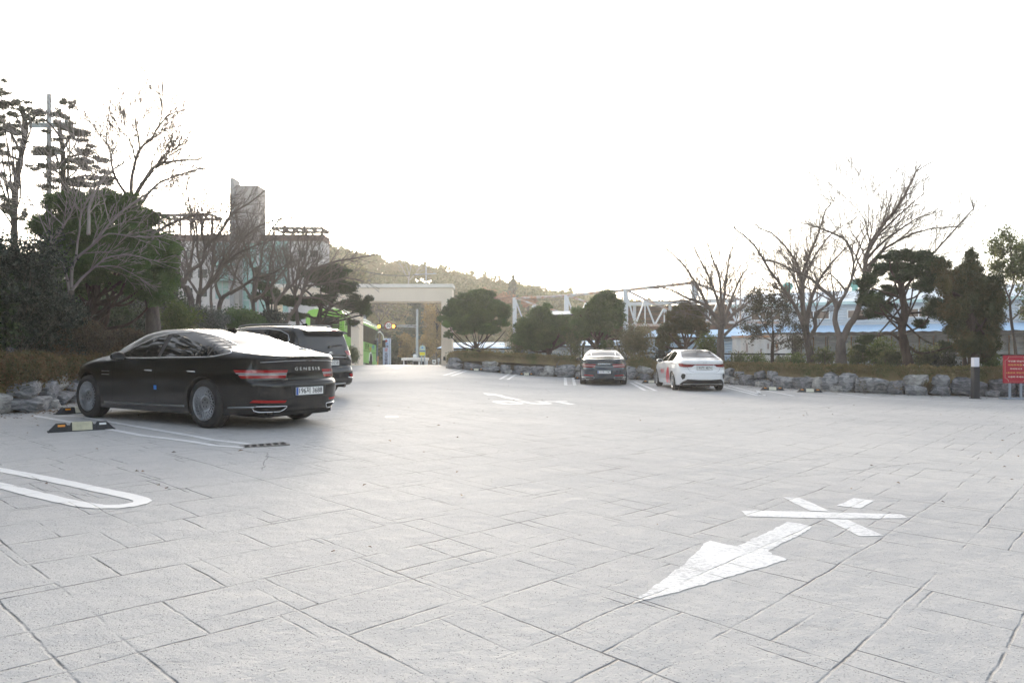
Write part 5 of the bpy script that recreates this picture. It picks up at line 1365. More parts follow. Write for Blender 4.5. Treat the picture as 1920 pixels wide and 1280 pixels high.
    if sticker:
        decal(bvh, [(1.10,0.585),(1.17,0.585),(1.17,0.52),(1.10,0.52)], 'side', 0.006, 'door_guard', mat('blue_foam', (0.05,0.22,0.62), 0.7), root)
    for x, y in ((0, 0.815), (0, -0.815), (3.01, 0.815), (3.01, -0.815)): wheel(root, x, y, FB, 'mesh', M_RIM)
    mb = MB(); mb.box((0.9, 0, 0.20), (3.6, 1.2, 0.06)); mb.box((-0.75, 0.0, 0.23), (0.5, 1.1, 0.07)); mb.build('underbody', M_WELL, root)
    return root

# ---- tall five-door
SU = dict(xr=-1.02, xf=3.76, wb=2.78, rw=0.365, ra=0.405, tw=0.85, tyw=0.235, rim=0.235, n=8, M=180,
    T=([-1.02,-0.98,-0.93,-0.85,-0.70,-0.45,0,0.6,1.1,1.6,2.0,2.4,2.85,3.3,3.6,3.76],
       [1.00,1.13,1.30,1.50,1.612,1.652,1.682,1.695,1.69,1.64,1.50,1.27,1.09,1.02,0.92,0.80]),
    belt=([-1.02,-0.5,0,1,2,2.7,3.3,3.76],[1.00,1.04,1.05,1.03,1.01,0.99,0.90,0.72]),
    W=([-1.02,-0.6,0,0.6,1.5,2.5,2.9,3.4,3.76],[0.90,0.935,0.950,0.940,0.935,0.940,0.935,0.86,0.70]),
    sec=([0.2,0.35,0.5,0.7,0.85,0.95,1.05],[0.95,0.975,0.985,1.0,0.995,0.975,0.955]),
    rear=([0.2,0.3,0.42,0.60,0.68,0.75,0.9,1.02],[0.18,0.05,0.0,0.0,0.03,0.06,0.05,0.06]),
    front=([0.2,0.3,0.5,0.7,0.9],[-0.1,-0.02,0,0,-0.06]),
    floor=([-1.02,-0.5,0,2.8,3.76],[0.30,0.25,0.23,0.23,0.26]), inset=0.34, cant=0.90, cf=0.2, cr=0.06, crown=0.04, xm=1.0)

def suv(label, loc, rz, paint, tilt=None):
    root = thing('parked_car', label, 'car', loc, rz, tilt=tilt)
    body, bvh = car_shell(SU, paint, root)
    dlo = [(2.45,1.06),(2.15,1.24),(1.85,1.42),(1.55,1.535),(1.0,1.595),(0.3,1.59),(-0.15,1.545),(-0.42,1.45),(-0.50,1.33),(-0.42,1.235),(-0.2,1.17),(0.2,1.11),(1.0,1.075)]
    glasshouse(root, bvh, dlo, [(1.32, 9, -0.2), (0.30, 1.22, -0.05), (-9, 0.22, -0.05)], M_CHROME, 0.010)
    # rear window seen from behind
    rwp = [(0.60,1.16),(0.66,1.20),(0.62,1.40),(0.56,1.50),(0,1.52),(-0.56,1.50),(-0.62,1.40),(-0.66,1.20),(-0.60,1.16),(0,1.13)]
    decal(bvh, rwp, 'rear', 0.004, 'rear_window', M_GLASSR, root)
    # roof spoiler
    mb = MB()
    vs = []
    for y in np.linspace(-0.60, 0.60, 13):
        k = (y/0.60)**2; xe = -1.00 + 0.10*k; hit = bvh.ray_cast(Vector((-0.60, y, 4)), Vector((0,0,-1)))[0]; z0 = hit.z - 0.012
        vs += [(-0.60, y, z0+0.012), (xe, y, z0-0.055), (xe+0.01, y, z0-0.085), (xe+0.20, y, z0-0.13)]
    fs = []
    for i in range(12):
        for k in range(4): fs.append((i*4+k, i*4+(k+1)%4, (i+1)*4+(k+1)%4, (i+1)*4+k))
    fs += [(0,1,2,3), (48,51,50,49)]
    mb.mat(0).add(vs, fs)
    o = mb.build('roof_spoiler', [paint], root, sharp=35)
    mb = MB()
    for i, y in enumerate(np.linspace(-0.18, 0.18, 7)): pass
    mb.box((-1.002, 0, vs[6*4+1][2]-0.012), (0.012, 0.34, 0.014)); mb.build('brake_light', M_LAMP, o)
    # wiper
    q = proj(bvh, [(-0.02,1.175),(-0.18,1.20),(-0.40,1.215)], 'rear', 0.03); mb = MB(); mb.tube(q, [0.03] + [0.013]*(len(q)-1), 6)
    mb.build('wiper', M_BLKPL, root)
    for s in (1, -1):
        f = (lambda p: p) if s > 0 else mirror_y; v = 'side' if s > 0 else 'side-'
        decal(bvh, f([(0.50,1.085),(0.80,1.095),(0.80,0.99),(0.56,0.985)]), 'rear', 0.010, 'tail_lamp', M_LAMP, root)
        decal(bvh, f([(0.56,0.984),(0.80,0.988),(0.80,0.90),(0.66,0.885),(0.60,0.925)]), 'rear', 0.010, 'tail_lamp', M_CLEAR, root)
        decal(bvh, [(-0.76,1.095),(-0.50,1.09),(-0.52,1.03),(-0.62,0.93),(-0.76,0.90)], v, 0.010, 'tail_lamp', M_LAMP, root)
        decal(bvh, f([(0.56,0.55),(0.78,0.56),(0.78,0.475),(0.62,0.47)]), 'rear', 0.010, 'reflector', M_REFL, root)
        trim(bvh, f([(0.52,0.475),(0.62,0.46),(0.79,0.465)]), 'rear', 0.012, 'bumper_trim', M_CHROME, root, 0.006)
        # roof rail
        q = proj(bvh, [(-0.40,s*0.575),(0.2,s*0.60),(0.9,s*0.60),(1.5,s*0.56)], 'top', 0.045, 0.06); q[0].z -= 0.05; q[-1].z -= 0.05
        mb = MB(); mb.tube(q, 0.017, 6); mb.build('roof_rail', M_SATIN, root, smooth=True)
    decal(bvh, [(0.42,0.92),(-0.42,0.92),(-0.36,0.72),(0.36,0.72)], 'rear', 0.002, 'plate_recess', M_BLKPL, root)
    trim(bvh, [(0.50,0.935),(0,0.95),(-0.50,0.935)], 'rear', 0.010, 'boot_trim', M_SATIN, root, 0.006)
    decal(bvh, [(0.80,0.44),(0.80,0.34),(0.5,0.32),(-0.5,0.32),(-0.80,0.34),(-0.80,0.44),(-0.4,0.40),(0.4,0.40)], 'rear', 0.004, 'bumper_lower', M_BLKPL, root)
    trim(bvh, [(0.45,0.335),(0,0.325),(-0.45,0.335)], 'rear', 0.02, 'skid_plate', M_SATIN, root, 0.006)
    plate(root, '77더 0358', -0.985, 0.815)
    mb = MB(); mb.lathe([(0.0,-0.004),(0.062,-0.004),(0.068,0.0),(0.062,0.006),(0.0,0.010)], n=28)
    e = mb.build('emblem', M_CHROME, root, sharp=40); e.rotation_euler = (0, -pi/2, 0); e.location = (-0.992, 0, 1.035); e.scale = (0.55, 1, 1)
    text_mesh('KIA', 0.045, 'emblem_lettering', M_INK, e, frame((0,0,0.012), (0,-1,0), (1,0,0)), 0.001, sx=1.1)
    seams(root, bvh, [[(2.38,1.0),(2.36,0.6),(2.30,0.3)], [(1.25,1.06),(1.22,0.6),(1.24,0.3)], [(0.28,1.1),(0.26,0.8),(0.50,0.5)]], M_SEAM)
    decal(bvh, [band([(0.70,1.50),(0.76,1.1),(0.70,0.70),(0,0.68),(-0.70,0.70),(-0.76,1.1),(-0.70,1.50)], 0.009)], 'rear', 0.0012, 'tailgate_gap', M_SEAM, root)
    mb = MB(); mb.add([(0.0,0.035,1.675),(0.0,-0.035,1.675),(-0.22,-0.025,1.655),(-0.22,0.025,1.655),(-0.18,0,1.735),(-0.215,0,1.73)], [(0,4,1),(0,3,5,4),(1,4,5,2),(2,5,3),(0,1,2,3)]); mb.build('antenna_fin', paint, root)
    mirrors(root, bvh, 2.05, 1.12, 0.99, paint); door_handles(root, bvh, (1.42, 0.42), 0.92, M_CHROME)
    for x, y in ((0, 0.80), (0, -0.80), (2.78, 0.80), (2.78, -0.80)): wheel(root, x, y, SU, 'five', M_RIMS)
    mb = MB(); mb.box((1.0, 0, 0.26), (3.4, 1.2, 0.06)); mb.tube([(-0.70,-0.45,0.28),(-0.98,-0.45,0.27)], 0.035, 10); mb.build('underbody', M_WELL, root)
    return root

# ---- white compact sedan
WS = dict(xr=-1.06, xf=3.585, wb=2.70, rw=0.318, ra=0.350, tw=0.80, tyw=0.215, rim=0.212, n=5, M=180,
    T=([-1.06,-0.98,-0.85,-0.6,-0.40,0,0.35,0.75,1.15,1.45,1.8,2.15,2.5,2.9,3.3,3.585],
       [1.035,1.065,1.085,1.115,1.165,1.315,1.400,1.435,1.440,1.425,1.33,1.18,1.00,0.93,0.83,0.68]),
    belt=([-1.06,-0.8,-0.4,0,1,2,2.5,3.0,3.585],[0.985,1.0,1.0,0.985,0.95,0.92,0.89,0.82,0.62]),
    W=([-1.06,-0.7,-0.3,0,0.6,1.4,2.3,2.7,3.2,3.585],[0.80,0.865,0.895,0.900,0.888,0.88,0.89,0.89,0.85,0.76]),
    sec=([0.15,0.24,0.35,0.5,0.62,0.75,0.85,0.92,1.0],[0.93,0.955,0.975,0.99,1.0,0.995,0.975,0.955,0.93]),
    rear=([0.15,0.22,0.32,0.42,0.60,0.66,0.74,0.85,0.95,1.02],[0.22,0.14,0.07,0.0,0.0,0.02,0.07,0.07,0.04,0.0]),
    front=([0.15,0.25,0.4,0.6,0.8],[-0.12,-0.03,0,0,-0.05]),
    floor=([-1.06,-0.5,0.4,1.5,2.5,3.585],[0.24,0.20,0.18,0.18,0.18,0.21]),
    inset=0.56, cant=0.84, cf=0.2, cr=0.15, crown=0.05, xm=1.1)

def white_sedan(label, loc, rz):
    root = thing('parked_car', label, 'car', loc, rz)
    body, bvh = car_shell(WS, M_WHITE, root)
    dlo = [(2.12,0.985),(1.85,1.115),(1.55,1.25),(1.25,1.325),(0.9,1.352),(0.5,1.335),(0.2,1.28),(-0.05,1.20),(-0.20,1.12),(-0.22,1.06),(-0.05,1.02),(0.8,0.995)]
    glasshouse(root, bvh, dlo, [(1.12, 9, -0.2), (0.14, 1.03, -0.12), (-9, 0.08, -0.05)], None)
    rw = [(-0.42,-0.58),(-0.47,-0.3),(-0.48,0),(-0.47,0.3),(-0.42,0.58),(-0.30,0.60),(0.05,0.54),(0.28,0.49),(0.33,0.3),(0.35,0),(0.33,-0.3),(0.28,-0.49),(0.05,-0.54),(-0.30,-0.60)]
    decal(bvh, rw, 'top', 0.003, 'rear_window', M_GLASSR, root)
    decal(bvh, [(1.78,-0.46),(1.82,0),(1.78,0.46),(2.10,0.62),(2.36,0.66),(2.47,0.3),(2.49,0),(2.47,-0.3),(2.36,-0.66),(2.10,-0.62)], 'top', 0.003, 'windscreen', M_GLASSR, root)
    for s in (1, -1):
        f = (lambda p: p) if s > 0 else mirror_y; v = 'side' if s > 0 else 'side-'
        decal(bvh, f([(0.28,0.915),(0.56,0.925),(0.74,0.935),(0.74,0.83),(0.66,0.815),(0.42,0.83),(0.36,0.87)]), 'rear', 0.008, 'tail_lamp', M_LAMPD, root)
        decal(bvh, f([(0.45,0.855),(0.73,0.86),(0.73,0.838),(0.50,0.836)]), 'rear', 0.011, 'lamp_strip', M_LAMP, root)
        decal(bvh, [(-0.80,0.935),(-0.58,0.95),(-0.56,0.92),(-0.64,0.84),(-0.80,0.825)], v, 0.008, 'tail_lamp', M_LAMP, root)
        decal(bvh, f([(0.62,0.56),(0.66,0.60),(0.72,0.59),(0.74,0.50),(0.70,0.40),(0.64,0.44)]), 'rear', 0.005, 'bumper_vent', M_BLKPL, root)
    decal(bvh, [(0.30,0.918),(-0.30,0.918),(-0.30,0.888),(0.30,0.888)], 'rear', 0.008, 'light_bar', M_LAMP, root)
    decal(bvh, [(0.56,0.415),(0.68,0.33),(0.75,0.24),(0.70,0.185),(-0.70,0.185),(-0.75,0.24),(-0.68,0.33),(-0.56,0.415),(-0.2,0.395),(0.2,0.395)], 'rear', 0.006, 'rear_valance', M_BLKPL, root)
    decal(bvh, [band([(0.56,0.83),(0.50,0.70),(0.36,0.64),(0,0.635),(-0.36,0.64),(-0.50,0.70),(-0.56,0.83)], 0.008)], 'rear', 0.0012, 'boot_gap', M_SEAMW, root)
    decal(bvh, [band([(0.62,0.60),(0,0.585),(-0.62,0.60)], 0.006)], 'rear', 0.0012, 'bumper_gap', M_SEAMW, root)
    plate(root, '190하 4874', -1.012, 0.79, blue=False)
    text_mesh('KIA', 0.06, 'lettering', M_SATIN, root, frame((-1.068, 0.0, 0.975), (0,-1,0), (0.1,0,1)), 0.002, sx=1.5)
    text_mesh('K3', 0.045, 'lettering', M_SATIN, root, frame((-1.020, 0.49, 0.76), (0,-1,0), (0.05,0,1)), 0.002, sx=1.2)
    M_RED = mat('red_livery', (0.72, 0.03, 0.06), 0.3, coat=0.8)
    # swooping red figure on the rear door and the small red lettering ahead of it
    decal(bvh, [[(0.714,0.22),(1.022,0.22),(0.994,0.42),(0.826,0.68),(0.714,0.78),(0.574,0.80),(0.448,0.74),(0.406,0.55),(0.385,0.46),(0.434,0.40),(0.462,0.22),(0.602,0.22),(0.588,0.42),(0.609,0.55),(0.686,0.45)]], 'side', 0.003, 'red_livery', M_RED, root)
    for txt, x0, k, mm in (('렌터카', 1.50, 0.20, M_RED), ('롯데', 1.90, 0.12, M_SATIN)):
        t = text_mesh(txt, k, 'livery_lettering', mm, root, frame((x0, 0.0, 0.60), (-1,0,0), (0,0,1)), 0.0, sx=1.0, bold=0.004)
        for v2 in t.data.vertices:
            hit, nn, _, _ = bvh.ray_cast(Vector((v2.co.x, 3, v2.co.z)), Vector((0,-1,0)))
            if hit: v2.co = hit + Vector((0, 0.004, 0))
    seams(root, bvh, [[(2.02,0.93),(2.0,0.6),(2.04,0.3)], [(1.05,0.98),(1.03,0.6),(1.05,0.3)], [(0.10,1.02),(0.06,0.85),(0.20,0.68),(0.40,0.5),(0.42,0.3)]], M_SEAMW)
    mirrors(root, bvh, 1.78, 1.00, 0.94, M_WHITE); door_handles(root, bvh, (1.18, 0.24), 0.80, M_WHITE)
    for x, y in ((0, 0.765), (0, -0.765), (2.70, 0.765), (2.70, -0.765)): wheel(root, x, y, WS, 'ten', M_RIMS)
    mb = MB(); mb.box((0.9, 0, 0.20), (3.3, 1.1, 0.06)); mb.box((-0.62, 0.0, 0.19), (0.35, 0.5, 0.12), bev=0.03); mb.build('underbody', M_WELL, root)
    return root

def car_z(loc, rz, wb, tr):
    """seat a car on the sloping lot: height and tilt from its four wheel contacts"""
    c, s = cos(rz), sin(rz); Z = {}
    for i, x in enumerate((0, wb)):
        for j, y in enumerate((tr, -tr)):
            X = loc[0] + x*c - y*s; Yy = loc[1] + x*s + y*c; Z[i, j] = gz(X, Yy)
    pitch = -((Z[1,0]+Z[1,1]) - (Z[0,0]+Z[0,1]))/2/wb; roll = ((Z[0,0]+Z[1,0]) - (Z[0,1]+Z[1,1]))/2/(2*tr)
    return (loc[0], loc[1], (Z[0,0]+Z[0,1])/2), (roll, pitch)

if not globals().get('SKIP_CARS'):
    l, t = car_z((-3.915, 10.92), 2.602, 3.01, 0.82)
    fastback('large black fastback sedan parked nose-in on the left, nearest car, plate 196 3688', l, 2.602, M_BLACK, '196저 3688', tilt=t, sticker=True)
    l, t = car_z((-4.99, 16.78), 2.60, 2.78, 0.8)
    suv('dark tall family car with roof rails parked behind the nearest black sedan', l, 2.60, M_CHARC, tilt=t)
    fastback('dark blue fastback sedan parked nose-in by the far boulder wall, seen straight from behind', (3.72, 29.0, gz(3.7, 29)), radians(84.5), M_NAVY, '171하 1747', badge='G80')
    white_sedan('white compact sedan with red livery on its side, parked by the far boulder wall', (6.50, 25.0, gz(6.4, 25)-0.0), radians(90.0))
# ------------------------------------------------------------------ small things on the lot
M_RUBBER = mat('black_rubber', (0.028, 0.030, 0.034), 0.7, var=0.25, vscale=12)
M_CREAM = mat('cream_band', (0.48, 0.46, 0.33), 0.6, var=0.2, vscale=9)
M_CREAMF = mat('pale_cream_band', (0.66, 0.64, 0.52), 0.6, var=0.15, vscale=9)
def wheel_stop(label, p, rz, band=M_CREAMF, refl=M_AMBER, white_end=False):
    r = thing('wheel_stop', label, 'wheel stop', (p[0], p[1], gz(p[0], p[1])), rz, group='rubber wheel stops at the heads of the stalls')
    L, H = 0.78, 0.115
    mb = MB(); xs = [-0.39,-0.31,-0.30,-0.19,-0.17,-0.135,-0.125,0.125,0.135,0.17,0.19,0.30,0.31,0.39]; hs = [0.012,0.100,0.112,0.112,0.078,0.078,0.115,0.115,0.078,0.078,0.112,0.112,0.100,0.012]
    vs = []
    for x, h in zip(xs, hs): vs += [(x,-0.085,0),(x,-0.05,h),(x,0.05,h),(x,0.085,0)]
    n = len(xs); mb.add(vs, [(4*i+k, 4*i+(k+1)%4, 4*i+4+(k+1)%4, 4*i+4+k) for i in range(n-1) for k in range(4)] + [(3,2,1,0), tuple(4*n-4+k for k in range(4))])
    mb.box((0,0,0.006), (0.80,0.19,0.012)); mb.build('body', M_RUBBER, r)
    mb = MB(); a = 0.12
    mb.add([(-a,-0.089,0.004),(a,-0.089,0.004),(a,-0.052,0.119),(-a,-0.052,0.119),(-a,0.052,0.119),(a,0.052,0.119),(a,0.089,0.004),(-a,0.089,0.004)], [(0,1,2,3),(3,2,5,4),(4,5,6,7),(0,3,4,7),(1,6,5,2)]); mb.build('reflective_band', band, r)
    for k, x in enumerate((-0.245, 0.245)):
        mb = MB(); M = Matrix.Rotation(radians(-16), 3, 'X') @ Matrix.Identity(3)
        mb.box((x, -0.073, 0.085), (0.085, 0.012, 0.028), M=Matrix.Rotation(radians(-18), 3, 'X'), bev=0.003); mb.build('reflector', M_PLATE if (white_end and k == 1) else refl, r)
    return r
a, b = GP(88, 811), GP(206, 804); c = (a+b)/2
wheel_stop('black wheel stop with a faded yellow band standing alone near the left edge', (c.x, c.y+0.06), atan2((b-a).y, (b-a).x) if abs((b-a).y) < 2 else 0.2, M_CREAM, white_end=True)
c = GP(128, 775); wheel_stop('black wheel stop half hidden behind the front wheel of the nearest black sedan', (c.x+0.15, c.y+0.10), 1.03)
for px, py, rz, lb in ((893,695,0.0,'wheel stop nearest the gateway on the right'), (943,697,0.0,'wheel stop at the foot of the left bollard light'), (987,703.5,0.0,'wheel stop right of the left bollard light, second stop from it'), (1041,705,0.0,'wheel stop in the empty stall left of the far dark sedan'),
        (1092,711,0.0,'dark wheel stop partly hidden by the left rear wheel of the far dark sedan'), (1221,718,-0.1,'dark wheel stop half hidden by the left side of the white sedan'), (1448,731.5,-0.18,'cream banded wheel stop right of the white sedan'), (1518,735,-0.22,'second cream banded wheel stop to the right of the white sedan')):
    c = GP(px, py); wheel_stop(lb, (c.x, c.y), rz)

M_POST = mat('black_post', (0.02, 0.022, 0.028), 0.45)
M_LENS = mat('white_diffuser', (0.80, 0.80, 0.86), 0.35)
def bollard(px, py, label, H=1.2):
    c = GP(px, py); r = thing('bollard_light', label, 'bollard light', c, group='square bollard lights along the right wall')
    mb = MB(); mb.box((0,0,(H-0.28)/2), (0.165,0.165,H-0.28), bev=0.006); mb.build('post', M_POST, r)
    mb = MB(); mb.box((0,0,H-0.145), (0.150,0.150,0.27), bev=0.008); mb.build('diffuser', M_LENS, r)
    mb = MB(); mb.box((0,0,0.01), (0.22,0.22,0.02)); mb.build('base_plate', M_POST, r)
bollard(1828.5, 747, 'black square bollard light with a white top in front of the tall cypress', 1.2)
bollard(933.5, 693, 'black square bollard light with a white top near the gateway', 1.15)
def lantern():
    c = PX(18, 668, 13.6); r = thing('garden_lantern', 'low black louvred garden lamp half hidden in the left azalea hedge', 'garden lamp', (c.x-0.0, 13.6, 0.7))
    mb = MB(); mb.tube([(0,0,-0.1),(0,0,c.z-0.7)], 0.035, 8); mb.build('stem', M_POST, r, smooth=True)
    z = c.z - 0.7
    for k in range(4): mb = MB(); mb.lathe([(0.06, z+0.032*k), (0.095-0.008*k, z-0.010+0.032*k), (0.095-0.008*k, z+0.002+0.032*k), (0.05, z+0.014+0.032*k)], n=20, closed=True); mb.build('louvre', M_POST, r, sharp=30)
    mb = MB(); mb.lathe([(0.078, z+0.125),(0.06, z+0.155),(0.03, z+0.172),(0,z+0.176)], n=20); mb.build('cap', M_POST, r, sharp=40)
    mb = MB(); mb.tube([(0,0,z-0.02),(0,0,z+0.13)], 0.045, 12); mb.build('lamp_glass', mat('smoked_lens', (0.25,0.26,0.28), 0.3), r, smooth=True)
lantern()

def red_sign():
    Y = 20.35; s = Y/FPX; x0, x1 = 1881.5, 1927.5; c = PX((x0+x1)/2, 748.5, Y); zb = gz(c.x, Y); r = thing('red_sign', 'red notice board on two grey legs with cream Korean lettering and border', 'sign', (c.x, Y, zb), radians(-3))
    w = (x1-x0)*s; zt = CZ+(HY-666)*s - zb; z0 = CZ+(HY-718)*s - zb; zc = (zt+z0)/2; h = zt-z0
    mb = MB(); mb.box((0,0,zc), (w,0.03,h), bev=0.003); mb.build('board', mat('crimson_panel', (0.42,0.012,0.035), 0.4), r)
    # border with notched corners
    e, q = 0.045, 0.095; W2, H2 = w/2-e, h/2-e
    pts = []
    for sx, sz in ((1,1),(-1,1),(-1,-1),(1,-1)):
        cx, cz = sx*W2, zc+sz*H2; arc = [(cx - sx*q*cos(a), cz - sz*q*sin(a)) for a in [pi/2*k/6 for k in range(7)]]
        arc = [(cx - sx*q*sin(a), cz - sz*q*cos(a)) for a in [pi/2*k/6 for k in range(7)]]
        pts += arc if sx*sz > 0 else arc[::-1]
    mb = MB()
    for a, b in zip(pts, pts[1:]+pts[:1]): mb.bar((a[0], -0.0165, a[1]), (b[0], -0.0165, b[1]), 0.009, 0.004)
    mb.build('border', M_CREAMF, r)
    cr, ye = mat('cream_lettering', (0.80,0.72,0.62), 0.6), mat('gold_lettering', (0.72,0.45,0.14), 0.6)
    Z = lambda py: CZ+(HY-py)*s - zb
    for t, py, m, k in (('무인룸 만실시', 677.2, cr, 0.052), ('야외주차장', 684.3, ye, 0.058), ('주차하시고', 691.5, cr, 0.050), ('1층로비 무인기', 699, ye, 0.054), ('이용해 주세요.', 706.5, cr, 0.050)):
        dx = -0.03 if m is ye else 0
        text_mesh(t, k, 'lettering', m, r, frame((dx, -0.0165, Z(py)), (1,0,0), (0,0,1)), 0.001, sx=1.5, bold=0.0012)
    text_mesh('에', 0.05, 'lettering', cr, r, frame((0.21, -0.0165, Z(684.3)), (1,0,0), (0,0,1)), 0.001, sx=1.3, bold=0.0012); text_mesh('를', 0.05, 'lettering', cr, r, frame((0.275, -0.0165, Z(699)), (1,0,0), (0,0,1)), 0.001, sx=1.1, bold=0.0012)
    g = mat('grey_blue_steel', (0.30,0.34,0.40), 0.5)
    for x in (-0.155, 0.155): mb = MB(); mb.box((x, 0.02, z0/2+0.1), (0.05,0.04,z0+0.2)); mb.build('leg', g, r)
    mb = MB(); mb.box((0, 0.0, 0.02), (0.72,0.42,0.035), bev=0.005); mb.build('base_plate', g, r)
red_sign()

def drain():
    a, b, c = GP(452,837), GP(538,832.5), GP(515,838.5); d = (b-a).to_2d(); L = d.length; rz = atan2(d.y, d.x); m = (a+b)/2
    r = thing('drain_grate', 'narrow slotted steel drain grate set in the concrete behind the nearest sedan', 'drain', (m.x, m.y, gz(m.x, m.y)), rz)
    mb = MB(); mb.box((0,0,0.002), (L,0.24,0.012)); mb.build('frame', mat('drain_steel', (0.22,0.21,0.20), 0.6, metal=0.5, var=0.3, vscale=10), r)
    mb = MB(); n = int(L/0.085)
    for i in range(n):
        for y in (-0.055, 0.055): mb.box((-L/2+0.05+i*0.085 + (0.03 if y > 0 else 0), y, 0.0088), (0.052,0.075,0.004))
    mb.build('slots', M_SEAM, r)
drain()
# ------------------------------------------------------------------ gate
M_GATE = mat('beige_render', (0.84, 0.73, 0.60), 0.85, var=0.04, vscale=0.8, bump=0.2, bscale=40)
M_GATEC = mat('pale_coping', (0.82, 0.77, 0.70), 0.8, var=0.05, vscale=1)
def gate():
    Y = 42.0; z0 = gz(-6.5, Y); top = CZ + (HY-532.5)/FPX*Y; bt = CZ + (HY-565)/FPX*Y; d = 1.3
    g = thing('entrance_gate', 'large beige rendered gateway over the drive, with a wide lintel on square pillars', 'gate', (-6.4, Y, z0))
    X = lambda px: (px-960)/FPX*Y
    for a, b in ((827.5, 847), (658, 672.5), (500, 517)):
        mb = MB(); x0, x1 = X(a), X(b)
        mb.box(((x0+x1)/2, Y+d/2, (z0-0.3+bt)/2), (x1-x0, d, bt-z0+0.3)); p = mb.build('pillar', M_GATE, g, world=True)
    mb = MB(); x0, x1 = X(498), X(847.4)
    mb.box(((x0+x1)/2, Y+d/2-0.003, (bt+top-0.22)/2), (x1-x0, d+0.006, top-0.22-bt)); mb.build('lintel', M_GATE, g, world=True)
    mb = MB(); mb.box(((x0+x1)/2, Y+d/2, top-0.11), (x1-x0+0.14, d+0.16, 0.22), bev=0.02); mb.build('coping', M_GATEC, g, world=True)
    for px in (667, 832):
        mb = MB(); mb.box((X(px)+0.05, Y-0.05, CZ+(HY-672)/FPX*Y), (0.14, 0.10, 0.22), bev=0.01); mb.build('sensor_box', M_BLKPL, g, world=True)
    mb = MB(); mb.box((X(664), Y-0.10, CZ+(HY-609)/FPX*Y), (0.24, 0.18, 0.20), bev=0.02); mb.build('gate_light', M_SATIN, g, world=True)
gate()

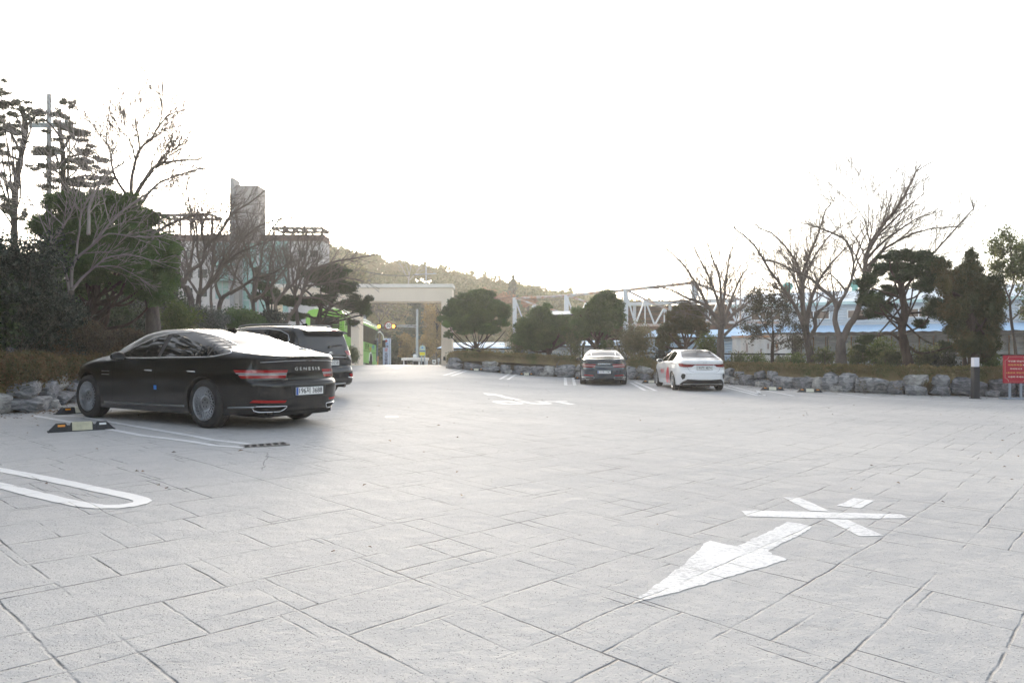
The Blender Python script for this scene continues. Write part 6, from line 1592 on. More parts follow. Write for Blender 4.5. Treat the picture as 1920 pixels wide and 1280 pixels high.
# ------------------------------------------------------------------ bus
M_BUS = mat('lime_green_paint', (0.30, 0.68, 0.12), 0.3, coat=0.6)
M_BUSW = mat('bus_white_paint', (0.72, 0.76, 0.66), 0.35)
M_BUSG = mat('bus_window_glass', (0.03, 0.034, 0.034), 0.12, spec=0.6)
def bus():
    L, W, H = 11.5, 2.5, 3.35
    th = -math.atan(0.055)
    root = thing('green_bus', 'lime green coach waiting on the drive just beyond the gateway', 'bus', (-10.95-0.0, 46.2, gz(-11, 46.2) + 0.06), radians(89.7))
    root.rotation_euler = (0, math.atan(0.055), radians(89.7)); root.scale = (1, 1, 1.08)
    # local: x forward, y left; right side at y = 0 -> body spans y 0..W
    prof = [(0.0,0.32),(0.0,3.0),(0.18,3.25),(0.5,3.35),(2.0,3.35),(2.32,3.25),(2.5,3.0),(2.5,0.32)]
    mb = MB(); mb.prism([(0.0, y, z) for y, z in prof], (L-0.25, 0, 0)); b = mb.build('body', [M_BUS, M_BUSW], root)
    mb = MB(); mb.prism([(L-0.25, y, z) for y, z in prof], (0.25, 0, 0)); 
    o = mb.build('front_mask', M_BLKPL, root)
    mb = MB(); mb.box((L/2-0.2, 1.25, 3.42), (L-1.2, 1.7, 0.16), bev=0.05); mb.build('roof_unit', M_BUSW, root)
    mb = MB(); mb.box((L/2-0.12, 0.02, 3.19), (L-0.3, 0.10, 0.10), bev=0.02); mb.build('roof_edge_trim', M_BUSW, root)
    n = 6; x0, x1 = 0.9, L-0.9; w = (x1-x0)/n
    for i in range(n):
        mb = MB(); mb.box((x0+w*(i+0.5), -0.008, 2.32), (w-0.05, 0.03, 1.12)); mb.build('side_window', M_BUSG, root)
    mb = MB(); mb.box((L-0.42, -0.008, 1.72), (0.72, 0.03, 2.3)); mb.build('door', M_BUSG, root)
    mb = MB(); mb.box((L/2, -0.004, 1.15), (L-1.8, 0.02, 0.02)); mb.build('side_seam', M_SEAM, root)
    # rear: vents, lamps
    for k in range(5):
        mb = MB(); mb.box((-0.02, 0.42, 1.75+k*0.16), (0.05, 0.62, 0.05)); mb.build('rear_vent_slat', mat('bus_dark_green', (0.10, 0.28, 0.05), 0.5), root)
    mb = MB(); mb.box((-0.02, 1.25, 2.5), (0.03, 1.9, 0.75)); mb.build('rear_window', M_BUSG, root)
    mb = MB(); mb.box((-0.03, 0.36, 1.42), (0.05, 0.40, 0.28)); mb.build('rear_lamp', M_AMBER, root)
    mb = MB(); mb.box((-0.03, 0.14, 1.10), (0.05, 0.20, 0.34)); mb.build('rear_lamp', M_REFL, root)
    mb = MB(); mb.box((-0.03, 2.3, 1.10), (0.05, 0.20, 0.34)); mb.build('rear_lamp', M_REFL, root)
    for x in (2.6, 8.6):
        for y, s in ((0.16, -1), (2.34, 1)):
            mb = MB(); mb.lathe([(0.0,-0.14),(0.46,-0.14),(0.5,-0.08),(0.5,0.10),(0.46,0.15),(0.28,0.16),(0.26,0.10),(0,0.10)], c=(x, y, 0.50), n=28, axis='Y')
            mb.build('wheel', M_TYRE, root, sharp=35)
        mb = MB(); mb.tube([(x+0.62*cos(a), -0.012, 0.50+0.62*sin(a)) for a in [pi*k/14 for k in range(15)]], 0.045, 6); mb.build('wheel_arch', M_BUSW, root)
        mb = MB(); mb.lathe([(0,-0.006),(0.6,-0.006),(0.6,0.02),(0,0.02)], c=(x, 0, 0.5), n=28, axis='Y'); mb.build('arch_opening', M_WELL, root)
    for y in (0.0, 2.5):
        s = -1 if y == 0 else 1
        mb = MB(); mb.tube([(L-0.1, y, 2.75), (L+0.25, y+s*0.12, 2.85), (L+0.55, y+s*0.30, 2.6), (L+0.6, y+s*0.36, 2.2)], 0.045, 8); mb.mat(1).box((L+0.6, y+s*0.36, 1.95), (0.14, 0.26, 0.55), bev=0.04)
        mb.build('mirror', [M_BUSW, M_BLKPL], root, smooth=False)
    mb = MB(); mb.box((L-0.10, -0.01, 0.6), (0.30, 0.04, 0.75)); mb.build('front_corner_panel', M_AMBER, root)
    F = lambda x, z: frame((x, -0.03, z), (1,0,0), (0,0,1))
    text_mesh('모두의', 0.52, 'side_lettering', M_SEAM, root, F(7.1, 1.42), 0.004, sx=1.0)
    text_mesh('여행', 0.40, 'side_lettering', mat('blue_ink', (0.05, 0.2, 0.6), 0.5), root, F(9.4, 1.5), 0.004)
    text_mesh('관광', 0.30, 'side_lettering', mat('orange_ink', (0.75, 0.2, 0.03), 0.5), root, F(8.3, 1.32), 0.004)
bus()

# ------------------------------------------------------------------ street things beyond the gate
M_GALV = mat('galvanised_steel', (0.40, 0.45, 0.48), 0.5, metal=0.4, var=0.12, vscale=3)
M_CONC = mat('concrete_pole', (0.45, 0.46, 0.46), 0.8, var=0.12, vscale=2)
M_AMB = mat('lit_amber', (0.9, 0.4, 0.02), 0.3, emit=(1.0, 0.42, 0.03), estr=2.6)
M_CABLE = mat('cable', (0.06, 0.06, 0.065), 0.7)
def signal_mast():
    Y = 75.0; b = PX(782, 700, Y); b.z = gz(b.x, Y); top = PX(782, 579.5, Y)
    r = thing('signal_mast', 'tall grey steel mast carrying flashing amber lights and a speed sign over the road', 'signal', b)
    mb = MB(); mb.tube([b, top], [0.16, 0.12], 12); mb.build('pole', M_GALV, r, world=True, sharp=40)
    mb = MB(); a = PX(782, 613, Y); e = PX(709, 610, Y); mb.tube([a, e], [0.07, 0.045], 8); a2 = PX(782, 609.5, Y); e2 = PX(748, 609, Y); mb.tube([a2, e2], [0.04, 0.03], 8)
    mb.build('arm', M_GALV, r, world=True, sharp=40)
    for px, py in ((711, 612), (738, 611.5)):
        c = PX(px, py, Y-0.15); mb = MB(); mb.box(c, (0.60, 0.28, 0.42), bev=0.05); h = mb.build('signal_housing', M_BLKPL, r, world=True)
        mb = MB(); q = c - r.location + Vector((0, -0.16, 0)); mb.lathe([(0, -0.05), (0.10, -0.045), (0.155, -0.02), (0.165, 0.0), (0.165, 0.03), (0, 0.03)], c=q, n=20, axis='Y'); mb.build('amber_lens', M_AMB, h)
        mb = MB(); mb.tube([q + Vector((0.20*cos(t), -0.10, 0.20*sin(t))) for t in [pi*k/10 for k in range(11)]], 0.02, 5); mb.build('visor', M_BLKPL, h)
    c = PX(728.5, 610.5, Y-0.35) - r.location
    mb = MB(); mb.lathe([(0,-0.02),(0.42,-0.02),(0.42,0.02),(0,0.02)], c=c, n=36, axis='Y'); s = mb.build('speed_sign', M_REFL, r, sharp=40)
    mb = MB(); mb.lathe([(0,-0.028),(0.325,-0.028),(0.325,-0.01),(0,-0.01)], c=c, n=36, axis='Y'); mb.build('sign_face', M_PLATE, s)
    text_mesh('50', 0.50, 'sign_number', M_INK, s, frame(c + Vector((0,-0.032,0)), (1,0,0), (0,0,1)), 0.002, bold=0.012, sx=0.9)
signal_mast()

def hospital_sign():
    Y = 60.0; a, b = PX(718.5, 634, Y), PX(732.5, 634, Y); c = (a+b)/2; w = (b-a).x; zb = gz(c.x, Y)
    r = thing('vertical_sign', 'tall narrow white sign with a red cross and vertical lettering beside the coach', 'sign', (c.x, Y, zb))
    h = a.z - zb; mb = MB(); mb.box((0, 0, h/2), (w, 0.35, h), bev=0.01); mb.build('panel', mat('pale_blue_panel', (0.60, 0.70, 0.85), 0.4), r)
    mb = MB(); mb.box((w/2-0.03, -0.01, h/2), (0.05, 0.36, h*0.998)); mb.build('edge_strip', M_GALV, r)
    s = w/14.0; z = lambda py: CZ + (HY-py)/FPX*Y - zb
    mb = MB(); zc = z(639); mb.box((-0.04, -0.185, zc), (0.24, 0.03, 0.09)); mb.box((-0.04, -0.186, zc), (0.09, 0.03, 0.24)); mb.build('red_cross', M_REFL, r)
    ink, red, blu = mat('navy_ink', (0.02, 0.03, 0.12), 0.5), mat('red_ink', (0.65, 0.04, 0.03), 0.5), mat('sky_ink', (0.12, 0.35, 0.7), 0.5)
    for t, py, k, m in (('그린', 644.5, 0.20, blu), ('동래', 649.5, 0.20, ink), ('굿', 656, 0.30, red), ('요', 663.5, 0.28, ink), ('양', 669.5, 0.28, ink), ('병', 675.5, 0.28, ink), ('원', 681.5, 0.28, ink)):
        text_mesh(t, k, 'lettering', m, r, frame((-0.04, -0.182, z(py)), (1,0,0), (0,0,1)), 0.004, bold=0.006, sx=1.1)
hospital_sign()

def stop_sign():
    Y = 58.0; c = PX(792, 660, Y); zb = gz(c.x, Y); r = thing('arched_sign', 'round topped white and yellow sign panel on two grey posts', 'sign', (c.x, Y, zb))
    s = Y/FPX; z = lambda py: CZ + (HY-py)*s - zb
    w = 11*s; mb = MB(); pts = [(-w/2, 0, z(667)), (w/2, 0, z(667)), (w/2, 0, z(652))] + [(w/2*cos(a), 0, z(652) + w/2*0.9*sin(a)) for a in [pi*k/10 for k in range(1, 10)]] + [(-w/2, 0, z(652))]
    mb.prism(pts, (0, 0.08, 0)); mb.build('panel', mat('pale_green_panel', (0.55, 0.68, 0.60), 0.4), r)
    mb = MB(); mb.box((0, -0.006, z(663)), (w*0.9, 0.02, 6.2*s)); mb.build('yellow_field', mat('yellow_panel', (0.85, 0.75, 0.02), 0.4), r)
    mb = MB(); mb.box((0, -0.006, z(658.2)), (w*0.9, 0.02, 2*s)); mb.build('blue_band', mat('navy_panel', (0.05, 0.08, 0.35), 0.4), r)
    mb = MB(); mb.box((0, -0.006, z(651.5)), (w*0.3, 0.02, 2.6*s), bev=0.02); mb.build('bus_symbol', mat('sky_panel', (0.10, 0.35, 0.75), 0.4), r)
    for dx in (-0.08, 0.16):
        mb = MB(); mb.tube([(dx, 0.08, -0.1), (dx, 0.08, z(655))], 0.06, 8); mb.build('post', M_GALV, r, smooth=True)
    mb = MB(); mb.tube([(0, 0.04, z(648)), (0, 0.04, z(644))], 0.015, 5); mb.build('finial', M_GALV, r)
stop_sign()

def kiosk():
    Y = 68.0; a = PX(756, 671, Y); b = PX(802, 671, Y); zb = gz((a.x+b.x)/2, Y); c = (a+b)/2; w = (b-a).x; r = thing('guard_kiosk', 'small white guard kiosk with a flat overhanging roof beyond the drive', 'kiosk', (c.x, Y, zb)); h = a.z - zb
    mb = MB(); mb.box((0, 0, h-0.10), (w, 2.4, 0.24), bev=0.02); mb.build('roof', M_GATEC, r)
    mb = MB(); mb.box((w*0.20, 0.1, (h-0.22)/2), (w*0.52, 1.8, h-0.22)); mb.build('wall', M_PLATE, r)
    for dx in (-0.02, 0.26): mb = MB(); mb.box((w*(dx+0.08), -0.82, h*0.58), (w*0.20, 0.06, h*0.42)); mb.build('window', M_BUSG, r)
    mb = MB(); mb.tube([(-w*0.42, -0.9, 0), (-w*0.42, -0.9, h-0.2)], 0.06, 8); mb.build('post', M_PLATE, r)
    mb = MB(); mb.lathe([(0, 0), (0.16, 0.03), (0.19, 0.18), (0.12, 0.32), (0, 0.36)], c=(0.0, -0.4, h+0.02), n=14); mb.build('roof_lamp', M_PLATE, r, smooth=True)
kiosk()
def notice(px, py, wpx, hpx, Y, label):
    c = PX(px, py, Y); zb = gz(c.x, Y); s = Y/FPX; r = thing('notice_board', label, 'sign', (c.x, Y, zb))
    mb = MB(); mb.box((0, 0, c.z - zb), (wpx*s, 0.06, hpx*s), bev=0.02); mb.build('panel', M_PLATE, r)
    mb = MB(); mb.tube([(0, 0.04, -0.1), (0, 0.04, c.z-zb)], 0.04, 6); mb.build('post', M_GALV, r)
    mb = MB(); mb.box((0, -0.035, c.z - zb), (wpx*s*0.6, 0.01, hpx*s*0.25)); mb.build('printed_band', M_CABLE, r)
notice(814, 678, 7, 8, 60, 'small white notice board just right of the arched sign beyond the gate')
notice(822.5, 674.5, 4, 5, 64, 'tiny white notice board close to the right gate pillar')

def utility_pole(name, label, px, ptop, Y, arms, r0=0.16, pbase=None):
    t = PX(px, ptop, Y); zb = gz(t.x, min(Y, 80)); r = thing(name, label, 'pole', (t.x, Y, zb)); b = Vector((t.x, Y, zb-0.2))
    mb = MB(); mb.tube([b, t], [r0, r0*0.6], 12); mb.build('pole', M_CONC, r, world=True, sharp=40)
    for x0, y0, x1, y1 in arms:
        a, e = PX(x0, y0, Y-0.15), PX(x1, y1, Y-0.15); mb = MB(); mb.bar(a, e, 0.09, 0.09)
        for k in range(3):
            q = a.lerp(e, 0.1+0.4*k); mb.tube([q, q+Vector((0,0,0.22))], [0.05, 0.03], 6)
        mb.build('crossarm', M_GALV, r, world=True)
    return r
utility_pole('utility_pole', 'concrete utility pole with one crossarm rising above the gateway', 799, 497, 90, [(776,515,818,513)])
utility_pole('utility_pole', 'tall pale utility pole with crossarms among the pines at the far left', 92, 177, 30, [(50,233,132,232),(55,238,133,236),(62,290,122,288)], 0.14)
utility_pole('utility_pole', 'short pale blue pole end behind the coach roof', 684, 590, 66, [], 0.22)

def cable(name, label, pts, sag, r=0.016, group='overhead cables'):
    mb = MB(); out = []
    for (a, b) in zip(pts[:-1], pts[1:]):
        for k in range(14):
            t = k/14; q = a.lerp(b, t); q.z -= sag*4*t*(1-t); out.append(q)
    out.append(pts[-1]); mb.tube(out, r, 4, cap=False); o = mb.build(name, M_CABLE); return tag(o, label, 'cable', group)
cb = 'thin dark overhead cables strung across the drive'
CL = ['overhead cable running from above the pale building to the utility pole', 'overhead cable dropping behind the speed sign from the left', 'cable reaching the top of the signal mast from the left', 'sagging cable just above the flashing amber lights', 'long cable crossing behind the left gate pillar to the signal mast', 'short cable leaving the utility pole towards the right', 'faint cable just under the lintel of the gateway', 'cable sagging beside the coach roof to the signal mast', 'slack cable hanging below the crossarm of the utility pole', 'long cable crossing high in front of the bare trees on the left']
for i, (p, q, Y1, Y2, sg) in enumerate((((560,480),(799,514),50,82,0.6),((600,520),(782,590),60,75,0.5),((640,545),(782,592),60,75,0.7),((620,590),(782,611),62,75,1.1),((560,500),(782,588),60,75,0.2),
        ((799,514),(860,560),82,70,0.3),((640,560),(830,568),72,80,0.3),((690,600),(782,602),66,75,0.9),((600,470),(779,515),60,82,0.9),((300,405),(560,480),45,50,0.4))):
    cable('overhead_cable', CL[i], [PX(p[0], p[1], Y1), PX(q[0], q[1], Y2)], sg, 0.020)
cable('overhead_cable', 'long thin cable running above the steel frames on the right', [PX(847,560,70), PX(963,556,70), PX(1062,560,70)], 0.2, 0.02, None)

# ------------------------------------------------------------------ stone building with tower on the left
M_STONEC = mat('pale_cladding', (0.58, 0.55, 0.54), 0.8, var=0.12, vscale=0.6, bump=0.3, bscale=8)
M_TEAL = mat('teal_glazing', (0.28, 0.46, 0.43), 0.15, var=0.25, vscale=0.25, spec=0.6)
M_TOWER = mat('tower_cladding', (0.34, 0.31, 0.30), 0.75, var=0.2, vscale=1.0)
M_BROWN = mat('brown_cladding', (0.20, 0.13, 0.11), 0.8, var=0.15, vscale=0.8)
def hotel():
    Y = 64.0; s = Y/FPX; zb = 0.2; X = lambda px: (px-960)*s; Z = lambda py: CZ+(HY-py)*s
    r = thing('hotel_building', 'pale clad building with teal glazing and a slab tower behind the bare trees', 'building', (X(450), Y, zb))
    def bx(name, x0, x1, y0, y1, d0, d1, m, parent=None):
        mb = MB(); mb.box(((X(x0)+X(x1))/2, Y+(d0+d1)/2, (Z(y0)+Z(y1))/2), (X(x1)-X(x0), d1-d0, Z(y0)-Z(y1))); return mb.build(name, m, r, world=True)
    bx('wall', 290, 606, 452, 700, 0, 2.2, M_STONEC)
    bx('parapet', 288, 607, 440, 452.2, -0.12, 2.3, M_BROWN)
    for k, (x0, x1, y0, y1) in enumerate(((405,430,455,560),(456,482,452,585),(486,512,452,585),(516,541,452,585))):
        w = bx('glazing', x0, x1, y0, y1, -0.06, 0.02, M_TEAL)
        n = 6; mb = MB()
        for i in range(n+1): yy = y0 + (y1-y0)*i/n; mb.box(((X(x0)+X(x1))/2, Y-0.08, Z(yy)), (X(x1)-X(x0), 0.05, 0.07))
        for xx in (x0, (x0+x1)/2, x1): mb.box((X(xx), Y-0.085, (Z(y0)+Z(y1))/2), (0.07, 0.05, Z(y0)-Z(y1)))
        f = mb.build('mullions', M_GALV, w); f.data.transform(Matrix.Translation(-r.location))
    for x0 in (318, 345, 372):
        for y0 in (470, 505, 540): bx('window', x0, x0+16, y0, y0+16, -0.05, 0.02, M_BUSG)
    for x0 in (560, 582):
        for y0 in (470, 500): bx('window', x0, x0+14, y0, y0+12, -0.05, 0.02, M_BUSG)
    bx('awning', 405, 450, 497, 500, -1.2, 0, M_TEAL); bx('awning', 405, 450, 525, 528, -1.2, 0, M_TEAL)
    bx('tower', 443, 488, 350, 456, -0.6, 1.4, M_TOWER); bx('tower_fin', 440, 447, 339, 596, -1.1, 0.4, mat('grey_fin', (0.30,0.30,0.31), 0.7))
    bx('tower_column', 446, 455, 450, 596, -0.9, -0.1, M_TOWER)
    for x0, x1, yy in ((515, 606, 429), (300, 400, 404)):
        mb = MB()
        mb.bar(Vector((X(x0), Y-0.2, Z(yy))), Vector((X(x1), Y-0.2, Z(yy))), 0.22, 0.22); mb.bar(Vector((X(x0), Y+1.9, Z(yy))), Vector((X(x1), Y+1.9, Z(yy))), 0.22, 0.22)
        n = 5
        for i in range(n+1):
            xx = X(x0)+(X(x1)-X(x0))*i/n; mb.bar(Vector((xx, Y-0.2, Z(yy))), Vector((xx, Y-0.2, Z(446))), 0.16); mb.bar(Vector((xx, Y-0.2, Z(yy))), Vector((xx, Y+1.9, Z(yy))), 0.14)
        mb.build('roof_frame', mat('weathered_steel', (0.28,0.24,0.22), 0.7), r, world=True)
hotel()

# ------------------------------------------------------------------ industrial yard on the right
def siding(name, c1, c2, gap=0.3):
    """ribbed metal sheet: fine horizontal ribs as bump"""
    if name in MATS: return MATS[name]
    m, n, l, b = _bsdf(name); tc = n.new('ShaderNodeTexCoord'); sp = n.new('ShaderNodeSeparateXYZ'); l.new(tc.outputs['Object'], sp.inputs[0])
    t = n.new('ShaderNodeTexNoise'); t.inputs['Scale'].default_value = 0.5; t.inputs['Detail'].default_value = 5; l.new(tc.outputs['Object'], t.inputs['Vector'])
    r = n.new('ShaderNodeValToRGB'); r.color_ramp.elements[0].position = 0.35; r.color_ramp.elements[1].position = 0.65; r.color_ramp.elements[0].color = c4(c1); r.color_ramp.elements[1].color = c4(c2)
    l.new(t.outputs['Fac'], r.inputs[0]); l.new(r.outputs[0], b.inputs['Base Color'])
    mu = n.new('ShaderNodeMath'); mu.operation = 'MULTIPLY'; mu.inputs[1].default_value = 2*pi/gap; l.new(sp.outputs['Z'], mu.inputs[0])
    sn = n.new('ShaderNodeMath'); sn.operation = 'SINE'; l.new(mu.outputs[0], sn.inputs[0]); pw = n.new('ShaderNodeMath'); pw.operation = 'POWER'; ab = n.new('ShaderNodeMath'); ab.operation = 'ABSOLUTE'
    l.new(sn.outputs[0], ab.inputs[0]); l.new(ab.outputs[0], pw.inputs[0]); pw.inputs[1].default_value = 6
    bp = n.new('ShaderNodeBump'); bp.inputs['Distance'].default_value = 0.05; bp.inputs['Strength'].default_value = 1.0; l.new(pw.outputs[0], bp.inputs['Height']); l.new(bp.outputs[0], b.inputs['Normal'])
    b.inputs['Roughness'].default_value = 0.55; MATS[name] = m; return m
M_SID = siding('white_metal_siding', (0.50, 0.55, 0.60), (0.58, 0.62, 0.66), 0.42)
M_ROOFP = siding('pale_metal_roof', (0.60, 0.68, 0.76), (0.66, 0.72, 0.78), 0.8)
M_BLUE = siding('blue_metal_roof', (0.30, 0.50, 0.72), (0.40, 0.58, 0.78), 0.5)
M_BLUEL = siding('light_blue_sheet', (0.34, 0.48, 0.62), (0.44, 0.56, 0.68), 0.35)
M_RUST = mat('rusty_sheet', (0.12, 0.055, 0.038), 0.85, var=0.35, vscale=1.5, col2=(0.20, 0.10, 0.07))
M_DARKI = mat('dark_interior', (0.03, 0.032, 0.035), 0.9)
M_STEELP = mat('weathered_painted_steel', (0.50, 0.54, 0.58), 0.6, var=0.3, vscale=2.2, col2=(0.55, 0.57, 0.60))
M_STEELR = mat('rust_streaked_steel', (0.50, 0.52, 0.54), 0.65, vscale=1.1, col2=(0.42, 0.21, 0.10))

def warehouse():
    P0 = Vector(((1380-960)/FPX*64, 64)); P1 = Vector(((2000-960)/FPX*52, 52)); d = (P1-P0); L = d.length; rz = atan2(d.y, d.x)
    r = thing('warehouse', 'long white metal clad warehouse with a blue canopy behind the trees on the right', 'building', (P0.x, P0.y, 0), rz)
    # local x along the facade, y to the back
    mb = MB(); mb.box((L/2, 5, 2.7), (L, 10, 5.4)); mb.build('wall', M_SID, r)
    mb = MB(); mb.prism([(-0.3,-0.35,5.42),(-0.3,5.5,6.75),(-0.3,10.4,5.6),(-0.3,10.4,5.45),(-0.3,5.5,6.6),(-0.3,-0.35,5.28)], (L+0.6, 0, 0)); mb.build('roof', M_ROOFP, r)
    mb = MB(); mb.prism([(-0.3,-0.36,5.42),(-0.3,-0.36,5.15),(-0.3,-0.42,5.15),(-0.3,-0.42,5.42)], (L+0.6,0,0)); mb.build('eaves_gutter', mat('pale_green_trim', (0.52,0.68,0.66), 0.5), r)
    for i in range(8):
        x = 1.2 + i*3.9
        for k in range(2):
            mb = MB(); mb.box((x + 0.75 + k*1.25, -0.02, 4.35), (1.16, 0.05, 0.62)); w = mb.build('window', mat('brown_pane', (0.20, 0.14, 0.11), 0.15), r)
        mb = MB()
        for xx in (x+0.13, x+1.38, x+2.62): mb.box((xx, -0.05, 4.35), (0.07, 0.06, 0.74))
        for zz in (4.01, 4.69): mb.box((x+1.38, -0.055, zz), (2.56, 0.06, 0.07))
        mb.build('window_frame', M_PLATE, r)
    for x in (12.5, 21): mb = MB(); mb.box((x, -0.15, 3.6), (0.5, 0.3, 0.25), bev=0.04); mb.build('wall_lamp', M_GALV, r)
    # turbine roof ventilators
    for px in (3.5, 9.2):
        mb = MB(); mb.lathe([(0.28,0),(0.28,0.35),(0.42,0.45),(0.50,0.7),(0.42,0.95),(0.15,1.08),(0,1.1)], c=(px, 5.5, 6.65), n=16); mb.build('roof_ventilator', mat('verdigris', (0.15,0.42,0.38), 0.5), r, sharp=25)
    # canopy
    mb = MB(); n = 60; vs = []
    for i in range(n+1):
        x = L*i/n; vs += [(x, -0.05, 3.45), (x, -5.2, 2.74 + (0.05 if i % 2 else 0))]
    mb.add(vs, [(2*i, 2*i+1, 2*i+3, 2*i+2) for i in range(n)]); mb.build('canopy_roof', M_BLUE, r)
    mb = MB(); mb.box((L/2, -5.1, 2.55), (L, 0.10, 0.16)); mb.box((L/2, -2.6, 2.72), (L, 0.10, 0.14)); mb.box((L/2, -0.3, 2.9), (L, 0.4, 0.7)); mb.build('canopy_beam', M_DARKI, r)
    for i in range(9):
        mb = MB(); mb.box((1.0+i*3.6, -5.1, 1.25), (0.13, 0.13, 2.6)); mb.build('canopy_post', M_DARKI, r)
    mb = MB()
    for i in range(34): mb.box((0.6+i*0.98, -0.10, 1.3), (0.10, 0.08, 2.4))
    mb.build('wall_ribs', M_RUST, r)
warehouse()

def shed(name, label, x0, x1, Y0, Y1, ptop, peave, wall, roof, depth=6, cat='shed', door=None, roofd=1.6):
    """low shed with a shallow roof sloping towards the lot"""
    a, b = PX(x0, peave, Y0), PX(x1, peave, Y1); d = (b-a).to_2d(); L = d.length; rz = atan2(d.y, d.x)
    r = thing(name, label, cat, (a.x, a.y, 0), rz); ze = (a.z+b.z)/2; zt = ze + (peave-ptop)/FPX*(Y0+Y1)/2
    mb = MB(); mb.box((L/2, depth/2, ze/2-0.1), (L, depth, ze+0.2-0.05)); mb.build('wall', wall, r)
    mb = MB(); mb.prism([(-0.2,-0.4,ze-0.05),(-0.2,roofd,zt),(-0.2,depth+0.3,ze),(-0.2,depth+0.3,ze-0.10),(-0.2,roofd,zt-0.10),(-0.2,-0.4,ze-0.15)], (L+0.4,0,0)); mb.build('roof', roof, r)
    mb = MB(); mb.box((L/2, -0.42, ze-0.13), (L+0.4, 0.05, 0.12)); mb.build('eaves_board', M_DARKI, r)
    if door:
        for dx, w, h, m in door: mb = MB(); mb.box((L*dx, -0.02, h/2), (w, 0.06, h)); mb.build('door', m, r)
    return r
shed('blue_roofed_shed', 'low shed with a bright blue sheet roof behind the first rounded juniper', 828, 1010, 58, 54, 641, 651, M_BLUEL, M_BLUE, door=[(0.72, 0.9, 2.0, M_GATE)])
shed('pale_shed', 'low pale shed with a faded blue roof edge behind the middle junipers', 1012, 1170, 53, 49, 638, 646, M_SID, M_BLUE)
shed('lean_to_shed', 'pale lean-to with a light blue roof behind the white sedan', 1215, 1400, 50, 47, 617, 630, M_BLUEL, M_BLUE)
def container():
    a = PX(1372, 634, 41); b = PX(1412, 634, 40.2); r = thing('shipping_container', 'old white container streaked with rust beside the thick bare trunk', 'container', (a.x, a.y, 0), atan2((b-a).y, (b-a).x))
    L = 2.6; H = 2.15; mb = MB(); n = 26
    vs = []
    for i in range(n+1):
        y = 0.0 if (i//2) % 2 else 0.06; vs += [(L*i/n*1.0, y, 0), (L*i/n*1.0, y, H)]
    mb.add(vs, [(2*i, 2*i+2, 2*i+3, 2*i+1) for i in range(n)])
    mb.box((L/2, 1.4, H/2), (L, 2.5, H-0.01))
    mb.build('corrugated_side', mat('rust_streaked_white', (0.55,0.57,0.58), 0.7, vscale=1.4, col2=(0.58,0.55,0.52), stretch=(2,2,0.3)), r)
    mb = MB(); mb.box((L/2, -0.01, H), (L, 0.12, 0.12)); mb.box((L/2, -0.01, 0.06), (L, 0.12, 0.12)); mb.box((L, -0.01, H/2), (0.10, 0.13, H)); mb.build('frame', M_STEELR, r)
    mb = MB()
    for x, z, h in ((0.9, 1.5, 0.5), (1.7, 1.1, 0.7), (2.1, 1.6, 0.3), (0.4, 1.2, 0.25)): mb.box((x, -0.004, z), (0.05, 0.01, h))
    mb.build('rust_streaks', M_RUST, r)
container()
shed('dark_open_shed', 'dark open fronted shed beside the old container', 1412, 1500, 42, 41, 626, 633, M_DARKI, M_DARKI, 4)

# ---- steel gantry frames
def frame_truss(px, ptop, Y, down, label, reach, drop, pbot=None):
    """post with a truss arm running back to the right and sloping down"""
    s = Y/FPX; t = PX(px, ptop, Y); b = PX(px, 690, Y); r = thing('steel_truss_frame', label, 'steel frame', (t.x, Y, 0), group=None)
    mb = MB(); mb.bar(Vector((t.x, Y, 0)), t, 0.42, 0.42); mb.build('post', M_STEELP, r, world=True)
    zb = PX(px, down, Y).z; K = 3
    A = [Vector((t.x + reach*k/K, Y + 1.0*k/K, t.z + (zb + 0.9 - t.z)*(k/K)**0.9*drop)) for k in range(K+1)]
    B = [Vector((t.x + reach*k/K, Y + 1.0*k/K, zb)) for k in range(K+1)]
    mb = MB()
    for k in range(K): mb.bar(A[k], A[k+1], 0.17)
    mb.build('top_chord', M_STEELR, r, world=True)
    mb = MB(); mb.bar(B[0], B[K], 0.22, 0.22); mb.build('bottom_chord', M_STEELR, r, world=True)
    mb = MB()
    for k in range(K):
        m = B[k].lerp(B[k+1], 0.5); mb.bar(A[k], m, 0.13); mb.bar(m, A[k+1], 0.13)
        if k: mb.bar(A[k], B[k], 0.10)
    mb.build('web_bars', M_STEELP, r, world=True)
    return r
frame_truss(965, 558, 74, 606, 'steel frame post farthest left, standing behind the first two rounded junipers', 6.0, 1.0)
frame_truss(1062, 553, 70, 604, 'second steel frame from the left, rising behind the middle junipers', 6.0, 1.0)
frame_truss(1173, 543, 66, 609, 'third steel frame with a wide open truss above the rusty shed', 5.6, 1.0)
frame_truss(1301, 529, 60, 604, 'nearest and tallest steel frame behind the bare tree beside the white sedan', 7.5, 1.0)
mb = MB(); q = [PX(965,560,74), PX(1062,554,70), PX(1173,544,66), PX(1301,530,60)]
for a, b in zip(q[:-1], q[1:]): mb.tube([a, b], 0.13, 8)
tag(mb.build('top_rail', M_STEELR), 'long rusty rail joining the tops of the steel frames', 'rail')
mb = MB(); mb.tube([PX(1388,640,55), PX(1388,510,55)], 0.06, 6); tag(mb.build('thin_mast', M_STEELR), 'thin rusty mast rising beside the tallest bare branches of the first bare tree', 'mast')

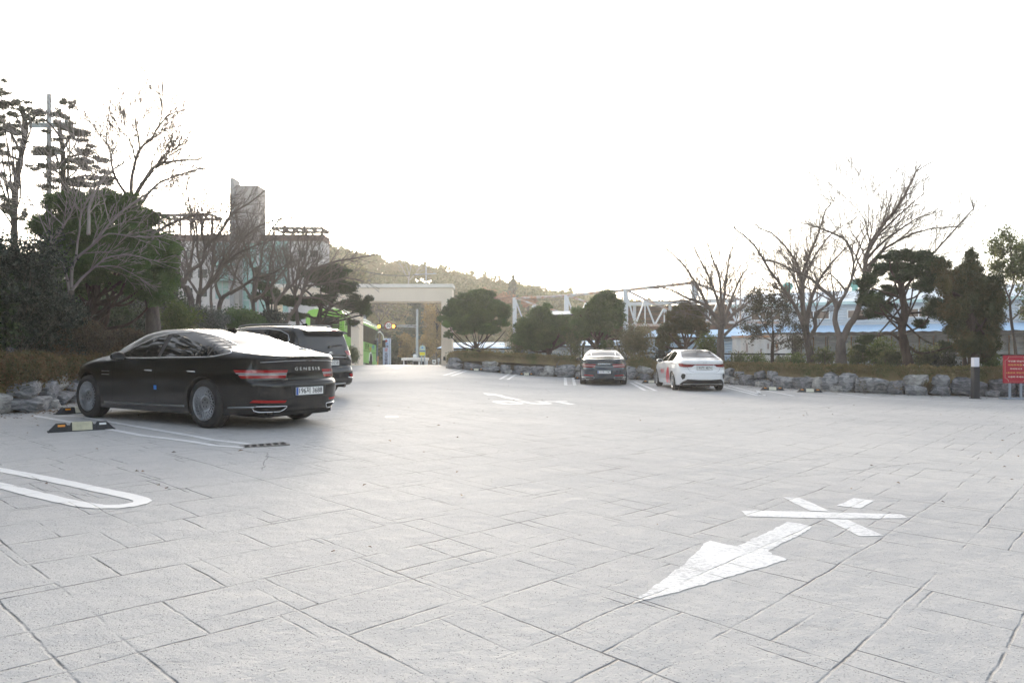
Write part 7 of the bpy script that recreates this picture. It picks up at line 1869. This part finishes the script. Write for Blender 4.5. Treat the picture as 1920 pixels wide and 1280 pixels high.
def rust_shed():
    a = PX(1110, 575, 76); b = PX(1420, 561, 68); r = thing('rusty_shed', 'open shed lined with rust brown corrugated sheet behind the steel frames', 'building', (a.x, a.y, 0), atan2((b-a).y, (b-a).x)); L = (b-a).to_2d().length; z = (a.z+b.z)/2
    mb = MB(); mb.box((L/2, 4, z/2), (L, 0.3, z)); mb.box((0, 2, z/2), (0.3, 4, z)); mb.build('back_wall', M_RUST, r)
    mb = MB()
    for i in range(12): mb.box((L/2, 3.78, 0.5+i*0.5), (L, 0.08, 0.07))
    mb.build('wall_rails', M_DARKI, r)
    mb = MB(); mb.prism([(-0.3,-0.3,z+0.25),(-0.3,4.4,z+0.5),(-0.3,4.4,z+0.35),(-0.3,-0.3,z+0.1)], (L+0.6,0,0)); mb.build('roof', M_DARKI, r)
    mb = MB(); mb.box((L/2, -0.32, z+0.02), (L+0.6, 0.12, 0.34)); mb.build('roof_edge_beam', M_STEELP, r)
    for i in range(5): mb = MB(); mb.box((1+i*(L-2)/4, 0, z/2), (0.25, 0.25, z)); mb.build('post', M_STEELP, r)
rust_shed()
shed('small_roofed_store', 'dark roofed store between the second and third rounded junipers', 1028, 1100, 66, 64, 581, 588, M_DARKI, M_STEELP, 4)

# ---- fence and railings behind the right hedge
def railing(name, label, pts, hh, step, m, r=0.03, bars=True):
    p0 = pts[0]; root = thing(name, label, 'fence', (p0[0], p0[1], 0))
    mb = MB()
    for a, b in zip(pts[:-1], pts[1:]):
        for h in hh: mb.bar(Vector((a[0], a[1], h)), Vector((b[0], b[1], h)), r*2)
    mb.build('rails', m, root, world=True)
    mb = MB()
    for a, b in zip(pts[:-1], pts[1:]):
        a, b = Vector(a), Vector(b); L = (b-a).length; n = max(1, int(L/step))
        for i in range(n): q = a.lerp(b, i/n); mb.box((q.x, q.y, hh[-1]/2), (r*1.6, r*1.6, hh[-1]))
    mb.build('bars', m, root, world=True)
def fpt(px, Y): return ((px-960)/FPX*Y, Y)
railing('metal_railing', 'dark two-rail metal railing behind the shrubs on the right', [fpt(1200,38), fpt(1372,32), fpt(1560,28), fpt(1770,25.5), fpt(2000,23)], [0.75, 1.22], 2.4, M_DARKI, 0.035)
railing('white_picket_fence', 'white picket fence seen between the middle junipers and the far dark sedan', [fpt(985,41), fpt(1100,40)], [0.55, 1.35], 0.16, M_PLATE, 0.03)

# ------------------------------------------------------------------ hill and forest
def ridge(px):
    return float(np.interp(px, [-400,0,300,560,600,650,700,760,830,880,930,975,1010,1040,1100,1150,1250,1400,1600,2300], [470,455,455,462,468,478,487,502,514,521,531,541,551,557,560,566,590,625,648,652]))
HYD = 150.0
def hill_z(x, y):
    px = 960 + x/150*FPX
    zt = (HY + 4 - ridge(px) - 14)/FPX*HYD
    t = smooth01((y-88)/62)
    if y > 150: t = 1 - 0.25*smooth01((y-150)/90)
    return -1.9 + (zt + 1.9)*t if zt > -1.9 else -1.9
sheet('hill', list(np.arange(-150, 131, 4.0)), list(np.arange(84, 245, 4.0)), hill_z, mat('forest_floor', (0.075,0.06,0.035), 0.95, var=0.3, vscale=0.3))
def forest():
    rng = np.random.default_rng(5); blobs = []; lines = []
    for k in range(900):
        y = 92 + 62*rng.random()**0.8; x = rng.uniform(-62 - (y-92)*0.35, 42)
        z = hill_z(x, y)
        if z < 0.2: continue
        h = rng.uniform(2.8, 4.4); w = rng.uniform(1.7, 2.9)
        con = rng.random() < 0.25
        if con:
            for q in range(4): blobs.append(((x, y, z + h*(0.35+0.2*q)), (w*(1.05-0.24*q), w*(1.05-0.24*q), h*0.17), 46))
        else:
            for q in range(3): blobs.append(((x+rng.normal()*0.6, y+rng.normal()*0.5, z + h*(0.5+0.2*rng.random())), (w*0.85, w*0.85, h*0.30), 64))
    V, F = blob_leaves(blobs, 0.62, rng, 0.35, 0.4, 0.6, 0.3)
    o = np_mesh('forest', V, F, L_FOREST); tag(o, 'pine and oak woodland covering the hill behind the gateway', 'woodland', kind='stuff')
forest()
def far_tree(name, label, px, py, rx, ry, Y, leaf, n, seed, group=None, conical=False, lsize=0.4, cat='tree', trunkr=0.16):
    s = Y/FPX; c = PX(px, py, Y); zb = hill_z(c.x, Y) if Y > 90 else gz(c.x, min(Y, 80)); rng = np.random.default_rng(seed)
    root = thing(name, label, cat, (c.x, Y, zb), group=group)
    h = c.z + ry*s - zb
    T = np.array([(c.x, Y, zb-0.3), (c.x+0.1, Y, zb+h*0.5), (c.x, Y, zb+h*0.85)]); lines = [(T, np.array([trunkr, trunkr*0.7, trunkr*0.2]))]
    for k in range(9):
        a = rng.random()*6.28; i = T[1] + (T[2]-T[1])*rng.random(); e = np.array([c.x+cos(a)*rx*s*0.7, Y+sin(a)*rx*s*0.7, c.z + rng.uniform(-0.3, 0.6)*ry*s]); lines.append((np.array([i, (i+e)/2+[0,0,0.2], e]), np.array([trunkr*0.4, trunkr*0.25, trunkr*0.1])))
    V, F = tubes_np(lines, 6); np_mesh('trunk', V, F, M_BARKD, root, smooth=True)
    blobs = []
    if conical:
        K = 8
        for q in range(K):
            t = q/(K-1)
            for j in range(3):
                a = rng.random()*6.28; rr = rx*s*(1-t*0.85)*0.5
                blobs.append(((c.x+cos(a)*rr, Y+sin(a)*rr, c.z - ry*s + 2*ry*s*t), (rx*s*(1-t*0.85)*0.6, rx*s*(1-t*0.85)*0.6, ry*s*0.13), n/(K*3)))
    else:
        for q in range(16):
            d = rng.normal(size=3); d /= np.linalg.norm(d)
            blobs.append(((c.x+d[0]*rx*s*0.6, Y+d[1]*rx*s*0.6, c.z+d[2]*ry*s*0.6), np.array([rx*s*0.42, rx*s*0.42, ry*s*0.36])*(0.8+0.4*rng.random()), n/16))
    V, F = blob_leaves(blobs, lsize, rng, 0.3, 0.35, 0.6, 0.3); np_mesh('foliage', V, F, leaf, root)
    return root
far_tree('maple_tree', 'rust red crown standing above the first rounded juniper', 925, 563, 42, 26, 110, L_RUST, 2600, 41, lsize=0.38)
far_tree('maple_tree', 'small rust coloured crown left of the farthest steel post', 990, 565, 18, 13, 112, L_RUST, 900, 42, lsize=0.38)
far_tree('conifer_tree', 'pointed conifer standing out on the ridge above the rust red crown', 962, 545, 17, 26, 118, L_CONIF, 1500, 43, conical=True)
far_tree('conifer_tree', 'drooping blue green conifer behind the signal mast', 778, 610, 46, 62, 88, L_CONIF, 5200, 44, conical=True, lsize=0.36)
far_tree('dark_evergreen_tree', 'dark green bushy tree between the white sign and the golden tree', 738, 660, 27, 38, 80, L_JUND, 3800, 45, lsize=0.28)
far_tree('golden_tree', 'small golden leaved tree left of the signal mast', 760, 648, 22, 27, 79, L_GOLD, 2600, 46, lsize=0.26)
far_tree('golden_tree', 'tall golden leaved tree behind the right gate pillar', 818, 612, 30, 62, 84, L_GOLD, 5200, 47, lsize=0.28)
far_tree('golden_tree', 'yellowing tree low behind the arched sign', 800, 655, 22, 26, 78, L_GOLD, 2000, 48, lsize=0.24)
far_tree('evergreen_tree', 'dark evergreen at the left end of the gateway, behind the coach', 640, 535, 60, 50, 92, L_FOREST, 5000, 49, lsize=0.4)
for k, (px, w) in enumerate(((762, 1), (745, 0.8), (722, 0.9), (700, 0.7))):
    pass

# ------------------------------------------------------------------ air
mb = MB(); mb.box((0, 240, 14.0), (860, 740, 44.0)); hz = mb.build('haze', [])
hm = bpy.data.materials.new('haze_air'); hm.use_nodes = True; hn = hm.node_tree.nodes; hn.clear()
ho = hn.new('ShaderNodeOutputMaterial'); hv = hn.new('ShaderNodeVolumePrincipled'); hv.inputs['Color'].default_value = (0.98, 0.96, 0.92, 1); hv.inputs['Density'].default_value = 0.0013; hv.inputs['Anisotropy'].default_value = 0.42
hm.node_tree.links.new(hv.outputs[0], ho.inputs['Volume']); hz.data.materials.append(hm); hz['kind'] = 'stuff'
SC.cycles.volume_bounces = 0
